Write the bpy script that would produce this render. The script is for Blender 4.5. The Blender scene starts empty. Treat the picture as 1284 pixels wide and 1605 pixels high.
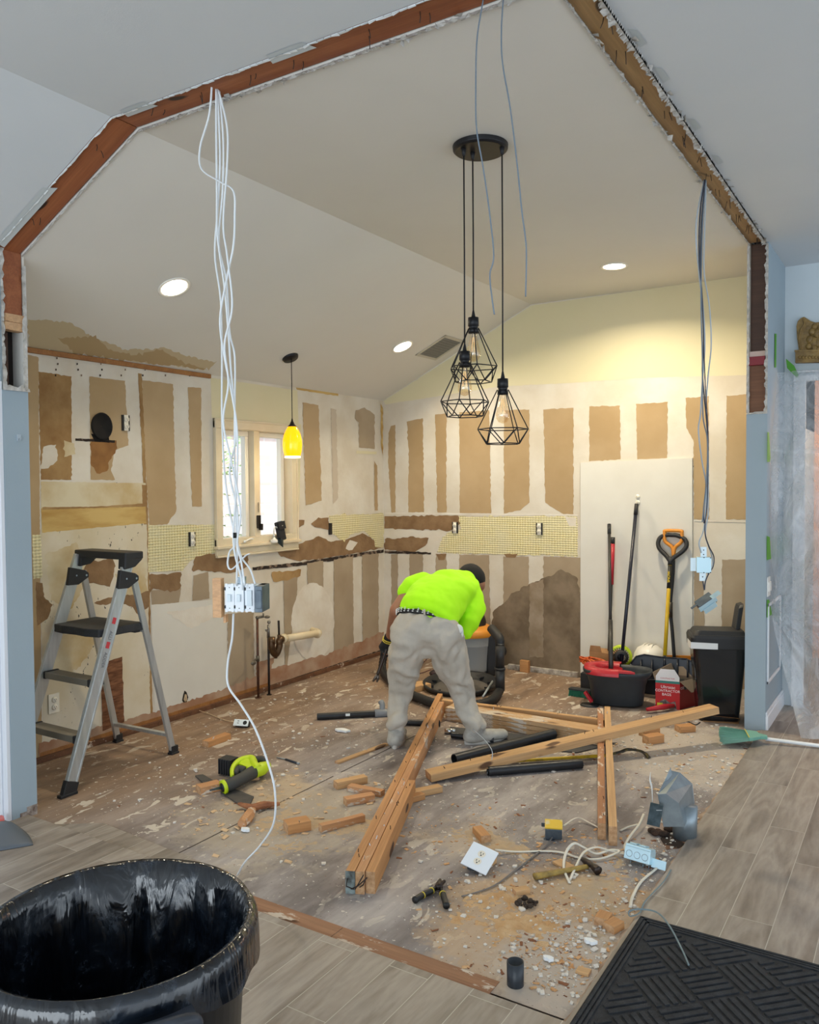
import bpy, bmesh, math, random
from mathutils import Vector as V, Matrix, noise
from mathutils.geometry import tessellate_polygon
PI=math.pi
SC=bpy.context.scene
COL=SC.collection
# ---------------------------------------------------------------- camera
CAM_R=V((0.847,0.532,-0.007)); CAM_F=V((-0.532,0.846,-0.033)).normalized()
CAM_R=(CAM_R-CAM_F*CAM_R.dot(CAM_F)).normalized(); CAM_U=CAM_R.cross(CAM_F)
EYE=V((0,0,1.6)); FPX=1290.0
cd=bpy.data.cameras.new('camera'); cam=bpy.data.objects.new('camera',cd); COL.objects.link(cam)
cd.sensor_fit='HORIZONTAL'; cd.sensor_width=36; cd.lens=FPX/1284*36; cd.clip_start=.05; cd.clip_end=200
M=Matrix((CAM_R,CAM_U,-CAM_F)).transposed().to_4x4(); M.translation=EYE
cam.matrix_world=M; SC.camera=cam
# ---------------------------------------------------------------- light and exposure
SC.view_settings.view_transform='Standard'; SC.view_settings.look='None'
SC.view_settings.gamma=1; SC.view_settings.exposure=0.2
SC.view_settings.use_curve_mapping=False
w=bpy.data.worlds.new('daylight'); SC.world=w; w.use_nodes=True
bgn=w.node_tree.nodes['Background']; bgn.inputs[0].default_value=(.80,.90,1,1); bgn.inputs[1].default_value=1.45
def light(name,kind,loc,energy,color,size=None,size_y=None,aim=None,**k):
    l=bpy.data.lights.new(name,kind); l.energy=energy; l.color=color
    if kind=='AREA':
        l.size=size
        if size_y: l.shape='RECTANGLE'; l.size_y=size_y
    elif size is not None and kind!='SUN': l.shadow_soft_size=size
    for a,b in k.items(): setattr(l,a,b)
    o=bpy.data.objects.new(name,l); COL.objects.link(o); o.location=loc
    if aim is not None: o.rotation_euler=(V(aim)-V(loc)).to_track_quat('-Z','Y').to_euler()
    return o
light('sun','SUN',(6,2,9),4.6,(1,.95,.88),aim=(0,0,0),angle=.05).rotation_euler=(V((-.62,.35,-1))).to_track_quat('-Z','Y').to_euler()
light('living_room_window_light','AREA',(-1.2,-3.4,1.3),118,(.84,.93,1),size=5,size_y=2.2,aim=(-1.6,3,2.1))
light('side_window_light','AREA',(3.4,2.6,1.4),14,(.80,.91,1),size=3.2,size_y=1.9,aim=(-1.5,3.2,1.4))
# ---------------------------------------------------------------- picking points in the room
def ray(px,py): return CAM_R*((px-642)/FPX)-CAM_U*((py-802.5)/FPX)+CAM_F
def fl(px,py,z=0.0): d=ray(px,py); return EYE+d*((z-EYE.z)/d.z)
def wx(px,py,X=-4.35): d=ray(px,py); return EYE+d*(X/d.x)
def wy(px,py,Y=6.46): d=ray(px,py); return EYE+d*(Y/d.y)
def dp(px,py,dist): return EYE+ray(px,py)*dist
SLOPE=.473
def cz(x): return min(3.11,2.395+SLOPE*(x+4.35))
def slp(px,py):
    d=ray(px,py); t=(2.395+SLOPE*4.35-EYE.z)/(d.z-SLOPE*d.x); return EYE+d*t
# ---------------------------------------------------------------- materials
def s2l(c):
    if isinstance(c,str):
        c=c.lstrip('#'); c=[int(c[i:i+2],16)/255 for i in (0,2,4)]
    return tuple((x/12.92 if x<=.04045 else ((x+.055)/1.055)**2.4) for x in c)+(1,)
def newmat(name):
    m=bpy.data.materials.new(name); m.use_nodes=True; nt=m.node_tree
    return m,nt,nt.nodes['Principled BSDF']
def noisetex(nt,scale,detail=4,rough=.55,coord='Object',stretch=None,dist=0):
    tc=nt.nodes.new('ShaderNodeTexCoord'); n=nt.nodes.new('ShaderNodeTexNoise')
    n.inputs['Scale'].default_value=scale; n.inputs['Detail'].default_value=detail; n.inputs['Roughness'].default_value=rough; n.inputs['Distortion'].default_value=dist
    src=tc.outputs[coord]
    if stretch:
        mp=nt.nodes.new('ShaderNodeMapping'); mp.inputs['Scale'].default_value=stretch; nt.links.new(src,mp.inputs[0]); src=mp.outputs[0]
    nt.links.new(src,n.inputs['Vector']); return n
def ramp(nt,src,stops,interp='LINEAR'):
    r=nt.nodes.new('ShaderNodeValToRGB'); r.color_ramp.interpolation=interp
    e=r.color_ramp.elements
    while len(e)<len(stops): e.new(.5)
    for el,(p,c) in zip(e,stops):
        el.position=p; el.color=s2l(c) if isinstance(c,str) else (c,c,c,1)
    nt.links.new(src,r.inputs[0]); return r
def mixc(nt,f,a,b,mode='MIX'):
    m=nt.nodes.new('ShaderNodeMix'); m.data_type='RGBA'; m.blend_type=mode
    for sock,v in ((m.inputs[0],f),(m.inputs[6],a),(m.inputs[7],b)):
        if isinstance(v,(int,float)): sock.default_value=v
        elif isinstance(v,(tuple,str)): sock.default_value=s2l(v) if isinstance(v,str) else v
        else: nt.links.new(v,sock)
    return m.outputs[2]
def mth(nt,op,a,b=0.0):
    m=nt.nodes.new('ShaderNodeMath'); m.operation=op
    for i,v in enumerate((a,b)):
        if isinstance(v,(int,float)): m.inputs[i].default_value=v
        else: nt.links.new(v,m.inputs[i])
    return m.outputs[0]
def bump(nt,b,h,strength=.3,dist=.01):
    bp=nt.nodes.new('ShaderNodeBump'); bp.inputs['Strength'].default_value=strength; bp.inputs['Distance'].default_value=dist
    nt.links.new(h,bp.inputs['Height']); nt.links.new(bp.outputs[0],b.inputs['Normal'])
MC={}
def mat(name,c,rough=.6,metal=0,c2=None,scale=6,bs=0,bscale=60,stretch=None,coat=0,trans=0,lo=.35,hi=.65,sheen=0):
    if name in MC: return MC[name]
    m,nt,b=newmat(name); b.inputs['Roughness'].default_value=rough; b.inputs['Metallic'].default_value=metal
    b.inputs['Coat Weight'].default_value=coat
    if trans: b.inputs['Transmission Weight'].default_value=trans
    if c2:
        n=noisetex(nt,scale,5,stretch=stretch); r=ramp(nt,n.outputs[0],[(lo,c),(hi,c2)]); nt.links.new(r.outputs[0],b.inputs['Base Color'])
    else: b.inputs['Base Color'].default_value=s2l(c)
    if bs:
        n2=noisetex(nt,bscale,4,stretch=stretch); bump(nt,b,n2.outputs[0],bs,.01)
    MC[name]=m; return m
def emit(name,c,s):
    if name in MC: return MC[name]
    m,nt,b=newmat(name); b.inputs['Base Color'].default_value=s2l(c); b.inputs['Emission Color'].default_value=s2l(c); b.inputs['Emission Strength'].default_value=s
    MC[name]=m; return m
def wood(name,c,c2,dark='#5a3a22',rough=.6,scl=1.0,knots=True,paint=0):
    """grain runs along local X"""
    if name in MC: return MC[name]
    m,nt,b=newmat(name); b.inputs['Roughness'].default_value=rough
    n=noisetex(nt,9*scl,5,.6,stretch=(.12,1.6,1.6),dist=.4); r=ramp(nt,n.outputs[0],[(.3,c),(.7,c2)]); col=r.outputs[0]
    g=noisetex(nt,60*scl,3,.6,stretch=(.05,1.5,1.5)); gr=ramp(nt,g.outputs[0],[(.4,.78),(.6,1.0)]); col=mixc(nt,.7,col,gr.outputs[0],'MULTIPLY')
    if knots:
        k=noisetex(nt,7,1,.4,stretch=(.6,1.6,1.6)); kr=ramp(nt,k.outputs[0],[(.70,0.0),(.74,1.0)]); col=mixc(nt,kr.outputs[0],col,dark)
    if paint:
        p=noisetex(nt,14,6,.7,stretch=(.35,1,1)); pr=ramp(nt,p.outputs[0],[(.62-paint*.15,0.0),(.66-paint*.15,1.0)]); col=mixc(nt,pr.outputs[0],col,'#cdbfae')
    nt.links.new(col,b.inputs['Base Color']); bump(nt,b,g.outputs[0],.25,.003)
    MC[name]=m; return m
# ---------------------------------------------------------------- objects
WM={}
def setp(o,label=None,cat=None,group=None,kind=None):
    if label: o['label']=label
    if cat: o['category']=cat
    if group: o['group']=group
    if kind: o['kind']=kind
    return o
def thing(name,label,cat,loc=(0,0,0),rotz=0,group=None,mat4=None):
    o=bpy.data.objects.new(name,None); COL.objects.link(o); o.empty_display_size=.05
    m=mat4 if mat4 is not None else Matrix.Translation(V(loc))@Matrix.Rotation(rotz,4,'Z')
    o.matrix_world=m; WM[o.name]=m.copy()
    return setp(o,label,cat,group)
def frame(p0,p1,up=V((0,0,1))):
    """matrix with origin p0 and local X along p1-p0, local Z near up"""
    x=(V(p1)-V(p0)).normalized(); z=(up-x*up.dot(x)).normalized(); y=z.cross(x)
    m=Matrix((x,y,z)).transposed().to_4x4(); m.translation=V(p0); return m
def catmull(pts,n=8):
    P=[V(p) for p in pts]
    if len(P)<3: return P
    P=[P[0]*2-P[1]]+P+[P[-1]*2-P[-2]]; out=[]
    for i in range(1,len(P)-2):
        a,b,c,d=P[i-1:i+3]
        for k in range(n):
            t=k/n; out.append(.5*((2*b)+(c-a)*t+(2*a-5*b+4*c-d)*t*t+(3*b-a-3*c+d)*t**3))
    out.append(P[-2]); return out
class MB:
    def __init__(s): s.v=[]; s.f=[]; s.m=[]; s.smooth=[]
    def add(s,vs,fs,mi=0,sm=False):
        k=len(s.v); s.v+= [V(p) for p in vs]
        for f in fs: s.f.append([i+k for i in f]); s.m.append(mi); s.smooth.append(sm)
        return s
    def box(s,c,d,R=None,mi=0):
        c=V(c); vs=[]
        for x in(-.5,.5):
            for y in(-.5,.5):
                for z in(-.5,.5):
                    p=V((x*d[0],y*d[1],z*d[2])); vs.append(c+(R@p if R else p))
        return s.add(vs,[(0,1,3,2),(4,6,7,5),(0,4,5,1),(2,3,7,6),(0,2,6,4),(1,5,7,3)],mi)
    def bb(s,a,b,mi=0):
        a,b=V(a),V(b); return s.box((a+b)/2,[abs(x) for x in (b-a)],None,mi)
    def quad(s,a,b,c,d,mi=0): return s.add([a,b,c,d],[(0,1,2,3)],mi)
    def tube(s,pts,r,n=8,mi=0,closed=False,cap=True,smooth=True,flat=None):
        P=[V(p) for p in pts]; N=len(P); rings=[]; up=None
        if isinstance(r,(list,tuple)) and len(r)!=N: q=r; r=[q[min(int(i*(len(q)-1)/(N-1)),len(q)-2)]*(1-(i*(len(q)-1)/(N-1)-min(int(i*(len(q)-1)/(N-1)),len(q)-2)))+q[min(int(i*(len(q)-1)/(N-1)),len(q)-2)+1]*(i*(len(q)-1)/(N-1)-min(int(i*(len(q)-1)/(N-1)),len(q)-2)) for i in range(N)]
        for i,p in enumerate(P):
            t=(P[(i+1)%N]-P[i-1]) if closed else (P[min(i+1,N-1)]-P[max(i-1,0)])
            if t.length<1e-9: t=V((0,0,1))
            t.normalize()
            if up is None: up=V((0,0,1)) if abs(t.z)<.9 else V((1,0,0))
            up=(up-t*up.dot(t))
            if up.length<1e-6: up=V((1,0,0))-t*t.x
            up.normalize(); sd=t.cross(up); rr=r[i] if isinstance(r,(list,tuple)) else r
            rings.append([p+(sd*math.cos(2*PI*k/n)+up*math.sin(2*PI*k/n)*(flat or 1))*rr for k in range(n)])
        vs=[q for R_ in rings for q in R_]; fs=[]
        for i in range(N if closed else N-1):
            j=(i+1)%N
            for k in range(n): fs.append((i*n+k,i*n+(k+1)%n,j*n+(k+1)%n,j*n+k))
        if cap and not closed: fs.append(tuple(range(n))[::-1]); fs.append(tuple((N-1)*n+k for k in range(n)))
        return s.add(vs,fs,mi,smooth)
    def cone(s,a,b,ra,rb=None,n=16,mi=0,cap=True): return s.tube([a,b],[ra,ra if rb is None else rb],n,mi,cap=cap)
    def lathe(s,prof,c=(0,0,0),n=32,mi=0,R=None,sx=1,sy=1,smooth=True):
        c=V(c); vs=[]
        for r,z in prof:
            for k in range(n):
                p=V((r*math.cos(2*PI*k/n)*sx,r*math.sin(2*PI*k/n)*sy,z)); vs.append(c+(R@p if R else p))
        fs=[(i*n+k,i*n+(k+1)%n,(i+1)*n+(k+1)%n,(i+1)*n+k) for i in range(len(prof)-1) for k in range(n)]
        return s.add(vs,fs,mi,smooth)
    def disc(s,c,r,nrm,n=24,mi=0):
        z=V(nrm).normalized(); x=z.orthogonal().normalized(); y=z.cross(x)
        return s.add([V(c)+x*math.cos(2*PI*k/n)*r+y*math.sin(2*PI*k/n)*r for k in range(n)],[tuple(range(n))],mi)
    def prism(s,poly,off,mi=0):
        """poly: 3D points of a flat outline, off: extrusion vector"""
        P=[V(p) for p in poly]; n=len(P); o=V(off)
        tri=tessellate_polygon([P]); vs=P+[p+o for p in P]
        fs=[tuple(t) for t in tri]+[tuple(i+n for i in t[::-1]) for t in tri]+[(i,(i+1)%n,(i+1)%n+n,i+n) for i in range(n)]
        return s.add(vs,fs,mi)
    def sphere(s,c,r,n=12,mi=0,R=None):
        r=r if isinstance(r,(tuple,list)) else (r,r,r); prof=[(max(math.sin(PI*i/n),1e-4),-math.cos(PI*i/n)) for i in range(n+1)]
        k=len(s.v); s.lathe(prof,(0,0,0),n*2,mi)
        for i in range(k,len(s.v)):
            p=s.v[i]; p=V((p.x*r[0],p.y*r[1],p.z*r[2])); s.v[i]=V(c)+(R@p if R else p)
        return s
    def build(s,name,mats,parent=None,bevel=0,local=False,M4=None,sub=0,mods=(),fixn=True,auto=True):
        mats=mats if isinstance(mats,(list,tuple)) else [mats]
        me=bpy.data.meshes.new(name); vs=s.v
        PM=WM[parent.name] if parent else Matrix.Identity(4)
        if M4 is None and not local and parent:
            inv=PM.inverted(); vs=[inv@p for p in vs]
        me.from_pydata([tuple(p) for p in vs],[],s.f)
        for p,mi,sm in zip(me.polygons,s.m,s.smooth): p.material_index=mi; p.use_smooth=sm
        for m in mats: me.materials.append(m)
        if fixn:
            bm=bmesh.new(); bm.from_mesh(me); bmesh.ops.recalc_face_normals(bm,faces=bm.faces); bm.to_mesh(me); bm.free()
        me.update(); o=bpy.data.objects.new(name,me); COL.objects.link(o)
        WM[o.name]=PM.copy()
        if parent: o.parent=parent
        if M4 is not None:
            o.matrix_basis=PM.inverted()@M4; WM[o.name]=M4.copy()
        if bevel:
            b=o.modifiers.new('bevel','BEVEL'); b.width=bevel; b.segments=2; b.limit_method='ANGLE'
        if sub:
            b=o.modifiers.new('subsurf','SUBSURF'); b.levels=sub; b.render_levels=sub
        return o
def struct(name,mb,mats,**k):
    o=mb.build(name,mats,**k); o['kind']='structure'; return o
def solo(name,label,cat,mb,mats,group=None,kind=None,**k):
    """a thing that is one mesh, origin moved to its base"""
    if 'M4' not in k:
        n=len(mb.v); c=sum(mb.v,V())/n; c.z=min(p.z for p in mb.v)
        mb.v=[p-c for p in mb.v]; k['M4']=Matrix.Translation(c)
    return setp(mb.build(name,mats,**k),label,cat,group,kind)
def dup(root,loc,rotz=None,label=None,parent=None):
    c=root.copy(); COL.objects.link(c)
    if parent is None:
        c.location=loc
        if rotz is not None: c.rotation_euler=(0,0,rotz)
        if label: c['label']=label
    else: c.parent=parent; c.matrix_parent_inverse=root.matrix_parent_inverse.copy()
    for ch in [o for o in list(COL.objects) if o.parent==root]: dup(ch,None,parent=c)
    return c
def text(name,body,M4,size,m,parent,extr=.0006,align='CENTER'):
    cu=bpy.data.curves.new(name,'FONT'); cu.body=body; cu.size=size; cu.extrude=extr; cu.align_x=align; cu.align_y='CENTER'
    t=bpy.data.objects.new(name+'_tmp',cu); COL.objects.link(t)
    me=bpy.data.meshes.new_from_object(t); bpy.data.objects.remove(t)
    me.materials.clear(); me.materials.append(m); me.name=name
    o=bpy.data.objects.new(name,me); COL.objects.link(o); PM=WM[parent.name] if parent else Matrix.Identity(4)
    if parent: o.parent=parent
    o.matrix_basis=PM.inverted()@M4; return o
def jag(poly,amp,step,rnd,closed=True):
    out=[]; n=len(poly)
    for i in range(n if closed else n-1):
        a,b=V(poly[i]),V(poly[(i+1)%n]); L=(b-a).length; k=max(1,int(L/step)); d=(b-a)
        nx=V((-d.y,d.x)).normalized() if L>1e-6 else V((0,0))
        for j in range(k):
            t=j/k; p=a+d*t
            q=V((p.x*.9,p.y*.9,rnd)); nz=noise.noise(q*9)*.6+noise.noise(q*30)*.4
            out.append(p+nx*nz*amp*(0 if j==0 else 1)+V((noise.noise(q*17+V((5,5,5))),noise.noise(q*17+V((9,1,3)))))*amp*.3)
    if not closed: out.append(V(poly[-1]))
    return out
random.seed(7)
# ================================================================ SETTING
# ---- surface materials
def wallpaint(name,c,c2=None,bs=.06):
    m=mat(name,c,rough=.75,c2=c2 or c,scale=1.7,bs=bs,bscale=180,lo=.3,hi=.7); return m
M_ceil_out=wallpaint('living_ceiling_paint','#cdd2d6','#d2d6d9')
M_ceil_in=wallpaint('kitchen_ceiling_paint','#d6d3cc','#dad7d0')
M_blue=wallpaint('blue_grey_paint','#98a8b3','#9dadb7')
M_hall=wallpaint('pale_blue_paint','#c9d3d8','#cdd7dc')
M_trimw=mat('white_trim_paint','#e4e8ec',rough=.4)
M_comp=mat('joint_compound','#d8d2c6',rough=.85,c2='#ccc2b1',scale=3,bs=.15,bscale=25)
M_comp2=mat('white_joint_compound','#e0dbd0',rough=.85,c2='#d3c9ba',scale=5,bs=.12,bscale=30)
M_tan=mat('brown_drywall_paper','#b49b77',rough=.9,c2='#a88e68',scale=2.2,bs=.05,bscale=120)
M_tan2=mat('greyed_drywall_paper','#a99880',rough=.9,c2='#9c8a72',scale=3)
M_tear=mat('torn_brown_paper','#8f7252',rough=.95,c2='#7d6042',scale=9,bs=.3,bscale=40)
M_stain=mat('smoke_stained_paper','#8a673f',rough=.95,c2='#a8895c',scale=5)
M_mold=mat('water_stained_wall','#8a7a66',rough=.95,c2='#6d5e4c',scale=5,lo=.35,hi=.6)
M_cream=mat('cream_yellow_paint','#d4cba6',rough=.7,c2='#d8cfae',scale=1.5)
M_burn=mat('burnt_brown_stain','#76502c',.95,c2='#93693c',scale=7)
M_dirt=mat('dirty_black_gap','#2c221c',rough=1,c2='#8b7766',scale=18,lo=.5,hi=.62)
M_redd=mat('reddish_wall_dirt','#9c7358',rough=1,c2='#b0947c',scale=6)
M_panel=mat('plain_drywall_panel','#dad8d0',rough=.8,c2='#d2cfc6',scale=2)
M_dingy=mat('dingy_stained_panel','#d2c7aa',rough=.9,c2='#b89c68',scale=3,lo=.42,hi=.72)
M_plywd=wood('orange_ledger_wood','#a8743f','#8c5a2d',knots=False)
M_boardy=mat('yellowed_board','#c9ab6c',rough=.9,c2='#a8803f',scale=4,stretch=(1,.6,3),lo=.4,hi=.7)
def backsplash():
    m,nt,b=newmat('ridged_yellow_adhesive'); b.inputs['Roughness'].default_value=.85
    tc=nt.nodes.new('ShaderNodeTexCoord'); sx=nt.nodes.new('ShaderNodeSeparateXYZ'); nt.links.new(tc.outputs['Object'],sx.inputs[0])
    hor=mth(nt,'ADD',sx.outputs[0],sx.outputs[1]); n=noisetex(nt,20,3)
    a=mth(nt,'SINE',mth(nt,'ADD',mth(nt,'MULTIPLY',hor,260),mth(nt,'MULTIPLY',n.outputs[0],5)))
    c=mth(nt,'SINE',mth(nt,'MULTIPLY',sx.outputs[2],330)); h=mth(nt,'ADD',a,c)
    n3=noisetex(nt,5,6,.7); f=mth(nt,'MULTIPLY',mth(nt,'ADD',mth(nt,'MULTIPLY',h,.12),.5),1.0)
    r=ramp(nt,f,[(.28,'#b5a36a'),(.5,'#dacf9d'),(.8,'#e4dcb2')]); r2=ramp(nt,n3.outputs[0],[(.35,0.0),(.75,1.0)])
    col=mixc(nt,r2.outputs[0],r.outputs[0],'#d3cba9'); nt.links.new(col,b.inputs['Base Color']); bump(nt,b,h,.35,.004)
    return m
M_back=backsplash()
def spack():
    m,nt,b=newmat('spattered_drywall'); b.inputs['Roughness'].default_value=.9
    n=noisetex(nt,2.5,5); col=ramp(nt,n.outputs[0],[(.35,'#d9d1c0'),(.7,'#c8b998')]).outputs[0]
    k=noisetex(nt,30,3,.6,stretch=(1,1.3,.7)); kr=ramp(nt,k.outputs[0],[(.655,0.0),(.67,1.0)]); z=noisetex(nt,3,2); zr=ramp(nt,z.outputs[0],[(.45,0.0),(.6,1.0)])
    col=mixc(nt,mth(nt,'MULTIPLY',kr.outputs[0],zr.outputs[0]),col,'#33302c'); nt.links.new(col,b.inputs['Base Color']); return m
M_spat=spack()
# ---- subfloor
def subfloor_mat():
    m,nt,b=newmat('plaster_dusted_subfloor'); b.inputs['Roughness'].default_value=.85
    tc=nt.nodes.new('ShaderNodeTexCoord'); P=tc.outputs['Object']; sp=nt.nodes.new('ShaderNodeSeparateXYZ'); nt.links.new(P,sp.inputs[0])
    def blob(cx,cy,r0,r1,sx=1,sy=1):
        x=mth(nt,'MULTIPLY',mth(nt,'SUBTRACT',sp.outputs[0],cx),sx); y=mth(nt,'MULTIPLY',mth(nt,'SUBTRACT',sp.outputs[1],cy),sy)
        d=mth(nt,'SQRT',mth(nt,'ADD',mth(nt,'MULTIPLY',x,x),mth(nt,'MULTIPLY',y,y)))
        mr=nt.nodes.new('ShaderNodeMapRange'); nt.links.new(d,mr.inputs[0]); mr.inputs[1].default_value=r0; mr.inputs[2].default_value=r1; mr.inputs[3].default_value=1; mr.inputs[4].default_value=0
        return mr.outputs[0]
    n1=noisetex(nt,2.2,6,.6,stretch=(2.2,.8,1)); base=ramp(nt,n1.outputs[0],[(.3,'#736a66'),(.48,'#918985'),(.56,'#a39b97'),(.72,'#b8b0ab')]).outputs[0]
    # bare brown plywood further back by the left wall
    brown=noisetex(nt,3,6,.65,stretch=(2.6,.6,1)); br=ramp(nt,brown.outputs[0],[(.3,'#6e5540'),(.6,'#94785d'),(.8,'#a88e73')]).outputs[0]
    mask=mth(nt,'MAXIMUM',blob(-4.2,3.2,.5,1.5,1,.35),blob(-3.6,6.0,.7,1.9,.6,1)); base=mixc(nt,mth(nt,'MULTIPLY',mask,.85),base,br)
    gr=noisetex(nt,40,3,.6,stretch=(1,.08,1)); base=mixc(nt,.35,base,ramp(nt,gr.outputs[0],[(.35,.65),(.6,1.0)]).outputs[0],'MULTIPLY')
    # white plaster scars
    p=noisetex(nt,7.5,3,.55,stretch=(1.5,.75,1),dist=.6); pr=ramp(nt,p.outputs[0],[(.60,0.0),(.625,1.0)])
    p2=noisetex(nt,1.3,2); p2r=ramp(nt,p2.outputs[0],[(.4,.15),(.6,1.0)])
    base=mixc(nt,mth(nt,'MULTIPLY',mth(nt,'MULTIPLY',pr.outputs[0],p2r.outputs[0]),.8),base,'#d3cabb')
    q=noisetex(nt,26,3,.6); qr=ramp(nt,q.outputs[0],[(.65,0.0),(.67,1.0)]); base=mixc(nt,mth(nt,'MULTIPLY',qr.outputs[0],.8),base,'#d8d0c2')
    # whitish dust and tan sawdust
    d=noisetex(nt,5,7,.7); 
    def dust(bl,c,amt,th=.5,base=base):
        f=mth(nt,'MULTIPLY',bl,1.0); s=mth(nt,'ADD',mth(nt,'MULTIPLY',f,.55),d.outputs[0]); r=ramp(nt,s,[(th+.25,0.0),(th+.42,1.0)]); return mixc(nt,mth(nt,'MULTIPLY',r.outputs[0],amt),base,c)
    base=dust(blob(-1.25,4.95,.2,1.0),'#b9aea1',.8,.5,base)
    base=dust(blob(-2.6,3.0,.2,.9,1,.8),'#b5a894',.6,.54,base)
    base=dust(blob(-2.9,3.25,.0,.5),'#bca689',.6,.52,base)
    base=dust(blob(-1.15,2.75,.25,.62,1,.8),'#bfa27f',.7,.5,base)
    base=dust(blob(-1.75,3.25,.0,.5,1,1),'#b5a48e',.6,.54,base)
    base=dust(blob(-1.0,2.55,.1,.4,1,.8),'#bbb0a4',.8,.46,base)
    base=dust(blob(-.95,3.9,.0,.5,2,1),'#a07a60',.7,.5,base)
    # dark specks
    k=noisetex(nt,70,2,.5); kr=ramp(nt,k.outputs[0],[(.70,0.0),(.73,1.0)]); base=mixc(nt,mth(nt,'MULTIPLY',kr.outputs[0],.7),base,'#4a3a30')
    nt.links.new(base,b.inputs['Base Color']); h=mth(nt,'ADD',mth(nt,'MULTIPLY',pr.outputs[0],.6),d.outputs[0]); bump(nt,b,h,.35,.006)
    return m
def tile_mat():
    m,nt,b=newmat('wood_look_floor_tile')
    tc=nt.nodes.new('ShaderNodeTexCoord'); mp=nt.nodes.new('ShaderNodeMapping'); nt.links.new(tc.outputs['Object'],mp.inputs[0])
    mp.inputs['Rotation'].default_value=(0,0,-PI/2); mp.inputs['Location'].default_value=(-.38,.888,0)  # rows along world Y
    br=nt.nodes.new('ShaderNodeTexBrick'); nt.links.new(mp.outputs[0],br.inputs[0])
    br.inputs['Scale'].default_value=1; br.inputs['Brick Width'].default_value=.92; br.inputs['Row Height'].default_value=.1485; br.inputs['Mortar Size'].default_value=.0016; br.inputs['Mortar Smooth'].default_value=.2; br.offset=.37; br.offset_frequency=2
    br.inputs['Color1'].default_value=(0,0,0,1); br.inputs['Color2'].default_value=(1,1,1,1); br.inputs['Mortar'].default_value=(.5,.5,.5,1)
    # per tile offset for the grain
    comb=nt.nodes.new('ShaderNodeVectorMath'); comb.operation='MULTIPLY_ADD'
    nt.links.new(br.outputs['Color'],comb.inputs[0]); comb.inputs[1].default_value=(7,13,5); nt.links.new(tc.outputs['Object'],comb.inputs[2])
    mp2=nt.nodes.new('ShaderNodeMapping'); mp2.inputs['Scale'].default_value=(1,.16,1); nt.links.new(comb.outputs[0],mp2.inputs[0])
    n=nt.nodes.new('ShaderNodeTexNoise'); n.inputs['Scale'].default_value=9; n.inputs['Detail'].default_value=5; n.inputs['Distortion'].default_value=1.2; nt.links.new(mp2.outputs[0],n.inputs['Vector'])
    c=ramp(nt,n.outputs[0],[(.28,'#71665b'),(.45,'#91867a'),(.58,'#a2988d'),(.75,'#82776b')]).outputs[0]
    g=nt.nodes.new('ShaderNodeTexNoise'); g.inputs['Scale'].default_value=60; g.inputs['Detail'].default_value=3; nt.links.new(mp2.outputs[0],g.inputs['Vector'])
    c=mixc(nt,.5,c,ramp(nt,g.outputs[0],[(.35,.72),(.6,1.0)]).outputs[0],'MULTIPLY')
    tv=ramp(nt,br.outputs['Color'],[(0,.84),(1,1.06)]); c=mixc(nt,1.0,c,tv.outputs[0],'MULTIPLY')
    c=mixc(nt,br.outputs['Fac'],c,'#b4aea2')
    dn=noisetex(nt,2,5,.7); dr=ramp(nt,dn.outputs[0],[(.5,0.0),(.75,1.0)]); c=mixc(nt,mth(nt,'MULTIPLY',dr.outputs[0],.25),c,'#b9b0a6')
    nt.links.new(c,b.inputs['Base Color']); b.inputs['Roughness'].default_value=.42
    bump(nt,b,mth(nt,'SUBTRACT',1.0,br.outputs['Fac']),.3,.002); return m
M_sub=subfloor_mat(); M_tile=tile_mat()
LX,BY=-4.35,6.46          # kitchen left wall and back wall
EX,EYF=-.885,2.33         # edges of the tile around the subfloor
mb=MB(); 
for i in range(12):
    for j in range(12):
        x0,x1=LX-.1+(EX+.1-LX)*i/12,LX-.1+(EX+.1-LX)*(i+1)/12; y0,y1=2.28+(BY-2.28+.1)*j/12,2.28+(BY-2.28+.1)*(j+1)/12
        mb.quad((x0,y0,0),(x1,y0,0),(x1,y1,0),(x0,y1,0))
mb.bb((LX-.1,2.28,-.1),(EX,BY+.1,-.02))
struct('floor',mb,M_sub)
mb=MB(); TZ=.012
mb.bb((-6,-4,-.1),(3.6,EYF-.075,TZ)); mb.bb((EX,EYF-.075,-.1),(3.6,9,TZ)); mb.bb((-6,EYF-.075,-.1),(-2.32,EYF+.02,TZ)); mb.prism([(-3.5,EYF+.02,.0),(-2.32,EYF+.02,.0),(-2.4,EYF+.10,.0),(-3.3,EYF+.16,0)],(0,0,.003))
fo=struct('floor_tile',mb,M_tile); fo.name='floor'
# broken thinset along the tile edge
rnd=random.Random(3); mb=MB()
P=[(EX,EYF-.075+k*(5.62-EYF+.075)/170) for k in range(171)]
top=[V((EX-.004-abs(noise.noise(V((0,y*9,0))))*.035-rnd.random()*.006,y,0)) for x,y in P]
for i in range(170):
    a,b=top[i],top[i+1]; c,d=V((EX,P[i+1][1],0)),V((EX,P[i][1],0)); h=.004+.006*rnd.random()
    up=V((0,0,h)); mb.add([a,b,c+V((0,0,.011)),d+V((0,0,.011))],[(0,1,2,3)])
struct('trim_1',mb,mat('crumbled_thinset','#b9a896',.95,c2='#8f7764',scale=15,bs=.4))
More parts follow.
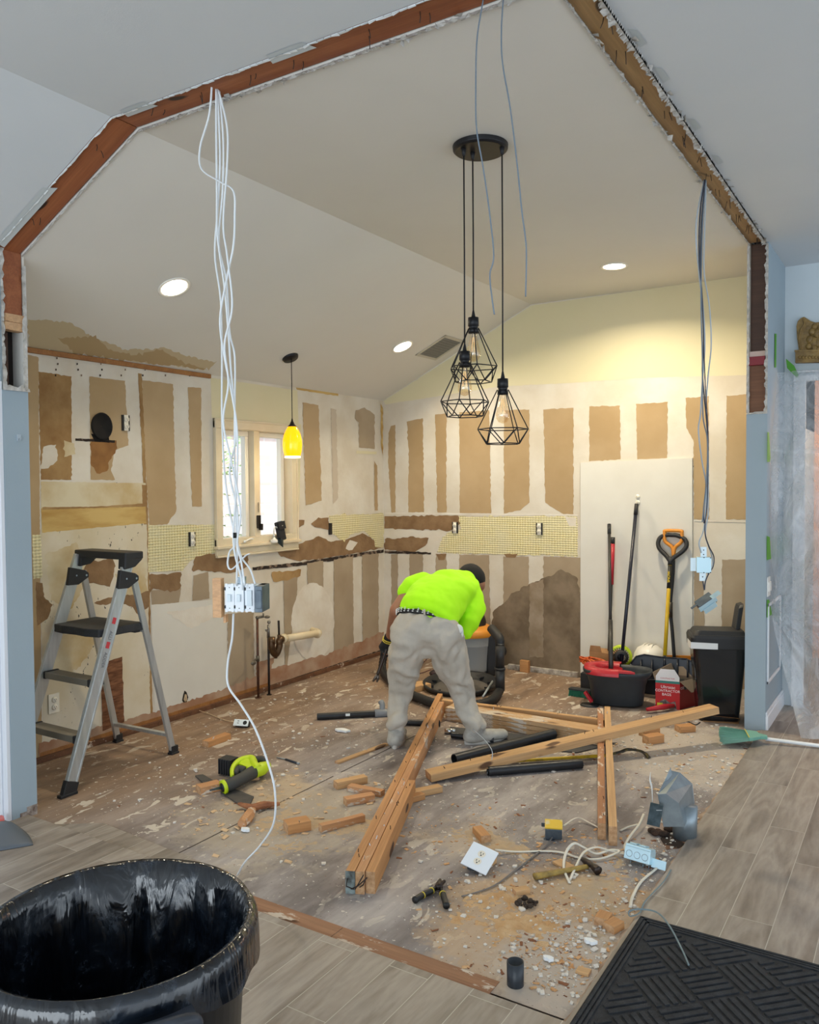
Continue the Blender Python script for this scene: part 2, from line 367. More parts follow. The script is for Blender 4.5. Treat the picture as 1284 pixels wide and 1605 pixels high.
# bottom plate of the removed wall, left in the floor
mb=MB(); L=EX-.26-(-2.32); mb.bb((0,-.045,-.03),(.55,.045,.002)); mb.bb((.553,-.045,-.03),(L,.045,.002)); 
solo('sole_plate','worn reddish wooden sole plate set flush between the tile and the bare subfloor','plate',mb,wood('worn_sole_plate','#a97f5f','#8b6249',paint=.35,rough=.8),M4=Matrix.Translation((-2.32,EYF-.03,0)))
for sx in (-2.748,):  # seam between two plywood sheets
    mb=MB(); 
    for k in range(40): 
        y0=2.36+k*.075; 
        if k%9!=7: mb.bb((sx-.0025+.001*math.sin(k),y0,.0005),(sx+.0025+.001*math.sin(k),y0+.076,.0015))
    struct('trim_2',mb,mat('plywood_seam','#4b413a',1))
# ---- ceilings
CT=.012; mb=MB()
def slab(mb,x0,x1,y0,y1,dz,t=.02,mi=0):
    za,zb=cz(x0)+dz,cz(x1)+dz
    mb.add([(x0,y0,za),(x1,y0,zb),(x1,y1,zb),(x0,y1,za),(x0,y0,za+t),(x1,y0,zb+t),(x1,y1,zb+t),(x0,y1,za+t)],[(0,1,2,3),(7,6,5,4),(0,4,5,1),(1,5,6,2),(2,6,7,3),(3,7,4,0)],mi)
XR=-4.35+(3.11-2.395)/SLOPE
slab(mb,LX-.1,XR,2.385,BY+.1,0); slab(mb,XR,-.975,2.385,BY+.1,0)
struct('ceiling',mb,M_ceil_in)
mb=MB(); slab(mb,-6,XR,-4,2.244,0); slab(mb,XR,4.5,-4,2.244,0); slab(mb,-.868,4.5,2.244,9,0)
mb.bb((-4.7,-4.5,3.24),(7,9,3.3))  # unseen slab added above the ceilings to keep the sun out
struct('ceiling',mb,M_ceil_out)
# dark roof space above the cut
mb=MB(); mb.bb((-1.0,2.2,3.2),(-.84,BY,3.23)); mb.bb((-6,2.2,3.2),(-.84,2.5,3.23)); struct('ceiling',mb,mat('dark_attic_board','#3a2a20'))
# ---- left kitchen wall with window hole
WY0,WY1,WZ0,WZ1=wx(346,0).y,0,0,0
a=wx(346,678); b_=wx(455,838); WY0,WY1,WZ0,WZ1=4.34,5.115,1.165,2.02
class Wall:
    """traces patches given in photo pixels onto the wall plane, each as a very thin layer"""
    def __init__(s,pick,n): s.mb=MB(); s.pick=pick; s.n=V(n); s.mats=[]; s.k=1
    def mi(s,m):
        if m not in s.mats: s.mats.append(m)
        return s.mats.index(m)
    def patch(s,poly,m,amp=2.0,step=4,lift=None,seed=0):
        q=jag(poly,amp,step,seed+len(s.mb.v)*.01) if amp else [V(p) for p in poly]
        P=[s.pick(p[0],p[1]) for p in q]; s.k+=1; o=s.n*((lift or 0)+.0008+.00006*s.k)
        P=[p+o for p in P]; t=tessellate_polygon([P]); s.mb.add(P,[tuple(x) for x in t],s.mi(m))
lw=Wall(lambda x,y: wx(x,y,LX),(1,0,0)); mi=lw.mi(M_comp)
def lrect(y0,y1,z0,z1): lw.mb.bb((LX-.14,y0,z0),(LX,y1,z1),mi)
lrect(1.6,WY0,-.02,2.45); lrect(WY1,BY+.14,-.02,2.45); lrect(WY0,WY1,-.02,WZ0); lrect(WY0,WY1,WZ1,2.45)
p=lw.patch
p([(330,592),(466,612),(468,668),(332,655)],M_cream,0)
p([(462,664),(472,665),(469,800),(467,850),(462,850)],M_cream,0)
p([(40,555),(60,560),(63,900),(66,1190),(50,1200)],M_tan,1)
p([(60,582),(112,590),(112,752),(64,752)],M_stain,2)
p([(68,700),(88,697),(90,722),(76,734),(64,735)],M_comp,3)
p([(140,590),(196,597),(201,698),(179,706),(174,738),(180,752),(142,752)],M_tan,2)
p([(142,688),(182,690),(181,706),(172,722),(168,738),(152,742),(143,730)],M_burn,5)
p([(118,687),(180,690),(180,694),(118,691)],M_dirt,1)
p([(222,596),(271,602),(276,801),(262,822),(234,823),(226,713)],M_tan,2)
p([(294,607),(315,608),(316,794),(301,794)],M_tan,1.5)
p([(216,585),(222,586),(232,822),(240,1150),(234,1150),(226,820),(222,700)],M_stain,1.5)
p([(64,755),(228,757),(230,825),(236,1150),(68,1195),(64,900)],M_spat,1.5)
p([(64,755),(228,757),(230,796),(64,798)],M_dingy,2)
p([(222,760),(230,760),(232,822),(225,822)],M_stain,1.5)
p([(100,690),(116,695),(118,712),(100,716)],M_dingy,3)
p([(64,797),(228,793),(229,820),(66,835)],M_boardy,1.5)
p([(66,795),(150,794),(228,789),(228,794),(66,799)],M_stain,1)
p([(70,870),(120,850),(140,900),(110,960),(80,940)],M_dingy,6)
p([(180,900),(228,880),(230,930),(200,940)],M_dingy,6)
p([(75,1000),(140,985),(150,1010),(120,1050),(78,1060)],M_dingy,6)
p([(139,875),(153,880),(174,873),(181,887),(172,920),(150,915),(124,912),(131,892)],M_tear,3)
p([(147,945),(161,939),(191,933),(215,932),(233,926),(233,950),(217,964),(208,952),(189,945),(157,948)],M_tear,3)
p([(56,912),(66,914),(68,935),(82,948),(74,970),(58,980)],M_tear,3)
p([(232,823),(338,822),(338,866),(300,878),(286,895),(232,897)],M_back,2)
p([(50,838),(64,838),(66,905),(52,908)],M_back,2)
p([(284,922),(280,944),(238,952),(236,925)],M_tan2,1)
p([(303,902),(326,896),(328,938),(301,942)],M_tan2,1)
p([(233,901),(283,897),(283,922),(266,928),(240,922),(234,930)],M_tear,4)
p([(306,872),(337,867),(356,874),(390,868),(390,886),(362,899),(328,896),(300,893)],M_tear,5)
p([(236,948),(355,938),(355,1090),(243,1140)],M_panel,1)
p([(357,962),(397,958),(399,1083),(356,1088)],M_tan2,2)
p([(474,631),(499,635),(504,785),(479,792)],M_tan,2)
p([(518,640),(527,642),(530,780),(522,790)],mat('thin_skim_coat','#bfb2a0',.9),2)
p([(557,643),(571,639),(587,650),(587,704),(562,701),(562,662),(556,656)],M_tan2,2.5)
p([(586,722),(591,730),(592,800),(587,800)],M_tan,1.5)
p([(463,606),(530,616),(530,621),(465,611)],M_boardy,1.5)
p([(558,706),(590,708),(590,712),(558,711)],M_cream,1)
p([(596,632),(600,640),(600,715),(597,700)],M_boardy,1.5)
p([(468,815),(477,815),(476,822),(468,827)],M_tear,2)
p([(487,821),(499,811),(515,811),(515,830),(493,826)],M_tear,3)
p([(432,861),(470,852),(499,840),(518,849),(543,846),(568,836),(588,846),(601,850),(601,858),(552,868),(470,880),(440,872)],M_tear,4)
p([(515,808),(601,805),(601,860),(588,857),(585,845),(570,832),(548,838),(540,850),(530,843),(519,835)],M_back,4)
p([(541,860),(548,846),(560,850),(552,862)],M_comp2,3)
p([(395,889),(470,881),(601,861),(601,866),(470,887),(396,894)],M_dirt,1.5)
for q in ([(444,903),(466,900),(464,960),(455,1000),(450,1044),(446,1046)],[(481,883),(506,879),(507,939),(482,937)],[(523,877),(553,872),(554,1020),(523,1030)],[(567,870),(593,867),(593,1005),(568,1016)]): p(q,M_tan2,1.5)
p([(425,897),(472,893),(470,903),(450,910),(428,912)],M_stain,4)
c0=(490,975); p([(c0[0]+34*math.cos(a*.35),c0[1]+62*math.sin(a*.35)-0*a) for a in range(18)],M_comp2,2)
p([(60,1165),(236,1118),(350,1080),(420,1050),(520,1022),(601,990),(601,1020),(60,1190)],M_redd,6)
p([(402,1040),(430,1030),(420,1062),(400,1068)],M_redd,4)
p([(60,1190),(601,1017),(601,1024),(60,1200)],M_dirt,1)
p([(260,960),(350,945),(350,960),(300,985)],M_comp2,4)
p([(62,1180),(420,1070),(420,1076),(62,1188)],M_plywd,.8)
# hole cut low in the wall with lath behind
p([(157,1040),(191,1029),(194,1132),(160,1146)],mat('old_brick_paper','#8a5f42',1,c2='#5a3622',scale=12,stretch=(1,1,5)),1.5)
for k,(px,py) in enumerate([(c+random.uniform(-4,4),r) for r in range(560,590,9) for c in range(90,300,34)]):
    p([(px-1,py),(px+1,py),(px+1,py+3),(px-1,py+3)],M_dirt,0)
struct('wall_left',lw.mb,lw.mats)
# ---- back kitchen wall
bw=Wall(lambda x,y: wy(x,y,BY),(0,-1,0)); mi=bw.mi(M_comp)
bw.mb.prism([(LX-.14,BY,-.02),(-.88,BY,-.02),(-.88,BY,3.14),(XR,BY,3.14),(LX-.14,BY,2.35)],(0,.12,0),mi)
p=bw.patch
p([(601,629),(833,479),(1172,431),(1175,588),(1000,592),(900,600),(780,606),(700,619),(604,634)],M_cream,1)
cols=[[(609,679),(613,668),(620,666),(620,803),(614,805),(609,733)],[(638,661),(663,655),(665,803),(640,803),(641,720)],[(682,650),(700,648),(700,803),(686,803)],[(720,646),(767,643),(770,805),(721,806)],[(790,643),(830,642),(830,788),(816,800),(790,805)],[(852,642),(899,639),(899,806),(884,806),(855,788)],[(924,637),(972,636),(973,720),(924,723)],[(997,633),(1047,630),(1046,718),(999,720)],[(1075,624),(1111,621),(1112,814),(1088,814),(1087,690),(1076,671)],[(1139,620),(1172,618),(1172,814),(1138,814)]]
for q in cols: p(q,M_tan,2)
for q in ([(613,869),(624,868),(624,1035),(615,1035)],[(642,868),(663,868),(663,1040),(642,1040)],[(683,868),(700,868),(700,1040),(683,1040)],[(720,869),(767,870),(770,1045),(722,1045)],[(789,872),(829,872),(829,1050),(790,1050)],[(852,872),(911,874),(911,1062),(852,1055)],[(1132,877),(1172,877),(1172,1080),(1131,1080)],[(1088,890),(1103,892),(1104,960),(1106,1030),(1088,1060)]): p(q,M_tan2,2)
p([(768,1046),(772,960),(790,945),(802,930),(830,915),(860,903),(880,892),(905,905),(911,940),(911,1062)],M_mold,6)
p([(830,915),(852,908),(852,1030),(830,1030)],mat('stained_joint_compound','#a39482',.95,c2='#87765f',scale=6),3)
p([(603,803),(906,806),(906,809),(603,806)],M_comp2,.8)
p([(720,809),(905,809),(906,872),(730,868),(685,866),(690,850),(700,835),(722,830)],M_back,4)
p([(603,809),(718,808),(722,820),(705,832),(650,830),(603,828)],M_tear,4)
p([(603,845),(640,842),(672,843),(667,855),(650,866),(603,862)],M_tear,4)
p([(603,863),(640,864),(676,866),(676,869),(603,867)],M_dirt,1.5)
p([(684,868),(700,868),(697,878),(688,878)],M_tear,2)
p([(790,868),(812,868),(808,874),(794,874)],M_tear,2)
p([(885,808),(903,812),(904,826),(892,824)],M_comp2,4)
p([(604,1022),(700,1030),(906,1058),(906,1066),(604,1028)],M_comp2,3)
p([(604,1028),(912,1064),(912,1068),(604,1030)],M_dirt,1)
for k in range(14): 
    px=1075+random.uniform(-6,12); py=733+random.uniform(-4,8); p([(px,py),(px+1.2,py),(px+1.2,py+1.2),(px,py+1.2)],M_dirt,0)
p([(1088,815),(1172,817),(1172,819),(1088,817)],M_comp2,.5)
q=[wy(911,725),wy(1086,718),wy(1086,1090),wy(911,1070)]
q[3].z=q[2].z=.03
bw.mb.prism([v+V((0,-.0155,0)) for v in q],(0,.013,0),bw.mi(M_panel))
struct('wall_back',bw.mb,bw.mats)
# skim coat smears and stain on the sloped ceiling by the left wall
cw=Wall(slp,(0,0,-1)); p=cw.patch
p([(44,500),(110,505),(150,530),(200,548),(260,545),(300,560),(340,566),(328,580),(45,546)],mat('bare_skim_ceiling','#c3b495',.9),6)
p([(90,530),(150,526),(170,548),(210,556),(250,548),(300,572),(326,580),(120,555)],mat('ochre_ceiling_stain','#b19a74',.9),6)
struct('ceiling',cw.mb,cw.mats)
# ledger strip at the top of the left wall
mb=MB(); z0=wx(60,549).z; mb.bb((LX,2.4,2.368),(LX+.02,wx(328,580).y,2.398)); struct('trim_3',mb,M_plywd,bevel=.003)
# base plates peeking out under the drywall
mb=MB(); mb.bb((LX,2.4,0),(LX+.018,BY-.02,.035)); struct('baseboard_left',mb,wood('dark_base_plate','#7a5135','#5a3a26',paint=.1),bevel=.003)
mb=MB(); mb.bb((-3.05,BY-.03,0),(-2.42,BY,.045)); struct('baseboard_back',mb,mat('chipped_plaster_base','#c9c4bc',.95,c2='#7b7066',scale=20),bevel=.003)
# ================================================================ PARTITIONS, BEAMS, HALL
M_red=wood('reddish_beam_wood','#a5633c','#86492b',dark='#2e1a12')
M_old=wood('tan_beam_wood','#b18e60','#977248',dark='#3d2a1b')
M_dark=wood('dark_stud_wood','#5b3d2a','#41291c',dark='#1f1510')
M_pale=wood('pale_stud_wood','#cfa880','#bd9268')
M_gyp=mat('broken_gypsum','#c9c7c2',.95,c2='#a5a19b',scale=30,bs=.5,bscale=70)
M_nail=mat('dark_nail_steel','#3a2f2a',.6,.4)
M_chalk=mat('chalky_drywall_edge','#e3e8ea',.8)
PX0=-3.68                   # end of the left stub wall
# stub wall: solid below z 2.05, opened above
zl=2.06
def topcut(mb,x0,x1,y0,y1,z0,mi=0):
    mb.add([(x0,y0,z0),(x1,y0,z0),(x1,y1,z0),(x0,y1,z0),(x0,y0,cz(x0)+.02),(x1,y0,cz(x1)+.02),(x1,y1,cz(x1)+.02),(x0,y1,cz(x0)+.02)],[(0,1,2,3),(7,6,5,4),(0,4,5,1),(1,5,6,2),(2,6,7,3),(3,7,4,0)],mi)
mb=MB(); mb.bb((-6,2.27,0),(PX0,2.40,zl)); topcut(mb,-6,PX0-.015,2.27,2.283,zl); topcut(mb,LX,PX0-.012,2.388,2.40,zl,1)
struct('wall_front',mb,[M_blue,M_ceil_in])
# torn gypsum edges on the stub
rnd=random.Random(5); mb=MB()
def ragged(mb,a,b,nrm,side,w=.02,t=.006,step=.02,mi=0):
    """crumbled strip from a to b, teeth growing along side"""
    a,b=V(a),V(b); L=(b-a).length; n=max(2,int(L/step)); s=V(side).normalized(); nn=V(nrm).normalized()
    ws=[w*(.25+.9*abs(noise.noise(V((i*.37,a.x*3,a.z*3))))+.5*rnd.random()) for i in range(n+1)]
    for i in range(n):
        p,q=a.lerp(b,i/n),a.lerp(b,(i+1)/n); d1,d2=nn*(t*rnd.uniform(.3,1.6)),nn*(t*rnd.uniform(.3,1.6))
        mb.add([p,q,q+s*ws[i+1]+d2,p+s*ws[i]+d1,p+nn*t,q+nn*t],[(0,1,2,3),(4,5,2,3),(0,3,4),(1,5,2)],mi)
ragged(mb,(PX0,2.272,zl),(PX0,2.272,2.78),(1,0,0),(0,1,0),.02); ragged(mb,(PX0,2.398,zl),(PX0,2.398,2.66),(1,0,0),(0,-1,0),.028)
ragged(mb,(PX0,2.28,zl),(PX0,2.405,zl),(1,0,0),(0,0,1),.03,.01)
struct('trim_4',mb,M_gyp,fixn=False)
mb=MB(); mb.bb((PX0-.045,2.29,2.42),(PX0-.006,2.382,2.79)); solo('stud','reddish vertical stud end standing at the top of the left blue stub wall','stud',mb,M_red,bevel=.002)
for z0,z1,l in((2.345,2.383,'lower'),(2.384,2.422,'upper')):
    mb=MB(); mb.bb((PX0-.05,2.29,z0),(PX0+.004,2.386,z1)); solo('wood_block','pale cut wood block under the reddish stud, %s of the two'%l,'block',mb,M_pale,group=None,bevel=.002)
mb=MB(); mb.bb((PX0-.10,2.285,zl-.05),(PX0-.06,2.34,2.345)); solo('stud','dark recessed stud inside the hollow top of the left stub wall','stud',mb,M_dark,bevel=.002)
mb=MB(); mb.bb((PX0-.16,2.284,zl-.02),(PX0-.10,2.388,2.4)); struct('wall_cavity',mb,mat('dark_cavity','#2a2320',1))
# wall foot damage
mb=MB(); mb.bb((PX0,2.345,0),(PX0+.003,2.398,.05)); mb.bb((PX0,2.31,0),(PX0+.0025,2.35,.03)); struct('trim_5',mb,mat('broken_wall_foot','#6a564a',1,c2='#b5aca4',scale=30))
# white door casing on the front face
mb=MB()
for k,(x0,x1,y) in enumerate([(-3.80,-3.785,2.252),(-3.785,-3.765,2.245),(-3.765,-3.745,2.252),(-3.745,-3.725,2.246),(-3.725,-3.70,2.254),(-3.70,-3.682,2.249)]): mb.bb((x0-.0,y,.0),(x1,2.27,2.1))
mb.bb((-4.2,2.262,0),(-3.8,2.27,2.1))
struct('trim_6',mb,mat('casing_white','#dfe3ea',.4),bevel=.003)
# small plastic hook on blue stub
mb=MB(); c=wx(29,686,PX0); mb.box(c+V((.003,0,0)),(.006,.018,.03)); mb.tube([c+V((.006,0,-.005)),c+V((.016,0,-.012)),c+V((.018,0,0))],.003)
solo('wall_hook','small clear plastic hook stuck on the blue stub wall end','hook',mb,mat('clear_grey_plastic','#aab6bf',.3))
# header beams left in the ceiling
YB0,YB1=2.248,2.378
def slopebeam(x0,x1,y0,y1,dz,h):
    mb=MB(); za,zb=cz(x0)+dz,cz(x1)+dz; L=math.hypot(x1-x0,zb-za); M4=frame((x0,(y0+y1)/2,za),(x1,(y0+y1)/2,zb))
    mb.bb((0,-(y1-y0)/2,0),(L,(y1-y0)/2,h)); return mb,M4
def staples(mb,L,W,seed,n,len_=.035):
    r=random.Random(seed)
    for i in range(n):
        x=L*(i+.6)/n+r.uniform(-.05,.05)
        for k in range(r.choice((2,2,3))):
            y=r.uniform(-.3,.3)*W; b=V((x+k*.022,y,0)); e=b+V((r.uniform(-.01,.01),r.uniform(-.012,.012),-len_*r.uniform(.6,1.1)))
            mb.tube([b+V((0,0,.01)),b.lerp(e,.5)+V((.003,0,0)),e],.0016,5,1)
mb,M4=slopebeam(PX0-.01,XR-.005,YB0,YB1,.008,.05); staples(mb,.95,.09,1,2); solo('ceiling_beam','dark reddish sloping header beam at the upper left corner of the opening','beam',mb,[M_red,M_nail],M4=M4)
mb,M4=slopebeam(XR,-.975,YB0,YB1,.006,.05); staples(mb,1.8,.09,2,7); solo('ceiling_beam','reddish header beam crossing the ceiling, left side of the opening','beam',mb,[M_red,M_nail],M4=M4)
mb=MB(); L=5.62-YB0; mb.bb((0,-.0515,0),(L,.0515,.05)); staples(mb,L,.09,3,13,.045); solo('ceiling_beam','tan header beam with rows of nails running back to the right wall','beam',mb,[M_old,M_nail],M4=frame((-.921,YB0,3.116),(-.921,5.62,3.116)))
# drywall cut edges along the beams
mb=MB(); za=3.11
E3=[((PX0,2.246,cz(PX0)),(XR,2.246,3.11),(0,1,0),.010),((XR,2.246,3.11),(-.86,2.246,3.11),(0,1,0),.012)]
for a,b,s,w_ in E3: ragged(mb,a,b,(0,0,-1),s,w_,.004,.03,1)
ragged(mb,(XR,2.386,3.11),(-.975,2.386,3.11),(0,0,-1),(0,-1,0),.018,.012,.02); ragged(mb,(PX0,2.386,cz(PX0)),(XR,2.386,3.11),(0,0,-1),(0,-1,0),.012,.008,.03)
ragged(mb,(-.868,2.285,3.11),(-.868,5.62,3.11),(0,0,-1),(-1,0,0),.026,.018,.018); ragged(mb,(-.974,2.39,3.11),(-.974,5.62,3.11),(0,0,-1),(1,0,0),.012,.008,.02)
# hanging flaps
for k in range(150):
    t=rnd.random(); y=2.35+t*3.2; x=-.868-.012*rnd.random() if rnd.random()<.72 else -.973
    if k%5==0: x=-2.8+t*1.8; y=2.386
    s=rnd.uniform(.008,.028); c=V((x,y,3.108)); R=Matrix.Rotation(rnd.uniform(0,6),3,'Z')@Matrix.Rotation(rnd.uniform(-.9,.9),3,'X')
    mb.add([c,c+R@V((s,0,-.002)),c+R@V((s*.8,s*.7,-s*.7)),c+R@V((0,s*.8,-s*.4))],[(0,1,2,3)],0)
struct('trim_7',mb,[M_gyp,M_chalk],fixn=False)
mb=MB(); rr=random.Random(9)   # paper tape edges lifting from the outer ceiling
for (a,b) in (((-3.66,2.28),(-3.25,2.28)),((-2.78,2.28),(-2.6,2.28)),((-2.0,2.28),(-1.8,2.28))):
    x0,x1=a[0],b[0]; mb.add([(x0,2.282,cz(x0)-.001),(x1,2.282,cz(x1)-.001),(x1-.02,2.225,cz(x1-.02)-.002),(x0+.02,2.225,cz(x0+.02)-.002)],[(0,1,2,3)])
for y in (2.75,3.05,3.55,4.0): mb.add([(-.86,y,3.109),(-.86,y+.14,3.109),(-.83,y+.12,3.107),(-.835,y+.02,3.107)],[(0,1,2,3)])
struct('trim_8',mb,mat('lifted_paper_tape','#c3cacc',.9),fixn=False)
# ---- right partition
X0,X1,YP=-.985,-.86,5.63; zr=2.045
mb=MB(); mb.bb((X0,YP,0),(X1,BY,zr)); mb.bb((X0,YP,zr),(X0+.013,BY,3.14),1); mb.bb((X1-.013,YP,zr),(X1,BY+2.5,3.14)); mb.bb((X0+.02,BY,0),(X1,BY+2.5,3.14))
struct('wall_right',mb,[M_blue,M_comp])
mb=MB(); ragged(mb,(X0,YP-.001,zr),(X0,YP-.001,3.1),(0,-1,0),(1,0,0),.02,.006,.018); ragged(mb,(X1,YP-.001,zr),(X1,YP-.001,3.1),(0,-1,0),(-1,0,0),.022,.01,.016); ragged(mb,(X0,YP-.001,zr-.01),(X1,YP-.001,zr-.01),(0,-1,0),(0,0,1),.018,.006,.016)
struct('trim_9',mb,M_gyp,fixn=False)
mb=MB(); mb.bb((X0+.014,YP+.05,2.33),(X1-.014,YP+.09,3.12)); solo('stud','nearly black stud set back inside the open top of the right wall end','stud',mb,M_dark)
mb=MB(); mb.bb((X0+.014,YP+.012,2.40),(X1-.014,YP+.04,2.435)); mb.bb((X0+.005,YP-.004,2.345),(X1-.016,YP+.04,2.40),1); solo('wood_block','whitish block with dark red painted face in the right wall cavity','block',mb,[mat('pinkish_block','#cbb5aa',.9),mat('dark_red_paint','#7c1220',.5)],bevel=.002)
mb=MB(); mb.bb((X0+.014,YP+.03,zr-.03),(X1-.014,YP+.05,2.345)); solo('wood_block','knotty brown board with bent nails at the bottom of the right wall cavity','block',mb,wood('rough_brown_board','#86593a','#6b4329'))
# hall behind
mb=MB(); YH=6.35
mb.bb((X1,YH,2.33),(2,YH+.1,3.14)); mb.bb((X1,YH,0),(-.76,YH+.1,2.33)); mb.bb((.35,YH,0),(2,YH+.1,2.33))
struct('wall_hall',mb,M_hall)
mb=MB(); mb.bb((-.80,YH-.022,2.30),(.4,YH,2.345)); mb.bb((-.80,YH-.03,2.36),(.42,YH,2.375)); mb.bb((-.80,YH-.018,0),(-.72,YH,2.3)); struct('trim_10',mb,M_trimw,bevel=.004)
mb=MB(); mb.bb((-1,8.2,0),(2.2,8.3,3.1)); struct('wall_room_beyond',mb,mat('peach_glow_wall','#e2b79f',.8))  # warm glow beyond the doorway partly put into this wall colour
light('room_beyond_lamp','POINT',(-.1,7.5,2.1),30,(1,.72,.5),size=.12)
mb=MB(); yb=lambda a,b,z0,z1,t: mb.bb((X1,a,z0),(X1+t,b,z1))
yb(5.635,YH,0,.10,.016); yb(5.635,YH,.10,.125,.010); struct('baseboard_right',mb,mat('white_base_satin','#e9edf2',.35),bevel=.003)
mb=MB()   # picture-frame moulding
for a,b,z0,z1 in((5.67,5.69,.30,.82),(5.67,6.2,.30,.32),(6.18,6.2,.30,.82),(5.67,6.2,.80,.82)): yb(a,b,z0,z1,.012)
struct('trim_11',mb,M_trimw,bevel=.003)
c=wx(1204,925,X1); c=V((X1,5.70,.93))
sw=thing('light_switch','white double switch plate on the hall side near the blue wall end','switch',c)
mb=MB(); mb.box(c+V((.004,0,0)),(.008,.10,.125)); mb.build('cover_plate',mat('ivory_plastic','#e8e6e0',.35),sw,bevel=.002)
for s in(-.024,.024):
    mb=MB(); mb.box(c+V((.011,s,0)),(.008,.03,.06)); mb.build('toggle',mat('ivory_plastic','#e8e6e0',.35),sw,bevel=.001)
# ================================================================ WINDOW
mb=MB(); y0,y1,z0,z1=WY0,WY1,WZ0,WZ1; t=.07
def fr(a,b,c,d,x0,x1,w_): 
    mb.bb((x0,a,d-w_),(x1,b,d)); mb.bb((x0,a,c),(x1,b,c+w_)); mb.bb((x0,a,c+w_),(x1,a+w_,d-w_)); mb.bb((x0,b-w_,c+w_),(x1,b,d-w_))
fr(y0-t,y1+t,z0-t*.3,z1+t,LX-.0,LX+.02,t); fr(y0-t,y1+t,z0-t*.3,z1+t,LX,LX+.028,.014); fr(y0-.012,y1+.012,z0,z1+.01,LX-.12,LX+.006,.013)
mb.bb((LX-.12,(y0+y1)/2-.032,z0),(LX-.0,(y0+y1)/2+.032,z1))
win=mb.build('window_1',mat('aged_white_wood','#dccfb4',.55,c2='#d4c6a8'),bevel=.003); win['kind']='structure'
mb=MB(); mb.bb((LX-.05,y0-t-.01,z0-.022),(LX+.045,y1+t+.01,z0+.0)); mb.bb((LX,y0-t,z0-.07),(LX+.022,y1+t,z0-.022)); mb.bb((LX,y0-t+.004,z0-.085),(LX+.03,y1+t-.004,z0-.07)); mb.build('window_sill',mat('aged_white_wood'  ,'#dccfb4'),win,bevel=.004)
ym=(y0+y1)/2
for a,b in((y0+.013,ym-.034),(ym+.034,y1-.013)):
    mb=MB(); fr(a,b,z0+.013,z1-.004,LX-.10,LX-.055,.038); mb.build('sash',mat('sash_white','#e6e2d6',.4),win,bevel=.003)
def glassmat(name,tint='#ffffff',rough=.0,gl=.12,alpha=0.0):
    m=bpy.data.materials.new(name); m.use_nodes=True; nt=m.node_tree; nt.nodes.clear()
    o=nt.nodes.new('ShaderNodeOutputMaterial'); tr=nt.nodes.new('ShaderNodeBsdfTransparent'); g=nt.nodes.new('ShaderNodeBsdfGlossy'); mx=nt.nodes.new('ShaderNodeMixShader')
    tr.inputs[0].default_value=s2l(tint); g.inputs['Roughness'].default_value=rough; mx.inputs[0].default_value=gl
    nt.links.new(tr.outputs[0],mx.inputs[1]); nt.links.new(g.outputs[0],mx.inputs[2]); nt.links.new(mx.outputs[0],o.inputs[0]); return m
M_glass=glassmat('window_glass',gl=.06)
for a,b in((y0+.013,ym-.034),(ym+.034,y1-.013)):
    mb=MB(); mb.bb((LX-.082,a+.036,z0+.05),(LX-.078,b-.036,z1-.04)); mb.build('pane',M_glass,win)
# casement hardware left on the mullion
h=thing('casement_latch','dark casement latch and chain hardware on the window mullion','latch',(LX,ym,z0+.1))
mb=MB(); mb.box((LX+.01,ym,z0+.16),(.02,.03,.10)); mb.box((LX+.02,ym+.012,z0+.12),(.03,.02,.05)); mb.build('latch_body',mat('dark_bronze','#2d2622',.4,.6),h,bevel=.003)
mb=MB()
for k in range(6): mb.tube([(LX+.012,ym-.004+.006*math.cos(a),z0+.24+k*.012+.008*math.sin(a)) for a in [q*PI/4 for q in range(8)]],.0015,5,closed=True)
mb.build('chain',mat('dark_bronze','x'),h)
mb=MB(); mb.tube(catmull([(LX+.01,ym-.06,z0+.03),(LX+.03,ym-.12,z0+.035),(LX+.035,ym-.18,z0+.02)]),.007,8); mb.sphere((LX+.036,ym-.185,z0+.02),.011); solo('window_crank','white folding crank handle on the left window sash','crank',mb,mat('white_enamel','#e3e3de',.3))
# outside: overexposed daylight put into the whitened colours
M_brick=None
def brickmat():
    m,nt,b=newmat('overexposed_brick'); tc=nt.nodes.new('ShaderNodeTexCoord'); mp=nt.nodes.new('ShaderNodeMapping'); mp.inputs['Rotation'].default_value=(0,PI/2,PI/2); nt.links.new(tc.outputs['Object'],mp.inputs[0])
    sx=nt.nodes.new('ShaderNodeSeparateXYZ'); nt.links.new(tc.outputs['Object'],sx.inputs[0]); cb=nt.nodes.new('ShaderNodeCombineXYZ'); nt.links.new(sx.outputs[1],cb.inputs[0]); nt.links.new(sx.outputs[2],cb.inputs[1])
    br=nt.nodes.new('ShaderNodeTexBrick'); nt.links.new(cb.outputs[0],br.inputs[0]); br.inputs['Scale'].default_value=1; br.inputs['Brick Width'].default_value=.3; br.inputs['Row Height'].default_value=.1; br.inputs['Mortar Size'].default_value=.012
    br.inputs['Color1'].default_value=s2l('#dcc4bb'); br.inputs['Color2'].default_value=s2l('#e6d3cb'); br.inputs['Mortar'].default_value=s2l('#e6e2de'); nt.links.new(br.outputs[0],b.inputs['Base Color']); b.inputs['Roughness'].default_value=.9; return m
hs=thing('neighbour_house','overexposed brick house with a gabled roof seen through the kitchen window','house',(-9,6.5,-.5))
mb=MB(); mb.bb((-13,3.5,-.5),(-9,11,3.0)); mb.build('brick_wall',brickmat(),hs)
mb=MB(); mb.prism([(-8.6,3.2,2.95),(-8.6,11.3,2.95),(-11,11.3,4.6),(-11,3.2,4.6)],(0,0,.12)); mb.build('roof',mat('overexposed_shingles','#bccad2',.9),hs)
mb=MB(); mb.box((-8.97,8.3,1.9),(.06,1.0,1.3)); mb.build('window',mat('overexposed_window','#c9dbe8',.2),hs)
fn=MB()
for k in range(9): fn.bb((-7.4,4,.6+k*.13),(-7.36,11,.7+k*.13))
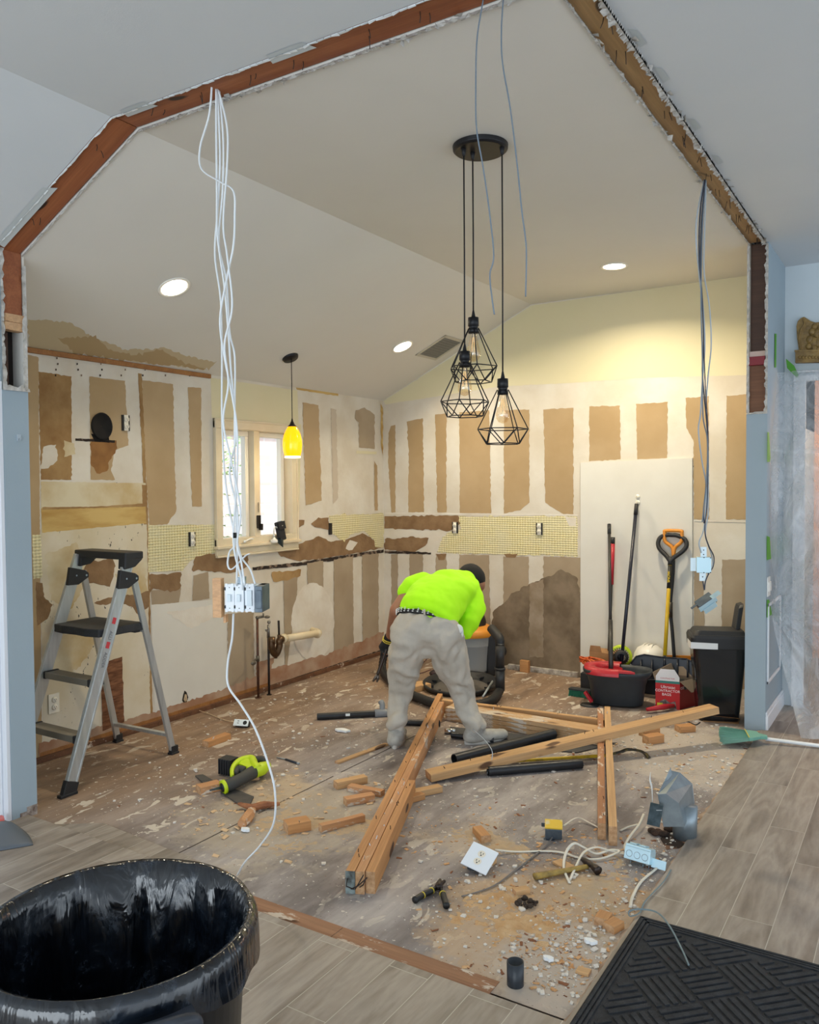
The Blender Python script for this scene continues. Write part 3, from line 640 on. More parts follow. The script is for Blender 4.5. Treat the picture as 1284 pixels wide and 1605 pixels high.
solo('garden_fence','overexposed horizontal board fence outside the kitchen window','fence',fn,mat('overexposed_fence','#cfcac8',.9))
rr=random.Random(4); fb=MB()
for k in range(900):
    a=rr.uniform(0,2*PI); r=rr.random()**.5; c=V((-8+.5*r*math.cos(a),7.6+.75*r*math.sin(a),1.55+rr.uniform(-1,1)*.75)); s=rr.uniform(.03,.07); R=Matrix.Rotation(rr.uniform(0,6),3,'Z')@Matrix.Rotation(rr.uniform(-1,1),3,'X')
    fb.add([c+R@V((-s,0,0)),c+R@V((0,s*.5,0)),c+R@V((s,0,0)),c+R@V((0,-s*.5,0))],[(0,1,2,3)])
tr=thing('garden_shrub','overexposed green leafy shrub outside the right window sash','shrub',(-8,7.6,-.5))
fb.build('foliage',mat('overexposed_leaves','#9fc08a',.8,c2='#86ad74'),tr,fixn=False); mb=MB(); mb.cone((-8,7.6,-.5),(-8,7.6,1.2),.05,.03); mb.build('stem',mat('bark','#8a7a68',.9),tr)
mb=MB(); mb.bb((-30,-10,-.6),(-4.5,30,-.5)); struct('ground',mb,mat('overexposed_gravel','#b5b9bb',1))
# ================================================================ FIXTURES IN THE CEILING
M_bulb=emit('downlight_glow','#fff0d0',22)
nS=V((SLOPE,0,-1)).normalized()
for i,(px,py,onsl,lab,e) in enumerate([(273,450,1,'round lit recessed ceiling light on the left slope, nearest the room opening',15),(631,543,1,'round lit recessed ceiling light beside the ceiling vent',15),(963,417,0,'round lit recessed ceiling light in the flat ceiling near the right wall',34)]):
    c=slp(px,py) if onsl else fl(px,py,3.11); n=nS if onsl else V((0,0,-1)); q=n.to_track_quat('Z','Y').to_matrix()
    t=thing('recessed_light',lab,'ceiling light',c,group='recessed ceiling lights')
    mb=MB(); mb.lathe([(.073,.0005),(.092,.0005),(.095,.004),(.092,.007),(.076,.006),(.073,.0005)],c,40,R=q); mb.build('trim_ring',mat('white_ring','#eeeae0',.4),t)
    mb=MB(); mb.lathe([(.0001,.004),(.076,.0035)],c,40,R=q,smooth=False); mb.build('lens',M_bulb,t)
    light('downlight','AREA',c+n*.02,e*.78,(1,.86,.62),size=.15,aim=c+n*1.0,shape='DISK',spread=2.6)
# ceiling vent
c=slp(690,545); q=Matrix((V((0,1,0)),V((0,1,0)).cross(nS)*-1,nS)).transposed()
t=thing('ceiling_vent','square grey louvred air vent on the sloped ceiling near the back wall','vent',c)
mb=MB()
for a,b,d in(((0,.15,.004),(.34,.03,.006),0),((0,-.15,.004),(.34,.03,.006),0),((.155,0,.004),(.03,.33,.006),0),((-.155,0,.004),(.03,.33,.006),0)): mb.box(c+q@V(a),b,q)
mb.build('vent_frame',mat('vent_paint','#bfb9ab',.5),t,bevel=.002)
mb=MB(); mb.box(c+q@V((0,0,.001)),(.28,.27,.002),q); mb.build('duct_opening',mat('vent_dark','#4a4740',.8),t)
mb=MB()
for k in range(13): mb.box(c+q@V((-.13+k*.0217,0,.005)),(.004,.27,.007),q)
for k in range(9): mb.box(c+q@V((0,-.12+k*.03,.006)),(.28,.004,.003),q)
mb.build('louvres',mat('vent_slat','#8d887c',.5),t)
# ================================================================ HANGING THINGS
M_blk=mat('black_metal','#16161a',.45,.3)
M_cord=mat('black_cord','#121216',.6)
def bulbglass():
    return glassmat('clear_bulb_glass',gl=.16,tint='#fff6e6')
M_bg=bulbglass(); M_fil=emit('warm_filament','#ffd9a0',.6)
cc=fl(753,228,3.11)
pl=thing('pendant_cluster','black round canopy with three wire cage pendants hanging at different heights','pendant light',(cc.x,cc.y,3.11))
mb=MB(); mb.lathe([(.001,3.082),(.112,3.082),(.122,3.09),(.124,3.109),(.001,3.1095)],(cc.x,cc.y,0),48,smooth=False); cano=mb.build('canopy',M_blk,pl,bevel=.002)
for px,py,bot in ((727,234,(729,545)),(741,240,(743,492)),(787,232,(789,588))):
    top=fl(px,py,3.08); d=(top-EYE).dot(CAM_F); b=dp(bot[0],bot[1],d); zt=b.z; x,y=top.x,top.y
    mb=MB(); mb.cone((x,y,3.085),(x,y,3.05),.012,.006,12); mb.tube([(x,y,3.06),(x+.001,y,(3.06+zt)/2),(x,y,zt)],.0035,8); mb.build('cord',M_cord,pl)
    mb=MB(); mb.lathe([(.004,zt+.02),(.009,zt-.005),(.010,zt-.01),(.024,zt-.012),(.025,zt-.05),(.021,zt-.052),(.021,zt-.062),(.024,zt-.065),(.024,zt-.082),(.001,zt-.083)],(x,y,0),24); mb.build('lamp_socket',M_blk,pl)
    n=6; R1,R2,zm,zb=.112,.082,zt-.235,zt-.30; mb=MB(); ph=.35+px*.1
    T=[V((x+.024*math.cos(ph+2*PI*k/n),y+.024*math.sin(ph+2*PI*k/n),zt-.06)) for k in range(n)]
    U=[V((x+R1*math.cos(ph+2*PI*k/n),y+R1*math.sin(ph+2*PI*k/n),zm)) for k in range(n)]
    B=[V((x+R2*math.cos(ph+2*PI*(k+.5)/n),y+R2*math.sin(ph+2*PI*(k+.5)/n),zb)) for k in range(n)]
    for k in range(n):
        for a,b2 in ((T[k],U[k]),(U[k],U[(k+1)%n]),(U[k],B[k]),(U[(k+1)%n],B[k]),(B[k],B[(k+1)%n])): mb.tube([a,b2],.0026,6)
        T2=T[k].lerp(T[(k+1)%n],.2)
    mb.build('cage',M_blk,pl)
    mb=MB(); mb.lathe([(.012,zt-.083),(.014,zt-.10),(.022,zt-.13),(.031,zt-.165),(.031,zt-.185),(.02,zt-.203),(.001,zt-.21)],(x,y,0),24); bu=mb.build('bulb',M_bg,pl)
    mb=MB()
    for k in range(4): a=k*PI/2; mb.tube([(x+.004*math.cos(a),y+.004*math.sin(a),zt-.10),(x+.012*math.cos(a),y+.012*math.sin(a),zt-.165)],.0009,4)
    mb.build('filament',M_fil,bu)
# amber pendant
c=slp(455,560); am=thing('pendant_light','single pendant with a glowing amber glass shade by the window','pendant light',c); q=nS.to_track_quat('Z','Y').to_matrix()
mb=MB(); mb.lathe([(.001,.022),(.055,.018),(.062,.004),(.062,0)],c,32,R=q); mb.build('canopy',M_blk,am)
d=(c-EYE).dot(CAM_F); b0=dp(458,658,d); b1=dp(460,717,d); x,y=b0.x,b0.y; zt=b0.z; H_=zt-b1.z
mb=MB(); mb.tube([(x,y,c.z+.0),(x,y,zt)],.003,8); mb.build('cord',M_cord,am)
mb=MB(); mb.lathe([(.004,zt+.01),(.008,zt-.01),(.02,zt-.035),(.034,zt-.05),(.03,zt-.052)],(x,y,0),24); mb.build('cap',mat('dark_bronze','x'),am)
m,nt,b=newmat('amber_glass'); b.inputs['Base Color'].default_value=s2l('#ffab00'); b.inputs['Roughness'].default_value=.15
sx=nt.nodes.new('ShaderNodeTexNoise'); sx.inputs['Scale'].default_value=8
b.inputs['Emission Color'].default_value=s2l('#ffae08'); b.inputs['Emission Strength'].default_value=1.15; nt.nodes.remove(sx)
prof=[(.031,-.05),(.047,-.075),(.062,-.11),(.071,-.15),(.073,-.19),(.068,-.235),(.058,-H_+.008)]
mb=MB(); mb.lathe([(r,zt+z) for r,z in prof],(x,y,0),32); mb.lathe([(r-.003,zt+z) for r,z in prof],(x,y,0),32); sh=mb.build('lamp_shade',m,am)
mb=MB(); mb.lathe([(.059,zt-H_+.010),(.0595,zt-H_-.002),(.055,zt-H_-.002),(.055,zt-H_+.010)],(x,y,0),32); mb.build('rim',emit('glowing_rim','#fff6e0',2.2),sh)
light('amber_bulb','POINT',(x,y,zt-H_-.03),3,(1,.8,.45),size=.03)
# ---- cable bundles
M_wht=mat('white_cable_jacket','#e6ebee',.45,bs=.05); M_gry=mat('grey_cable_jacket','#6d7a86',.5); M_gry2=mat('light_grey_cable','#a9b4bd',.5); M_navy=mat('dark_blue_cable','#2b3242',.5); M_steel=mat('galvanised_steel','#aebcc6',.42,.75,c2='#8d9aa5',scale=25); M_dsteel=mat('dull_grey_steel','#69747c',.5,.6,c2='#56606a',scale=20)
def cable(label,pts,r,m,pick,grp=None,jit=0,name='cable',cat='cable'):
    P=[pick(*p) if len(p)==2 else p for p in pts]; mb=MB(); mb.tube(catmull(P,7),r,8,flat=.62 if r>.0035 else None)
    return solo(name,label,cat,mb,m,group=grp)
pk=lambda dy: (lambda x,y: wy(x,y,2.30+dy))
G='white cables hanging from the left header beam'
cable('white cable looping widest left near the beam in the left bundle',[(333,122),(328,180),(314,230),(316,265),(345,285),(366,300),(368,340),(366,385),(357,430),(345,500),(352,560),(364,620),(372,680),(371,760),(366,850),(378,905),(380,925)],.0048,M_wht,pk(0),G)
cable('white cable hanging nearly straight down the middle of the left bundle into the switch box',[(339,140),(339,200),(340,300),(341,370),(352,450),(358,520),(362,580),(370,680),(360,740),(372,800),(372,860),(371,918)],.0048,M_wht,pk(.012),G)
cable('white cable bowing out left at window height in the left bundle',[(341,140),(345,250),(341,330),(337,400),(346,470),(348,560),(348,650),(352,740),(360,800),(369,850),(360,865),(357,885),(364,892),(384,872),(391,868)],.0045,M_wht,pk(.022),G)
cable('white cable twisting round the others and ending in the right side of the switch box',[(343,142),(356,200),(356,260),(350,350),(356,400),(364,480),(352,540),(358,600),(350,660),(362,720),(377,800),(372,850),(378,880),(384,918)],.0045,M_wht,pk(-.012),G)
cable('white cable bending into the right rear corner of the hanging switch box',[(344,143),(350,220),(349,300),(343,380),(355,440),(360,520),(368,560),(368,640),(368,720),(370,800),(371,840),(378,872),(392,892),(400,915)],.0045,M_wht,pk(.032),G)
cable('white cable snaking from the hanging switch box down to the floor behind the bin',[(366,962),(364,1000),(357,1040),(358,1075),(378,1105),(400,1142),(420,1195),(431,1240),(429,1290),(408,1325),(385,1350),fl(372,1372,.008)],.0052,M_wht,lambda x,y: wy(x,y,2.335))
mb=MB(); c=wy(368,835,2.30); mb.cone(c,c+V((0,0,-.02)),.0065); solo('cable_band','short black tape band round a white cable at sill height','tape',mb,mat('black_tape','#111111',.6))
# hanging switch box
c=wy(381,937,2.33); bx=thing('switch_box','four gang steel switch box hanging from white cables beside a pale wood block','electrical box',c)
Xr=V((.90,.43,0)).normalized(); R=Matrix((Xr,V((0,0,1)).cross(Xr),V((0,0,1)))).transposed()
def B(mb,a,b,mi=0): mb.box(c+R@V(a),b,R,mi)
mb=MB(); B(mb,(.008,.03,0),(.155,.055,.10)); B(mb,(-.012,.02,.065),(.03,.03,.03)); mb.tube([c+R@V((-.01,.02,.08)),c+R@V((-.01,.02,.105))],.003); mb.build('steel_box',M_steel,bx,bevel=.002)
mb=MB(); B(mb,(.073,.01,0),(.03,.10,.10)); B(mb,(.075,-.042,.0),(.022,.004,.07)); mb.build('side_bracket',M_dsteel,bx,bevel=.002)
mb=MB(); B(mb,(-.098,.0,.0),(.034,.038,.15)); B(mb,(-.08,.03,-.085),(.01,.03,.03)); mb.build('wood_block',wood('fresh_pale_wood','#dcae82','#cf9c6c',knots=False),bx,bevel=.001)
M_plas=mat('white_switch_plastic','#e9eef4',.35)
for k,x in enumerate((-.052,-.014,.028)):
    mb=MB(); B(mb,(x,-.002,0),(.037,.005,.105)); 
    for z in(-.049,.049): B(mb,(x-.012,-.004,z),(.01,.005,.012)); B(mb,(x+.012,-.004,z),(.01,.005,.012))
    sw=mb.build('switch',M_plas,bx,bevel=.001)
    mb=MB(); B(mb,(x,-.008,0),(.014,.012,.028) if k<2 else (.02,.006,.06)); mb.build('toggle',mat('switch_toggle','#d3dfe6',.3),sw,bevel=.001)
    for z in(-.035,.035): mb=MB(); B(mb,(x-.018,-.0045,z),(.006,.003,.012)); mb.build('dark_slot',mat('black_detail','#15181c',.5),sw)
    for z in(-.04,.04): mb=MB(); B(mb,(x,-.0052,z),(.003,.002,.003)); mb.build('screw',mat('black_detail','x'),sw)
# right bundle
pr=lambda dx: (lambda x,y: wx(x,y,-.925+dx))
G='cables hanging from the tan beam near the right wall'
for lab,pts,r,m in (('white cable at the left edge of the right hanging bundle',[(1104,282),(1094,330),(1091,370),(1096,430),(1102,480),(1105,540),(1101,600),(1098,650),(1095,675),(1100,720),(1107,760),(1106,800),(1103,830),(1096,850),(1099,866)],.0035,M_gry2),
  ('dark blue cable running down the middle of the right hanging bundle',[(1105,282),(1098,330),(1096,400),(1101,470),(1103,540),(1101,580),(1104,620),(1108,660),(1110,700),(1107,760),(1103,800),(1104,820)],.0035,M_navy),
  ('second dark cable with a bow behind the hanging junction box',[(1106,283),(1100,340),(1098,420),(1102,500),(1104,560),(1106,610),(1110,680),(1109,780),(1105,830),(1111,855),(1119,872),(1118,888),(1110,900)],.0042,M_navy),
  ('pale grey cable bowing out right at ceiling height in the right bundle',[(1107,283),(1104,380),(1104,430),(1112,480),(1115,540),(1110,590),(1107,640),(1110,700),(1110,800),(1109,812),(1106,840),(1115,868),(1117,885),(1108,898)],.0033,M_gry2),
  ('blue grey cable ending above the hanging junction box',[(1106,283),(1101,360),(1099,460),(1101,560),(1102,650),(1109,690),(1108,750),(1104,790),(1101,818)],.0033,M_gry)):
    cable(lab,pts,r,m,pr(random.uniform(-.008,.008)),G)
c=wx(1103,885,-.925); jb=thing('junction_box','galvanised junction box with pencil marks hanging beside the yellow shovel','electrical box',c)
Xr=V((.95,.3,0)).normalized(); R=Matrix((Xr,V((0,0,1)).cross(Xr),V((0,0,1)))).transposed()
mb=MB(); B(mb,(0,.0,0),(.066,.04,.075)); B(mb,(0,-.021,0),(.068,.003,.077)); mb.build('steel_box',mat('bright_zinc','#bcd8e2',.35,.4),jb,bevel=.002)
mb=MB(); B(mb,(-.048,0,.0),(.026,.003,.065)); B(mb,(-.0,0,.062),(.028,.003,.05)); B(mb,(-.004,0,-.058),(.03,.003,.045)); mb.build('mounting_ear',mat('pale_zinc','#d3e2e8',.4,.3),jb)
for x,z in((0,.05),(0,.072),(-.004,-.06),(0,.037),(0,-.037),(.03,.036),(.03,-.036)):
    mb=MB(); B(mb,(x,-.0225 if abs(z)<.04 else -.002,z),(.005,.002,.005)); mb.build('screw',mat('black_detail','x'),jb)
mb=MB(); mb.tube(catmull([c+V((-.004,0,-.08)),c+V((.0,0,-.10)),c+V((.004,0,-.125))]),.003); mb.tube(catmull([c+V((.03,0,-.03)),c+V((.01,0,-.08)),c+V((.005,0,-.125))]),.003); mb.build('lead_wire',M_navy,jb)
c=wx(1104,940,-.925); bk=thing('metal_bracket','bent tilted steel bracket box dangling under the hanging junction box','bracket',c)
R=Matrix.Rotation(.5,3,'Z')@Matrix.Rotation(-.62,3,'Y')@Matrix.Rotation(.5,3,'X')
mb=MB(); B(mb,(0,0,0),(.085,.05,.006)); B(mb,(0,.022,-.02),(.085,.004,.04)); B(mb,(-.042,0,-.02),(.004,.045,.04)); B(mb,(.042,0,-.02),(.004,.045,.04)); B(mb,(-.06,0,.002),(.035,.012,.004)); mb.build('steel_box',M_dsteel,bk,bevel=.001)
mb=MB(); B(mb,(.0,-.024,-.016),(.10,.003,.03)); B(mb,(.055,-.02,.004),(.05,.03,.002)); B(mb,(0,-.03,-.04),(.07,.003,.03)); mb.build('bright_flange',mat('bright_zinc','x'),bk,bevel=.001)
G='thin grey wires hanging from the front header beam'
cable('thin grey wire dropping past the black canopy, ending left of the caged lamps',[(758,-3),(748,60),(746,130),(747,200),(757,260),(767,330),(774,400),(768,430),(771,465),(775,493)],.0024,M_gry,pk(.04),G,name='wire',cat='wire')
cable('thin grey wire right of the canopy ending free above the yellow wall',[(789,-3),(786,50),(788,100),(800,170),(811,260),(818,330),(825,390),(824,465)],.0024,M_gry,pk(.05),G,name='wire',cat='wire')
# ================================================================ ON THE WALLS
M_ivory=mat('ivory_outlet','#e6e0d0',.4); M_socket=mat('socket_slots','#1c1a18',.5)
def outlet(c,ax,nrm,lab,plate=False,box=True,s=1.0,name='wall_outlet'):
    t=thing(name,lab,'outlet',c,group=None); X=V(ax); N=V(nrm); R=Matrix((X,N,V((0,0,1)))).transposed()
    def Q(mb,a,b): mb.box(c+R@V(a)*s,V(b)*s,R)
    if box: mb=MB(); Q(mb,(0,-.01,0),(.058,.03,.10)); mb.build('wall_box',M_socket,t,bevel=.001)
    if plate: mb=MB(); Q(mb,(0,.003,0),(.07,.006,.115)); mb.build('cover_plate',M_ivory,t,bevel=.002)
    for z in(-.022,.022):
        mb=MB(); mb.lathe([(.001,.003),(.016,.003),(.0175,0),(.0175,-.008)],c+R@V((0,.0135,z))*s,20,R=R@Matrix.Rotation(-PI/2,3,'X')); r=mb.build('receptacle_face',M_ivory,t)
        mb=MB(); 
        for a in(-.006,.006): Q(mb,(a,.0170,z+.003),(.002,.001,.007))
        Q(mb,(0,.0170,z-.006),(.004,.001,.004)); mb.build('slot',M_socket,r)
    if not plate: mb=MB(); Q(mb,(0,.006,0),(.032,.006,.10)); mb.build('yoke',M_ivory,t,bevel=.001)
    return t
oL=lambda px,py,l,**k: outlet(wx(px,py,LX)+V((.006,0,0)),(0,1,0),(1,0,0),l,**k)
oB=lambda px,py,l,**k: outlet(wy(px,py,BY)+V((0,-.006,0)),(1,0,0),(0,-1,0),l,**k)
oL(196,663,'uncovered outlet high on the stained wall beside the round vent hole')
oL(300,845,'uncovered outlet in the yellow ridged patch left of the window')
oL(83,1102,'covered ivory outlet low on the left wall behind the step ladder',plate=True,box=False)
oB(714,827,'uncovered outlet at the left edge of the ridged patch on the back wall')
oB(846,829,'uncovered outlet in the middle of the yellow ridged patch on the back wall')
oB(1001,783,'covered outlet high on the plain white drywall panel',plate=True,box=False)
mb=MB(); c=wx(517,829,LX); mb.bb(c+V((-.02,-.02,-.05)),c+V((.012,.02,.05))); solo('wall_box','empty dark electrical box at the ragged yellow patch right of the window','electrical box',mb,M_socket,bevel=.002)
c=wx(158,668,LX); vh=thing('vent_hole','black round exhaust duct opening in the stained left wall','duct',c)
Rx=Matrix.Rotation(PI/2,3,'Y')
mb=MB(); mb.lathe([(.080,.0),(.084,.016),(.076,.018),(.070,.006),(.001,.004)],c,28,R=Rx,sx=1,sy=.9); mb.build('duct_collar',mat('dark_duct_inside','#0b0908',.9,c2='#1a1512',scale=12),vh)  # solid black disc, the dark of the duct's depth put into its colour
mb=MB(); mb.add([c+V((.003,-.075,-.05)),c+V((.003,.055,-.06)),c+V((.003,.06,-.10)),c+V((.003,-.05,-.095))],[(0,1,2,3)]); mb.build('lower_opening',mat('opening_black','#15100d',1),vh,fixn=False)  # flat black quad at the foot of the duct opening
# plumbing
def wp(px,py,off): return wx(px,py,LX+off)
M_cop=mat('oxidised_copper','#6a4532',.5,.5,c2='#4a332a',scale=30); M_brz=mat('dark_brass','#4d3b2c',.35,.7,c2='#6b5239',scale=12); M_pvc=mat('cream_pvc','#d9c8a6',.4); M_iron=mat('black_iron_pipe','#2a2422',.6,.4)
f1,f2=fl(405,1094),fl(422,1089)
t=thing('water_pipe','tall copper supply pipe with two grey valves standing left of the drain trap','pipe',f1)
def up(f,py,px=None): 
    # point above floor point f seen at image row py
    lo,hi=0,2.5
    for _ in range(40):
        m_=(lo+hi)/2; q=V((f.x,f.y,m_))-EYE; yy=802.5-FPX*q.dot(CAM_U)/q.dot(CAM_F)
        if yy<py: hi=m_
        else: lo=m_
    return lo
zA=up(f1,968); mb=MB(); mb.tube([f1,V((f1.x,f1.y,zA))],.0095,12); mb.cone(f1,f1+V((0,0,.004)),.025); mb.build('pipe',M_cop,t)
z2=up(f1,1032); zt=zA
mb=MB(); mb.sphere((f1.x,f1.y,zA),.014); mb.tube([(f1.x,f1.y,zA),(f1.x+.03,f1.y+.04,zA+.006)],.010); mb.sphere((f1.x+.045,f1.y+.06,zA),(.022,.022,.011)); mb.cone((f1.x+.03,f1.y+.035,zA),(f1.x+.03,f1.y+.035,zA+.03),.006); mb.build('valve',mat('corroded_valve','#6c665c',.45,.6),t)
mb=MB(); mb.cone((f1.x,f1.y,z2+.02),(f1.x,f1.y,z2-.02),.014); mb.tube(catmull([(f1.x,f1.y,z2),(f1.x+.02,f1.y-.05,z2),(f1.x+.04,f1.y-.08,z2-.01)]),.008); mb.sphere((f1.x+.045,f1.y-.095,z2-.012),(.012,.026,.017)); mb.build('valve',mat('corroded_valve','x'),t)
t=thing('water_pipe','shorter dark supply pipe with a small shutoff valve just left of the drain trap','pipe',f2)
zB=up(f2,975); mb=MB(); mb.tube([f2,(f2.x,f2.y,zB-.10)],.009,12); mb.cone(f2,f2+V((0,0,.004)),.02); mb.build('pipe',M_iron,t)
mb=MB(); mb.cone((f2.x,f2.y,zB-.12),(f2.x,f2.y,zB-.02),.013,.009); mb.sphere((f2.x+.006,f2.y,zB),.014); mb.sphere((f2.x+.01,f2.y-.03,zB-.055),(.008,.015,.013)); mb.tube([(f2.x,f2.y,zB-.06),(f2.x+.01,f2.y-.025,zB-.055)],.006); mb.build('valve',mat('chromed_valve','#8f8b84',.3,.8),t)
tp=wp(437,1005,.13); wl=wx(492,990,LX+.03); t=thing('drain_pipe','cream drain pipe from the wall joined to a dark brass trap','pipe',tp)
ax=(wl-tp); ax.z=0
o=tp+V((0,.03,.01)); mb=MB(); mb.tube([o+V((0,.015,.0)),V((wl.x+.06,wl.y-.03,wl.z-.005)),V((wl.x+.03,wl.y+.0,wl.z)),V((LX-.02,wl.y+.008,wl.z+.004))],[.029,.029,.031,.031],16); mb.cone(o+V((.0,.01,-.001)),o+V((-.005,.045,.001)),.036); mb.cone(V((wl.x+.075,wl.y-.05,wl.z-.007)),V((wl.x+.05,wl.y-.01,wl.z-.004)),.035); mb.build('pvc_pipe',M_pvc,t)
mb=MB(); mb.disc((LX+.002,wl.y+.012,wl.z+.008),.042,(1,0,0)); mb.build('wall_hole',M_socket,t,fixn=False)
mb=MB(); y1=o.y-.025; y0=y1-.085; mb.tube(catmull([(o.x,y0,o.z+.02),(o.x,y0,o.z-.05),(o.x,(y0+y1)/2,o.z-.105),(o.x,y1,o.z-.05),(o.x,y1,o.z-.01),(o.x,y1+.02,o.z+.0),(o.x,o.y+.012,o.z)],6),.027,14); mb.cone((o.x,y0,o.z+.035),(o.x,y0,o.z-.02),.028); mb.cone((o.x,(y0+y1)/2,o.z-.115),(o.x,(y0+y1)/2,o.z-.135),.014)
mb.cone((o.x,y1,o.z-.0),(o.x,y1,o.z+.04),.014); mb.build('trap',M_brz,t)
mb=MB(); mb.tube([(o.x,y1,o.z+.03),(o.x+.004,y1-.008,o.z+.15)],.0085,10); mb.build('stub_pipe',M_iron,t)
# phone pouch on the sill
c=wx(437,838,LX+.05); t=thing('phone_pouch','black belt pouch with a flap leaning on the window sill','pouch',c); c.z=wx(437,849,LX+.03).z
R=Matrix.Rotation(.15,3,'X')@Matrix.Rotation(-.12,3,'Y')
mb=MB(); mb.box(c+V((0,.02,.085)),(.035,.075,.15),R); mb.build('pouch_body',mat('black_nylon','#15161c',.7),t,bevel=.008)
mb=MB(); mb.box(c+V((.019,.018,.130)),(.006,.078,.06),R); mb.box(c+V((.024,.018,.128)),(.003,.012,.008),R,1); mb.build('flap',[mat('black_nylon','x'),mat('metal_logo','#b8b4a8',.3,.8)],t,bevel=.002)
mb=MB(); mb.add([c+V(p) for p in((.03,-.05,.04),(.03,.02,.02),(.035,.01,-.045),(.02,-.045,.0),(.045,-.03,.03))],[(0,1,2,3),(0,1,4),(3,2,4),(1,2,4)]); mb.build('strap',mat('dark_teal_strap','#1d2c30',.6),t,fixn=False)
mb=MB(); a=c+V((.0,-.055,.0)); mb.lathe([(.03,0),(.03,.02),(.012,.03),(.009,.04)],a,16); mb.tube(catmull([a+V((0,0,.04)),a+V((0,.0,.09)),a+V((0,.02,.12)),a+V((0,.05,.1))]),.005); solo('white_holder','small white suction holder beside the black pouch on the sill','holder',mb,mat('white_enamel','x'))
# ragged cable hole low on the wall and its lead
mb=MB(); c=wx(290,1092,LX); mb.add([c+V((.003,y,z)) for y,z in((-.03,-.02),(-.012,-.045),(.012,-.04),(.028,-.01),(.012,.03),(-.006,.045),(-.018,.02))],[tuple(range(7))]); mb.add([c+V((.006,y,z)) for y,z in((-.018,-.015),(-.004,-.035),(.014,-.02),(.012,.012),(-.006,.02))],[tuple(range(5))],1)
mb.tube([c+V((.005,0,0)),c+V((.03,-.005,-.035))],.003,6,1)
solo('cable_hole','small ragged hole low in the left wall with a tan lead poking out','hole',mb,[M_socket,mat('tan_cable','#c3ac8c',.6)],fixn=False)
r_=fl(380,1139); mb=MB(); mb.tube(catmull([fl(268,1118,.004),fl(300,1112,.02),fl(325,1118,.01),fl(350,1128,.006),V((r_.x-.05,r_.y-.0,.02))]),.003,6); solo('cable','thin tan cable on the floor leading from the wall hole to the small outlet','cable',mb,mat('tan_cable','x'))
c=V((r_.x,r_.y,.022)); t=thing('floor_outlet','white duplex outlet in a dark box lying on the floor near the left wall','outlet',(c.x,c.y,0)); R=Matrix.Rotation(.35,3,'Z')@Matrix.Rotation(.9,3,'X')
mb=MB(); mb.box(c,(.10,.034,.04),R); mb.build('outlet_box',mat('dark_plastic_box','#2b2f33',.5),t,bevel=.003)
mb=MB(); mb.box(c+R@V((0,-.004,.022)),(.104,.046,.005),R); mb.build('outlet_face',mat('white_plate','#dfe8ea',.4),t,bevel=.002)
mb=MB(); mb.disc(c+R@V((.028,-.004,.0252)),.014,R@V((0,0,1))); mb.box(c+R@V((-.02,-.008,.0252)),(.012,.004,.001),R); mb.box(c+R@V((-.02,.006,.0252)),(.012,.004,.001),R); mb.build('slot',mat('black_detail','x'),t)
# plastic sheet, tape, carving
YH=6.35
def sheetmat():
    m=bpy.data.materials.new('clear_plastic_sheet'); m.use_nodes=True; nt=m.node_tree; b=nt.nodes['Principled BSDF']; o=nt.nodes['Material Output']
    b.inputs['Base Color'].default_value=s2l('#c9ccd0'); b.inputs['Roughness'].default_value=.22; b.inputs['Specular IOR Level'].default_value=.9
    n=noisetex(nt,11,5,.6,stretch=(1,1,.45),dist=1.3); n2=noisetex(nt,3.5,3,.5,stretch=(1.6,1.6,.35),dist=.8); bump(nt,b,mth(nt,'ADD',mth(nt,'MULTIPLY',n.outputs[0],.5),n2.outputs[0]),.9,.03)
    tr=nt.nodes.new('ShaderNodeBsdfTransparent'); mx=nt.nodes.new('ShaderNodeMixShader'); r=ramp(nt,n.outputs[0],[(.35,.30),(.7,.60)])
    nt.links.new(r.outputs[0],mx.inputs[0]); nt.links.new(tr.outputs[0],mx.inputs[1]); nt.links.new(b.outputs[0],mx.inputs[2]); nt.links.new(mx.outputs[0],o.inputs[0]); return m
left=[(0,wx(1219,584,-.845)),(.12,wx(1214,640,-.845)),(.25,wx(1208,705,-.848)),(.31,wx(1208,728,-.852)),(.5,wx(1208,830,-.85)),(.62,wx(1209,905,-.85)),(.675,wx(1209,958,-.852)),(.70,wx(1211,968,-.84)),(.8,wy(1226,1035,5.72)),(.9,wy(1240,1092,5.68)),(1,fl(1256,1156,.03))]
for i,(t_,p_) in enumerate(left): print('sheet',t_,tuple(round(x,2) for x in p_))
def lerpk(t):
    for (a,p),(b,q) in zip(left,left[1:]):
        if t<=b: return p.lerp(q,(t-a)/(b-a))
    return left[-1][1]
mb=MB(); NU,NV=80,110; Y0t=YH-.06
for j in range(NV+1):
    t=j/NV; L=lerpk(t)
    for i in range(NU+1):
        u=i/NU; right=V((.25,6.2-.55*t**1.3,2.33-2.31*t)); 
        if j==0: right.y=YH-.04
        topx=L.lerp(V((-.78,YH-.04,2.33)),min(1,u*12)) if t<.02 else None
        p=L.lerp(right,u**.9); 
        if t<.02 and u>.05: p.z=2.33
        wv=math.sin(u*34+2.2*math.sin(t*3)+noise.noise(V((u*5,t*3,0)))*5)*.018*(.35+t*.6)*min(1,u*14)
        cr=noise.noise(V((u*14,t*9,2)))*.035*min(1,u*10)*(t>.02)
        p=p+V((.1*wv,-1,0))*(wv+cr)*1.0
        if t>.02: p.y-=math.sin(min(1,u*1.6)*PI)*.10*math.sin(t*PI)
        gx,gy=u*1.15,(t-.69)*2.3; gd=math.hypot(gx,gy); p.y-=math.sin(math.atan2(gy,gx+1e-4)*13)*.036*math.exp(-gd*1.8)*min(1,gd*9)
        mb.v.append(p)
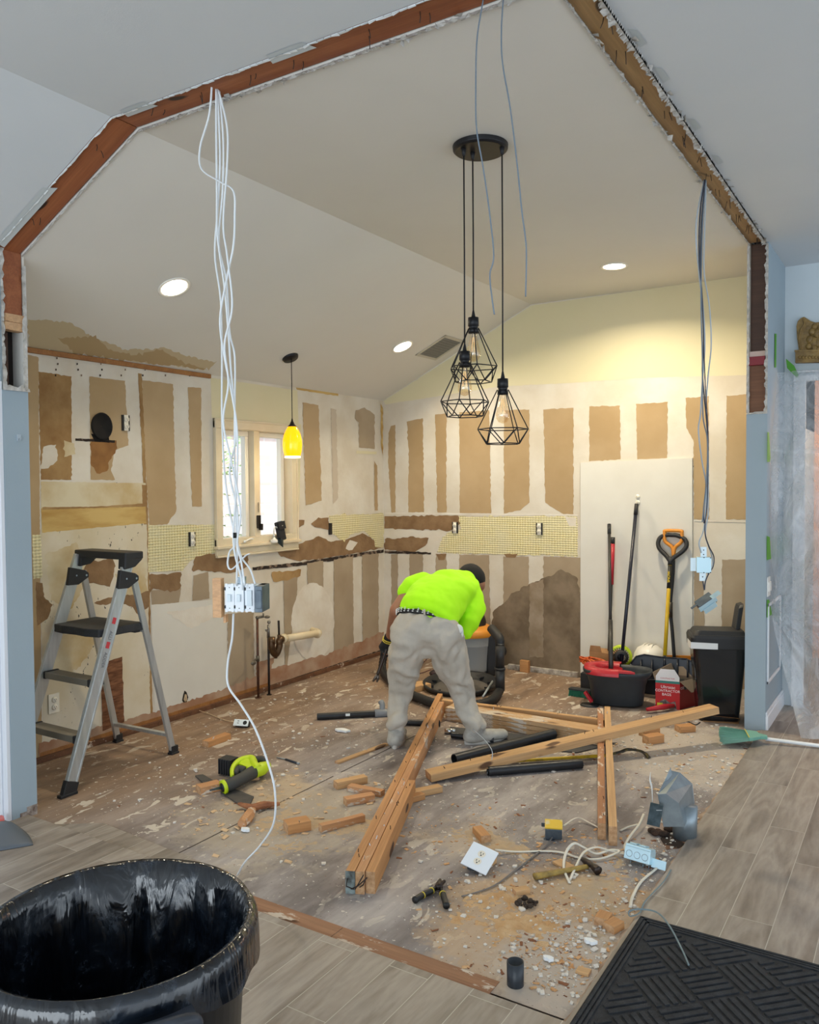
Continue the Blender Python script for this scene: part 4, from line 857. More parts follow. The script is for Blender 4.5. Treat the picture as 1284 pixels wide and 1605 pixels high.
for j in range(NV):
    for i in range(NU): a=j*(NU+1)+i; mb.f.append([a,a+1,a+NU+2,a+NU+1]); mb.m.append(0); mb.smooth.append(True)
solo('plastic_sheet','crinkled clear plastic sheet taped over the hall doorway behind the blue wall end','plastic sheet',mb,sheetmat(),fixn=False)
M_grn=mat('green_masking_tape','#4d9a26',.6,c2='#5aa534',scale=9)
def tape(lab,pts):
    mb=MB(); mb.add(pts,[tuple(range(len(pts)))]); c=sum(mb.v,V())/len(pts); n=(mb.v[1]-mb.v[0]).cross(mb.v[2]-mb.v[0]).normalized()*.0012; mb2=MB(); mb2.prism(mb.v,n); solo('masking_tape',lab,'tape',mb2,M_grn,group=None)
TX=-.8555
tape('green tape strip standing highest on the hall wall above the plastic sheet',[wx(1215,523,TX),wx(1217.5,523,TX),wx(1217,576,TX),wx(1214.5,576,TX)])
tape('green tape patch holding the plastic beside the blue wall at eye height',[wx(1203.5,677,TX),wx(1206,678,TX),wx(1208,718,TX),wx(1207,724,TX),wx(1203,724,TX)])
tape('green tape patch on the hall wall just above the switch',[wx(1202.5,840,TX),wx(1207,842,TX),wx(1209,876,TX),wx(1202.5,878,TX)])
tape('green tape patch just below the switch where the plastic gathers',[wx(1202.5,940,TX),wx(1206,940,TX),wx(1210.5,963,TX),wx(1202.5,968,TX)])
tape('wide slanted green tape strip below the carved ornament',[wy(1232,562,YH-.07),wy(1245,573,YH-.07),wy(1252,588,YH-.07),wy(1249,592,YH-.07),wy(1234,577,YH-.07)])
cv=wy(1284,540,YH-.02); k=(EYE+ray(1284,540)*1 ); 
ow=thing('carved_ornament','carved golden brown wooden relief leaning on the door ledge','ornament',wy(1284,566,YH-.03)); M_gold=mat('gilded_carving','#9a7b42',.45,.1,c2='#6f5529',scale=18,bs=.5,bscale=50)
P=lambda x,y,dy=0: wy(x,y,YH-.012-dy)
mb=MB(); mb.prism([P(*q) for q in [(1253,551),(1250,530),(1249,512),(1251,504),(1256,499),(1261,497),(1266,500),(1272,504),(1279,506),(1290,505),(1305,503),(1320,506),(1330,520),(1330,551)]],(0,-.02,0)); mb.build('shell_panel',M_gold,ow,bevel=.003)
mb=MB(); mb.prism([P(*q) for q in [(1248,551),(1330,549),(1330,566),(1248,569)]],(0,-.045,0)); mb.prism([P(*q) for q in [(1247,550),(1332,548),(1332,552),(1247,553)]],(0,-.05,0)); mb.prism([P(*q) for q in [(1248,566),(1332,564),(1332,568),(1248,570)]],(0,-.05,0)); mb.build('plinth',M_gold,ow,bevel=.002)
mb=MB(); mb.tube(catmull([P(1259,500,.022),P(1261,508,.022),P(1256,516,.022),P(1253,530,.022),P(1255,545,.022),P(1257,550,.022)]),.006); mb.build('scroll_edge',M_gold,ow)
mb=MB(); rr=random.Random(2)
for x,y,r in((1277,512,.02),(1273,520,.022),(1282,522,.03),(1270,532,.025),(1276,536,.032),(1284,536,.035),(1268,543,.02),(1276,546,.022),(1286,515,.02),(1290,530,.03)): mb.sphere(P(x,y,.022),(r,.014,r*1.15),8)
for k in range(7): x=1254+k*5; mb.sphere(P(x,560,.045),(.011,.006,.012),6)
mb.build('relief_figures',M_gold,ow)
# ================================================================ STEP LADDER
M_alu=mat('brushed_aluminium','#c3c6c5',.32,.6,c2='#b0b3b3',scale=8,stretch=(4,4,.4)); M_bpl=mat('black_plastic','#1b1c1f',.5,bs=.1,bscale=150); M_alu2=mat('grey_ribbed_step','#8f897e',.5,.3,c2='#7d776d')
ld=thing('step_ladder','open aluminium step ladder with black platform standing by the stained left wall','ladder',(-4.0,3.0,0))
A0,A1=V((-3.755,2.62,.0)),V((-3.79,3.065,1.205)); F0,F1=V((-4.225,2.62,0)),V((-4.18,3.03,1.205))
C0,D0=V((-3.806,3.375,0)),V((-4.285,3.355,0)); CH,DH=A0.lerp(A1,.92)+V((.0,.055,0)),F0.lerp(F1,.92)+V((0,.055,0))
def bar(mb,a,b,w,d,side,mi=0):
    a,b=V(a),V(b); x=(b-a).normalized(); s=(V(side)-x*V(side).dot(x)).normalized(); n=x.cross(s); R=Matrix((x,s,n)).transposed(); mb.box((a+b)/2,((b-a).length,w,d),R,mi)
for a,b in((A0,A1),(F0,F1)):
    mb=MB(); bar(mb,a,b,.022,.066,(1,0,0)); s=.012 if a is A0 else -.012
    dr=(b-a).normalized(); n=dr.cross(V((1,0,0)))
    for q in(-.026,.026): bar(mb,a+n*q+V((s,0,0)),b+n*q+V((s,0,0)),.006,.010,(1,0,0))
    r=mb.build('front_rail',M_alu,ld,bevel=.001)
    mb=MB(); e=a+dr*.045; bar(mb,a+dr*.0,e+dr*.03,.032,.078,(1,0,0)); mb.box((a.x,a.y,.008),(.038,.10,.016)); mb.build('foot',M_bpl,ld,bevel=.003)
    if a is A0:
        mb=MB(); 
        for t0 in(.705,.60): c=a.lerp(b,t0)+V((.0122,0,0)); bar(mb,c,c+dr*.035,.0015,.022,(1,0,0))
        mb.build('red_label',mat('red_label','#c23a40',.4),r)
        xd=-dr; yd=V((1,0,0)).cross(xd).normalized()
        for t0,s_ in((.655,'ALLI'),(.55,'ADDER')):
            c=a.lerp(b,t0)+V((.0125,0,0)); M4=Matrix((xd,yd,V((1,0,0)))).transposed().to_4x4(); M4.translation=c; text('rail_lettering',s_,M4,.026,mat('grey_print','#6b6e72',.5),r,extr=.0003)
for a,b in((C0,CH),(D0,DH)):
    mb=MB(); bar(mb,a,b,.02,.036,(1,0,0)); mb.build('rear_leg',M_alu,ld,bevel=.001)
    mb=MB(); mb.box((a.x,a.y,.025),(.032,.05,.05)); mb.box((a.x,a.y,.006),(.04,.058,.012)); mb.build('foot',M_bpl,ld,bevel=.003)
mb=MB(); bar(mb,C0.lerp(CH,.11),D0.lerp(DH,.11),.018,.028,(0,0,1)); mb.build('rear_brace',M_alu,ld)
mb=MB(); bar(mb,C0.lerp(CH,.70),D0.lerp(DH,.70),.018,.028,(0,0,1)); mb.build('rear_brace',M_alu,ld)
for a,b in((A0.lerp(A1,.90),CH),(F0.lerp(F1,.90),DH)):
    s=.016 if a.x>-4 else .014
    mb=MB(); y0=a.y-.04; z=a.z; pts=[V((a.x-.004,y0-.012,z-.048)),V((a.x-.004,y0+.006,z+.055)),V((a.x-.004,b.y-.0,z+.03)),V((a.x-.004,b.y+.025,z+.012)),V((a.x-.004,b.y+.025,z-.012)),V((a.x-.004,b.y-.0,z-.026)),V((a.x-.004,y0+.06,z-.05))]
    mb.prism(pts,(.026,0,0)); k=mb.build('hinge_bracket',M_bpl,ld,bevel=.003)
    mb=MB(); mb.disc((a.x+.023,b.y+.008,z+.0),.006,(1,0,0)); mb.disc((a.x+.023,y0+.045,z+.004),.005,(1,0,0)); mb.build('rivet',M_steel,k,fixn=False)
for t0,w in((.225,.46),(.455,.44)):
    a,b=A0.lerp(A1,t0),F0.lerp(F1,t0); mb=MB(); mb.bb((b.x+.012,a.y-.03,a.z-.014),(a.x-.03,a.y+.055,a.z+.014)); mb.bb((b.x+.012,a.y-.034,a.z-.02),(a.x-.03,a.y-.024,a.z+.016)); st=mb.build('step',M_alu2,ld,bevel=.003)
    mb=MB(); mb.bb((a.x-.036,a.y-.036,a.z-.024),(a.x-.010,a.y+.058,a.z+.019)); mb.build('step_end_cap',M_bpl,st,bevel=.006)
    mb=MB(); mb.bb((b.x+.010,a.y-.036,a.z-.024),(b.x+.03,a.y+.058,a.z+.019)); mb.build('step_end_cap',M_bpl,st,bevel=.006)
mb=MB(); bar(mb,A0.lerp(A1,.215)+V((-.06,.03,0)),A0.lerp(A1,.08)+V((-.01,.03,0)),.004,.02,(0,1,0)); mb.build('step_brace',mat('blue_grey_metal','#76868f',.4,.6),ld)
zp=.825; mb=MB(); P=[(-3.805,2.865),(-3.90,2.845),(-4.0,2.855),(-4.10,2.845),(-4.19,2.86),(-4.205,2.93),(-4.205,3.15),(-3.79,3.16),(-3.79,2.93)]
mb.prism([V((x,y,zp-.045)) for x,y in P],(0,0,.045)); mb.bb((-4.18,3.12,zp-.06),(-3.82,3.17,zp-.02)); mb.build('platform',mat('charcoal_platform','#2c2d30',.65,c2='#232427',scale=30,bs=.2),ld,bevel=.005)
# top cap
a,b=A1,F1; mb=MB(); mb.bb((b.x-.03,a.y-.05,a.z-.012),(a.x+.03,a.y+.075,a.z+.03)); 
mb.prism([V((a.x+.03,a.y-.05,a.z-.0)),V((a.x+.03,a.y-.055,a.z-.065)),V((a.x+.03,a.y+.02,a.z-.055)),V((a.x+.03,a.y+.075,a.z-.012))],(-.06,0,0)); mb.prism([V((b.x-.03,a.y-.05,a.z-.0)),V((b.x-.03,a.y-.055,a.z-.065)),V((b.x-.03,a.y+.02,a.z-.055)),V((b.x-.03,a.y+.075,a.z-.012))],(.06,0,0))
mb.build('top_cap',M_bpl,ld,bevel=.006)
# ================================================================ FOREGROUND BIN
cx,cy,R0,H0=-1.41,1.094,.272,.70
bn=thing('trash_can','large round black trash can lined with a shiny dusty bag in the foreground','bin',(cx,cy,TZ))
mb=MB(); mb.lathe([(.001,.02),(.215,.014),(.222,.03),(R0-.012,H0-.05),(R0+.006,H0-.045),(R0+.010,H0-.012),(R0+.004,H0),(R0-.008,H0-.004),(R0-.018,H0-.05),(.212,.03),(.001,.028)],(cx,cy,0),64); mb.build('body',mat('black_bin_plastic','#101216',.35,c2='#1b1e24',scale=14,bs=.05),bn)
def bagmat():
    m,nt,b=newmat('glossy_dusty_bag'); b.inputs['Roughness'].default_value=.17; b.inputs['Specular IOR Level'].default_value=.8
    n=noisetex(nt,11,7,.75,dist=.6); c=ramp(nt,n.outputs[0],[(.47,'#080c12'),(.60,'#161e28'),(.80,'#5a6673')]).outputs[0]; nt.links.new(c,b.inputs['Base Color'])
    rr_=ramp(nt,n.outputs[0],[(.48,.12),(.70,.42)]); nt.links.new(rr_.outputs[0],b.inputs['Roughness'])
    n2=noisetex(nt,6,3,.5,stretch=(2.4,2.4,.5),dist=1.5); bump(nt,b,n2.outputs[0],.5,.02); return m
mb=MB(); NA,prof=220,[(R0+.017,H0-.085),(R0+.016,H0-.04),(R0+.014,H0-.012),(R0+.003,H0+.006),(R0-.010,H0+.001),(R0-.020,H0-.03),(R0-.030,H0-.10),(R0-.042,H0-.18),(R0-.055,H0-.28),(R0-.068,H0-.38),(R0-.08,H0-.47),(R0-.11,H0-.56),(R0-.2,H0-.60),(.001,H0-.61)]
for j,(r,z) in enumerate(prof):
    for i in range(NA):
        a=2*PI*i/NA; depth=max(0,(j-4)/9); drape=.012 if j<2 else 0
        left=max(0,math.cos(a-2.2)); left=left**2   # deep folds along the far left side
        wr=noise.noise(V((math.cos(a)*5,math.sin(a)*5,z*2)))*.010+noise.noise(V((math.cos(a)*16,math.sin(a)*16,z*3)))*.0025
        fold=-abs(math.sin(a*7+noise.noise(V((a*2,z*3,1)))*2.5))**.45*.052*left*min(1,depth*2.2)
        mag=(0.04 if j in(2,3,4) else 1)*(0.5+depth) if j>1 else .2
        rr_=max(.001,r+wr*mag+fold) if r>.01 else r
        zz=z+(noise.noise(V((math.cos(a)*3,math.sin(a)*3,7)))*.05 if j==0 else 0)
        mb.v.append(V((cx+rr_*math.cos(a),cy+rr_*math.sin(a),zz)))
for j in range(len(prof)-1):
    for i in range(NA): mb.f.append([j*NA+i,j*NA+(i+1)%NA,(j+1)*NA+(i+1)%NA,(j+1)*NA+i]); mb.m.append(0); mb.smooth.append(True)
mb.build('bag_liner',bagmat(),bn)
def handle(ang,lab):
    R=Matrix.Rotation(ang,3,'Z'); o=V((cx,cy,0))
    def q(r,s,z): return o+R@V((r,s,z))
    rb=R0+.012
    mb=MB(); mb.tube(catmull([q(rb-.01,-.078,H0-.10),q(rb+.024,-.078,H0-.075),q(rb+.040,-.066,H0-.045),q(rb+.042,0,H0-.040),q(rb+.040,.066,H0-.045),q(rb+.024,.078,H0-.075),q(rb-.01,.078,H0-.10)],6),.0125,10)
    mb.prism([q(rb-.012,-.08,H0-.055),q(rb+.03,-.08,H0-.055),q(rb+.03,.08,H0-.055),q(rb-.012,.08,H0-.055)],(0,0,.008)); h=mb.build('handle',mat('scuffed_black_plastic','#2a2e35',.5,c2='#3b414b',scale=20),bn,bevel=.001)
    mb=MB()
    for k in range(9): s=-.06+k*.015; mb.prism([q(rb+.012,s-.0025,H0-.10),q(rb+.034,s-.0025,H0-.07),q(rb+.034,s+.0025,H0-.07),q(rb+.012,s+.0025,H0-.10)],(0,0,.028))
    mb.build('handle_ribs',mat('scuffed_black_plastic','x'),h)
handle(math.radians(-28),''); handle(math.radians(152),'')
# ================================================================ FLOOR MAT
M_mat=mat('charcoal_rubber_mat','#212327',.85,c2='#33363b',scale=30,bs=.5,bscale=260,lo=.4,hi=.75)
mt=MB(); x0,x1,y0,y1=-.870,.35,1.9,2.955; z=TZ; mt.bb((x0,y0,z),(x1,y1,z+.004))
for k in range(3):
    o=.008+k*.014; mt.bb((x0+o,y0,z+.004),(x0+o+.008,y1-o,z+.008)); mt.bb((x0+o,y1-o-.008,z+.004),(x1,y1-o,z+.008))
cs=.150
for i in range(-14,16):
    for j in range(-14,16):
        c=V(((x0+.3)+ (i-j)*cs/math.sqrt(2),(y1-.3)+(i+j)*cs/math.sqrt(2),z+.0055)); R=Matrix.Rotation(PI/4+(PI/2 if (i+j)%2 else 0),3,'Z')
        for k in range(5):
            p=c+R@V((0,(k-2)*.0285,0)); d=R@V((cs*.46,0,0)); ok=True
            for q in(p-d,p+d):
                if not(x0+.05<q.x<x1 and y0<q.y<y1-.05): ok=False
            if ok: mt.box(p,(cs*.92,.017,.006),R)
            else:
                qs=[p+d*t for t in(-.9,-.45,0,.45,.9)]; qs=[q for q in qs if x0+.055<q.x<x1 and y0<q.y<y1-.055]
                if len(qs)>=2: mt.box((qs[0]+qs[-1])/2,((qs[-1]-qs[0]).length+.02,.013,.005),R)
solo('floor_mat','charcoal ribbed door mat with a parquet pattern lying on the tile, bottom right','mat',mt,M_mat)
# ================================================================ LUMBER
W1=wood('stud_wood_warm','#c8945f','#b07a49',dark='#4a2e1c'); W2=wood('stud_wood_pale','#d0a878','#bd9160',dark='#5a3c24'); W3=wood('plaster_smeared_wood','#cfab80','#bd9468',paint=.55); W4=wood('stud_wood_orange','#cc9a6c','#b57f53',paint=.25)
M_end=mat('sawn_end_grain','#c9a27a',.9,c2='#a77d56',scale=60); M_wp=mat('white_painted_face','#cfd3d2',.8,c2='#a79a8c',scale=14)
M_staple=mat('bright_staple','#c9ced2',.3,.9)
def lumber(name,p0,p1,w,h,m,label=None,parent=None,yo=0,zo=0,nails=0,seed=0,end=True,group=None,cat='lumber',up=V((0,0,1)),chip=0):
    """board from p0 to p1 (bottom centre line), width w, height h"""
    p0,p1=V(p0),V(p1); L=(p1-p0).length; mb=MB(); rr=random.Random(seed); n=max(2,int(L/.25))
    xs=[L*i/n for i in range(n+1)]
    ring=[]
    for x in xs:
        j=lambda: rr.uniform(-.0009,.0009)
        ring.append([V((x,yo-w/2+j(),zo)),V((x,yo+w/2+j(),zo)),V((x,yo+w/2+j(),zo+h+j())),V((x,yo-w/2+j(),zo+h+j()))])
    vs=[q for r in ring for q in r]; fs=[]
    for i in range(n):
        for k in range(4): fs.append((i*4+k,i*4+(k+1)%4,i*4+4+(k+1)%4,i*4+4+k))
    mb.add(vs,fs,0); mb.add(ring[0]+ring[-1],[(0,1,2,3),(7,6,5,4)],1)
    for k in range(nails):
        x=rr.uniform(.05,L-.05); y=yo+rr.uniform(-.4,.4)*w; a=V((x,y,zo+h-.002)); mb.tube([a,a+V((rr.uniform(-.01,.01),rr.uniform(-.006,.006),rr.uniform(.008,.02)))],.0022,5,2)
    M4=frame(p0,p1,up); o=mb.build(name,[m,M_end,M_nail if seed%2 else M_staple],parent,M4=M4,bevel=.0025)
    if label: setp(o,label,cat,group)
    return o
# three studs nailed side by side
g0=fl(551,1398,.0); g1=fl(692,1101,.0); g0,g1=V((-1.86,2.575,0)),V((-2.93,5.13,0)); D=(g1-g0).normalized(); sd=V((-D.y,D.x,0))
tb=thing('stud_bundle','long stack of studs nailed side by side, pointing from the near floor to the worker','lumber',g0)
bt=lumber('stud',g0+sd*.039,g1+sd*.039,.037,.09,W1,parent=tb,nails=9,seed=1,up=V((0,0,1)))
lumber('stud',g0,g1-D*.22,.037,.09,W4,parent=tb,nails=16,seed=2)
lumber('stud',g0-sd*.039+D*.01,g0-sd*.039+D*1.02,.037,.088,W1,parent=tb,nails=5,seed=3)
mb=MB(); mb.prism([g0+sd*.058+D*-.002,g0+sd*.020+D*-.002,g0+sd*.020-D*.002+V((0,0,.09)),g0+sd*.058-D*.002+V((0,0,.09))],D*.0015); setp(mb.build('painted_stud_end',mat('grey_green_paint','#8c9a98',.7,c2='#3d3a36',scale=22),tb),'grey painted stud end')
mb=MB(); 
c=g0-D*.004+V((0,0,.05))
for a in((.05,.01,.02,-.02),(.0,-.02,-.03,.03),(.02,-.03,-.02,.04),(-.03,.02,.03,-.02)): mb.tube([c+sd*a[0]+V((0,0,a[1])),c+sd*(a[0]+a[2])/1.5+V((0,0,(a[1]+a[3])/2))-D*.03,c+sd*a[2]+V((0,0,a[3]))-D*.02],.0025,5)
mb.build('bent_nails',M_nail,tb)
# header stack at the back
h0,h1=V((-2.93,5.12,0)),V((-1.72,5.42,0)); h0=fl(708,1124); h1=fl(952,1165)
hd=thing('header_stack','wide plaster smeared header of stacked boards lying behind the worker\'s right leg','lumber',h0)
HD=(h1-h0).normalized(); hs_=V((-HD.y,HD.x,0))
for k,(m_,l) in enumerate(((W3,''),(W3,''),(W3,''))): lumber('board',h0+hs_*(-.02+k*.0)+V((0,0,.030*k)),h1+hs_*(-.02)+V((0,0,.030*k)),.13,.0285,m_,parent=hd,nails=2,seed=20+k)
t0,t1=fl(694,1100,.07),fl(956,1133,.07); lumber('stud',V((t0.x,t0.y,.0)),V((t1.x,t1.y,.0)),.038,.088,W2,'straight pale stud with black nail marks lying on edge behind the header stack',nails=6,seed=31)
# pair of studs coming forward
q0,q1=fl(952,1325),fl(947,1140); q0.z=0; q1.z=.052; D2=(q1-q0).normalized(); s2=V((-D2.y,D2.x,0))
pr_=thing('stud_pair','short pair of studs lying together in front of the diagonal beam, beside the metal duct','lumber',q0)
lumber('stud',q0+s2*.024+D2*.05,q1+s2*.024,.036,.075,wood('ragged_reddish_stud','#b98257','#9a6440',paint=.5),parent=pr_,nails=6,seed=41)
lumber('stud',q0-s2*.024,q1-s2*.020,.038,.088,W2,parent=pr_,nails=2,seed=42)
# diagonal beam resting on top of the others
a=fl(678,1222,.02); b=fl(1122,1108,.11); a=fl(672,1222,.0); b0=fl(1120,1112,.10)
a=fl(672,1222,.006); b0=fl(1120,1116,.19)
lumber('stud',a,b0,.09,.042,W2,'long pale stud lying diagonally across the other lumber toward the tall black bin',nails=7,seed=51)
lumber('stud',fl(528,1197),fl(606,1168),.032,.012,W2,'thin split strip of wood on the floor left of the worker\'s shoe',seed=60,nails=1)
# offcuts
blocks=[((322,1171,357,1158),.055,.038,W1,'orange offcut with a protruding nail near the left wall, right of the ladder'),
 ((311,1244,344,1236),.07,.040,W4,'pale block under the tip of the reciprocating saw blade'),
 ((448,1304,484,1297),.075,.045,W1,'orange block with nails in both ends on the open floor'),
 ((502,1304,570,1287),.034,.035,W4,'long thin offcut between the open-floor block and the stud bundle'),
 ((526,1236,573,1226),.05,.038,W2,'pale offcut with an upright nail, upper of the group left of the stud bundle'),
 ((541,1262,585,1254),.05,.036,W4,'reddish paint-smeared offcut, lowest of the group left of the stud bundle'),
 ((548,1238,600,1248),.045,.03,W4,'pinkish offcut running under the left side of the stud bundle'),
 ((642,1250,690,1240),.05,.032,W2,'brown offcut just right of the stud bundle below the diagonal beam'),
 ((640,1257,662,1251),.05,.03,W1,'dark broken chunk against the right side of the stud bundle'),
 ((748,1306,762,1322),.045,.035,W1,'orange topped block touching the loose outlet plate'),
 ((394,1222,406,1221),.035,.045,W2,'tiny upright cube of wood beside the reciprocating saw'),
 ((1012,1166,1036,1162),.06,.05,W1,'chunky block behind the duct, below the diagonal beam'),
 ((1006,1154,1030,1148),.05,.035,W1,'small block just behind the chunky block by the bins'),
 ((1062,1147,1086,1145),.07,.04,W1,'brown block on the floor in front of the tall black bin'),
 ((954,1461,970,1452),.05,.028,W1,'orange square chip among sawdust near the mat'),
 ((942,1452,950,1440),.05,.03,W1,'reddish wood chip behind the square chip near the mat'),
 ((637,1084,668,1078),.13,.045,W2,'thick pale block under the hose behind the worker'),
 ((765,1358,774,1352),.03,.03,W2,'small cube beside the loose outlet plate'),
 ((873,1352,899,1366),.05,.012,W2,'flat pale shim under the white cable by the hammer'),
 ((806,1402,828,1398),.035,.02,W2,'pale splinter block left of the hammer head in the sawdust'),
 ((905,1522,925,1528),.035,.010,W2,'small flat pale shim near the front edge of the subfloor')]
for k,((xa,ya,xb,yb),w_,h_,m_,lab) in enumerate(blocks):
    p,q=fl(xa,ya),fl(xb,yb); lumber('wood_offcut',p,q,w_,h_,m_,lab,seed=70+k,nails=1 if 'nail' in lab else 0,cat='wood offcut')
# twisted brown splinter pieces by the saw
M_bark=mat('splintered_red_wood','#7c4b30',.8,c2='#a9714a',scale=14,bs=.4,bscale=40)
for lab,pts,r in (('dark reddish splintered stick lying across the saw scraps',[(375,1261),(395,1266),(415,1262),(438,1261)],[.012,.02,.018,.01]),('pale splintered chunk standing against the reddish stick',[(379,1292),(388,1282),(396,1270)],[.02,.028,.018])):
    mb=MB(); mb.tube([fl(x,y,.02) for x,y in pts],r,7,smooth=False); 
    for i in range(len(mb.v)): mb.v[i]=mb.v[i]+V((noise.noise(mb.v[i]*40),noise.noise(mb.v[i]*43+V((3,3,3))),noise.noise(mb.v[i]*47)))*.008; mb.v[i].z=max(.002,mb.v[i].z)
    solo('wood_splinter',lab,'wood offcut',mb,M_bark if 'dark' in lab else W4)
# ================================================================ PIPES ON THE FLOOR
M_abs=mat('black_abs_pipe','#1a1c20',.4,c2='#24272c',scale=12)
def pipe(lab,p0,p1,r=.022,m=None,group=None,extra=None):
    p0,p1=V(p0),V(p1); mb=MB(); d=(p1-p0).normalized(); mb.tube([p0,p1],r,20,cap=False); mb.tube([p0,p1],r*.86,20,cap=False)
    R=d.to_track_quat('Z','Y').to_matrix()
    for q in(p0,p1): mb.lathe([(r*.86,0),(r,0)],q,20,R=R)
    if extra: extra(mb,p0,p1,d)
    return mb
t=thing('drain_pipe','black plastic drain pipe with grey coupling left of the worker\'s left leg','pipe',fl(500,1125)); 
pa,pb=fl(497,1124,.02)+V((0,0,.004)),fl(592,1118,.024); pb.z=.024; pa.z=.024
pipe('',pa,pb).build('pipe',M_abs,t); d=(pb-pa).normalized(); mb=MB(); mb.cone(pb-d*.02,pb+d*.10,.028); e=pb+d*.03; mb.tube(catmull([e,e+V((-.01,.02,.05)),e+V((-.03,.03,.07))]),.02,10); mb.build('coupling',mat('grey_coupling','#7c8187',.5),t)
mb=MB(); c=pa.lerp(pb,.5); sdv=V((d.y,-d.x,0)); mb.box(c+sdv*.0205+V((0,0,.006)),(.03,.004,.016),Matrix((d,sdv,V((0,0,1)))).transposed()); mb.build('printed_label',mat('white_plate','x'),t)
solo('pipe','thin black pipe between the worker\'s legs behind the stud bundle','pipe',pipe('',fl(630,1132,.02),fl(690,1134,.02),.02),M_abs)
solo('pipe','long black pipe half under the diagonal stud in front of the worker\'s right shoe','pipe',pipe('',fl(712,1190,.035)+V((0,0,0)),fl(868,1150,.045),.030),M_abs)
solo('pipe','black pipe lying in front of the diagonal stud, nearest of the loose pipes','pipe',pipe('',fl(765,1209,.026),fl(912,1197,.026),.026),M_abs)
solo('pipe','short black pipe with split end under the header stack','pipe',pipe('',fl(708,1152,.02),fl(775,1160,.02),.018),M_abs)
mb=MB(); mb.cone(fl(697,1146,.018),fl(714,1146,.018),.017); solo('pipe_fitting','small shiny chrome fitting at the end of the split black pipe','fitting',mb,mat('chrome','#d5dade',.15,1))
p=fl(808,1543); mb=MB(); mb.lathe([(.024,-.02),(.027,0),(.0275,.075),(.0245,.075),(.0235,.01),(.001,.01)],(p.x,p.y,0),28); solo('pipe_stub','short black pipe stub standing up through the front sole plate','pipe',mb,mat('grey_black_pvc','#262c33',.4),M4=None) if False else solo('pipe_stub','short black pipe stub standing up through the front sole plate','pipe',mb,mat('grey_black_pvc','#262c33',.4))
# pry bar
M_yel=mat('worn_yellow_paint','#c9a81e',.45,c2='#7a6a22',scale=16,lo=.5,hi=.7)
pa,pb,pc=fl(800,1193,.014),fl(955,1184,.014),fl(985,1180,.018); t=thing('pry_bar','yellow painted pry bar lying past the stud pair with a black hooked end','pry bar',pa)
mb=MB(); mb.tube(catmull([pa,pa.lerp(pb,.5),pb]),.010,8); mb.build('shaft',M_yel,t)
mb=MB(); mb.tube(catmull([pb-(pb-pa).normalized()*.02,pb.lerp(pc,.6)+V((0,0,.012)),pc+V((0,0,.02)),fl(1006,1178,.03),fl(1018,1188,.004)]),[.012]*8+[.014]*8+[.012]*8+[.016]*5,8,flat=.6); mb.build('claw',mat('blackened_steel','#37322a',.45,.5,c2='#8b7a2e',scale=20,lo=.5,hi=.75),t)
# ================================================================ SHOP VAC, HOSE, LID
v0=V((-3.27,6.17,0)); t=thing('shop_vacuum','grey shop vacuum with orange lid and dark motor head behind the worker','vacuum',v0)
M_vg=mat('grey_vac_plastic','#8c8f90',.5); M_or=mat('orange_plastic','#d68a2a',.45)
r=.19; zt_=.335
mb=MB(); mb.lathe([(.001,.02),(r*.88,.02),(r*.90,.05),(r*.985,zt_-.09),(r*1.0,zt_-.085),(r*1.0,zt_-.08),(r*1.02,zt_-.01),(r*1.06,zt_),(r*1.0,zt_+.004)],v0,40); mb.build('drum',M_vg,t)
mb=MB()
for k in range(22): a=-PI/2+(-.9+k*.082); mb.box(v0+V((r*.895*math.cos(a),r*.895*math.sin(a),.045)),(.006,.006,.05),Matrix.Rotation(a,3,'Z'))
mb.build('base_ribs',M_vg,t)
mb=MB(); mb.lathe([(r*1.04,zt_-.012),(r*1.07,zt_),(r*1.07,zt_+.03),(r*1.0,zt_+.05),(r*.75,zt_+.075),(.001,zt_+.08)],v0,40); mb.build('lid',M_or,t)
mb=MB(); mb.lathe([(r*.66,zt_+.06),(r*.68,zt_+.10),(r*.58,zt_+.17),(r*.48,zt_+.24),(r*.3,zt_+.265),(.001,zt_+.27)],v0,36); mb.build('motor_head',mat('dark_brown_plastic','#2c2622',.4),t)
mb=MB(); mb.tube(catmull([v0+V((-.02,-r*.6,zt_+.17)),v0+V((0.0,-r*1.12,zt_+.10)),v0+V((0,-r*1.2,zt_+.02)),v0+V((-.03,-r*1.13,zt_-.05))]),.006); mb.build('latch_handle',mat('black_plastic','x'),t)
mb=MB(); 
for a in(-.3,1.2,3.3,4.5): c=v0+V((r*.8*math.cos(a),r*.8*math.sin(a),.0)); mb.cone(c+V((0,0,.0)),c+V((0,0,.035)),.02)
mb.build('caster',mat('black_plastic','x'),t)
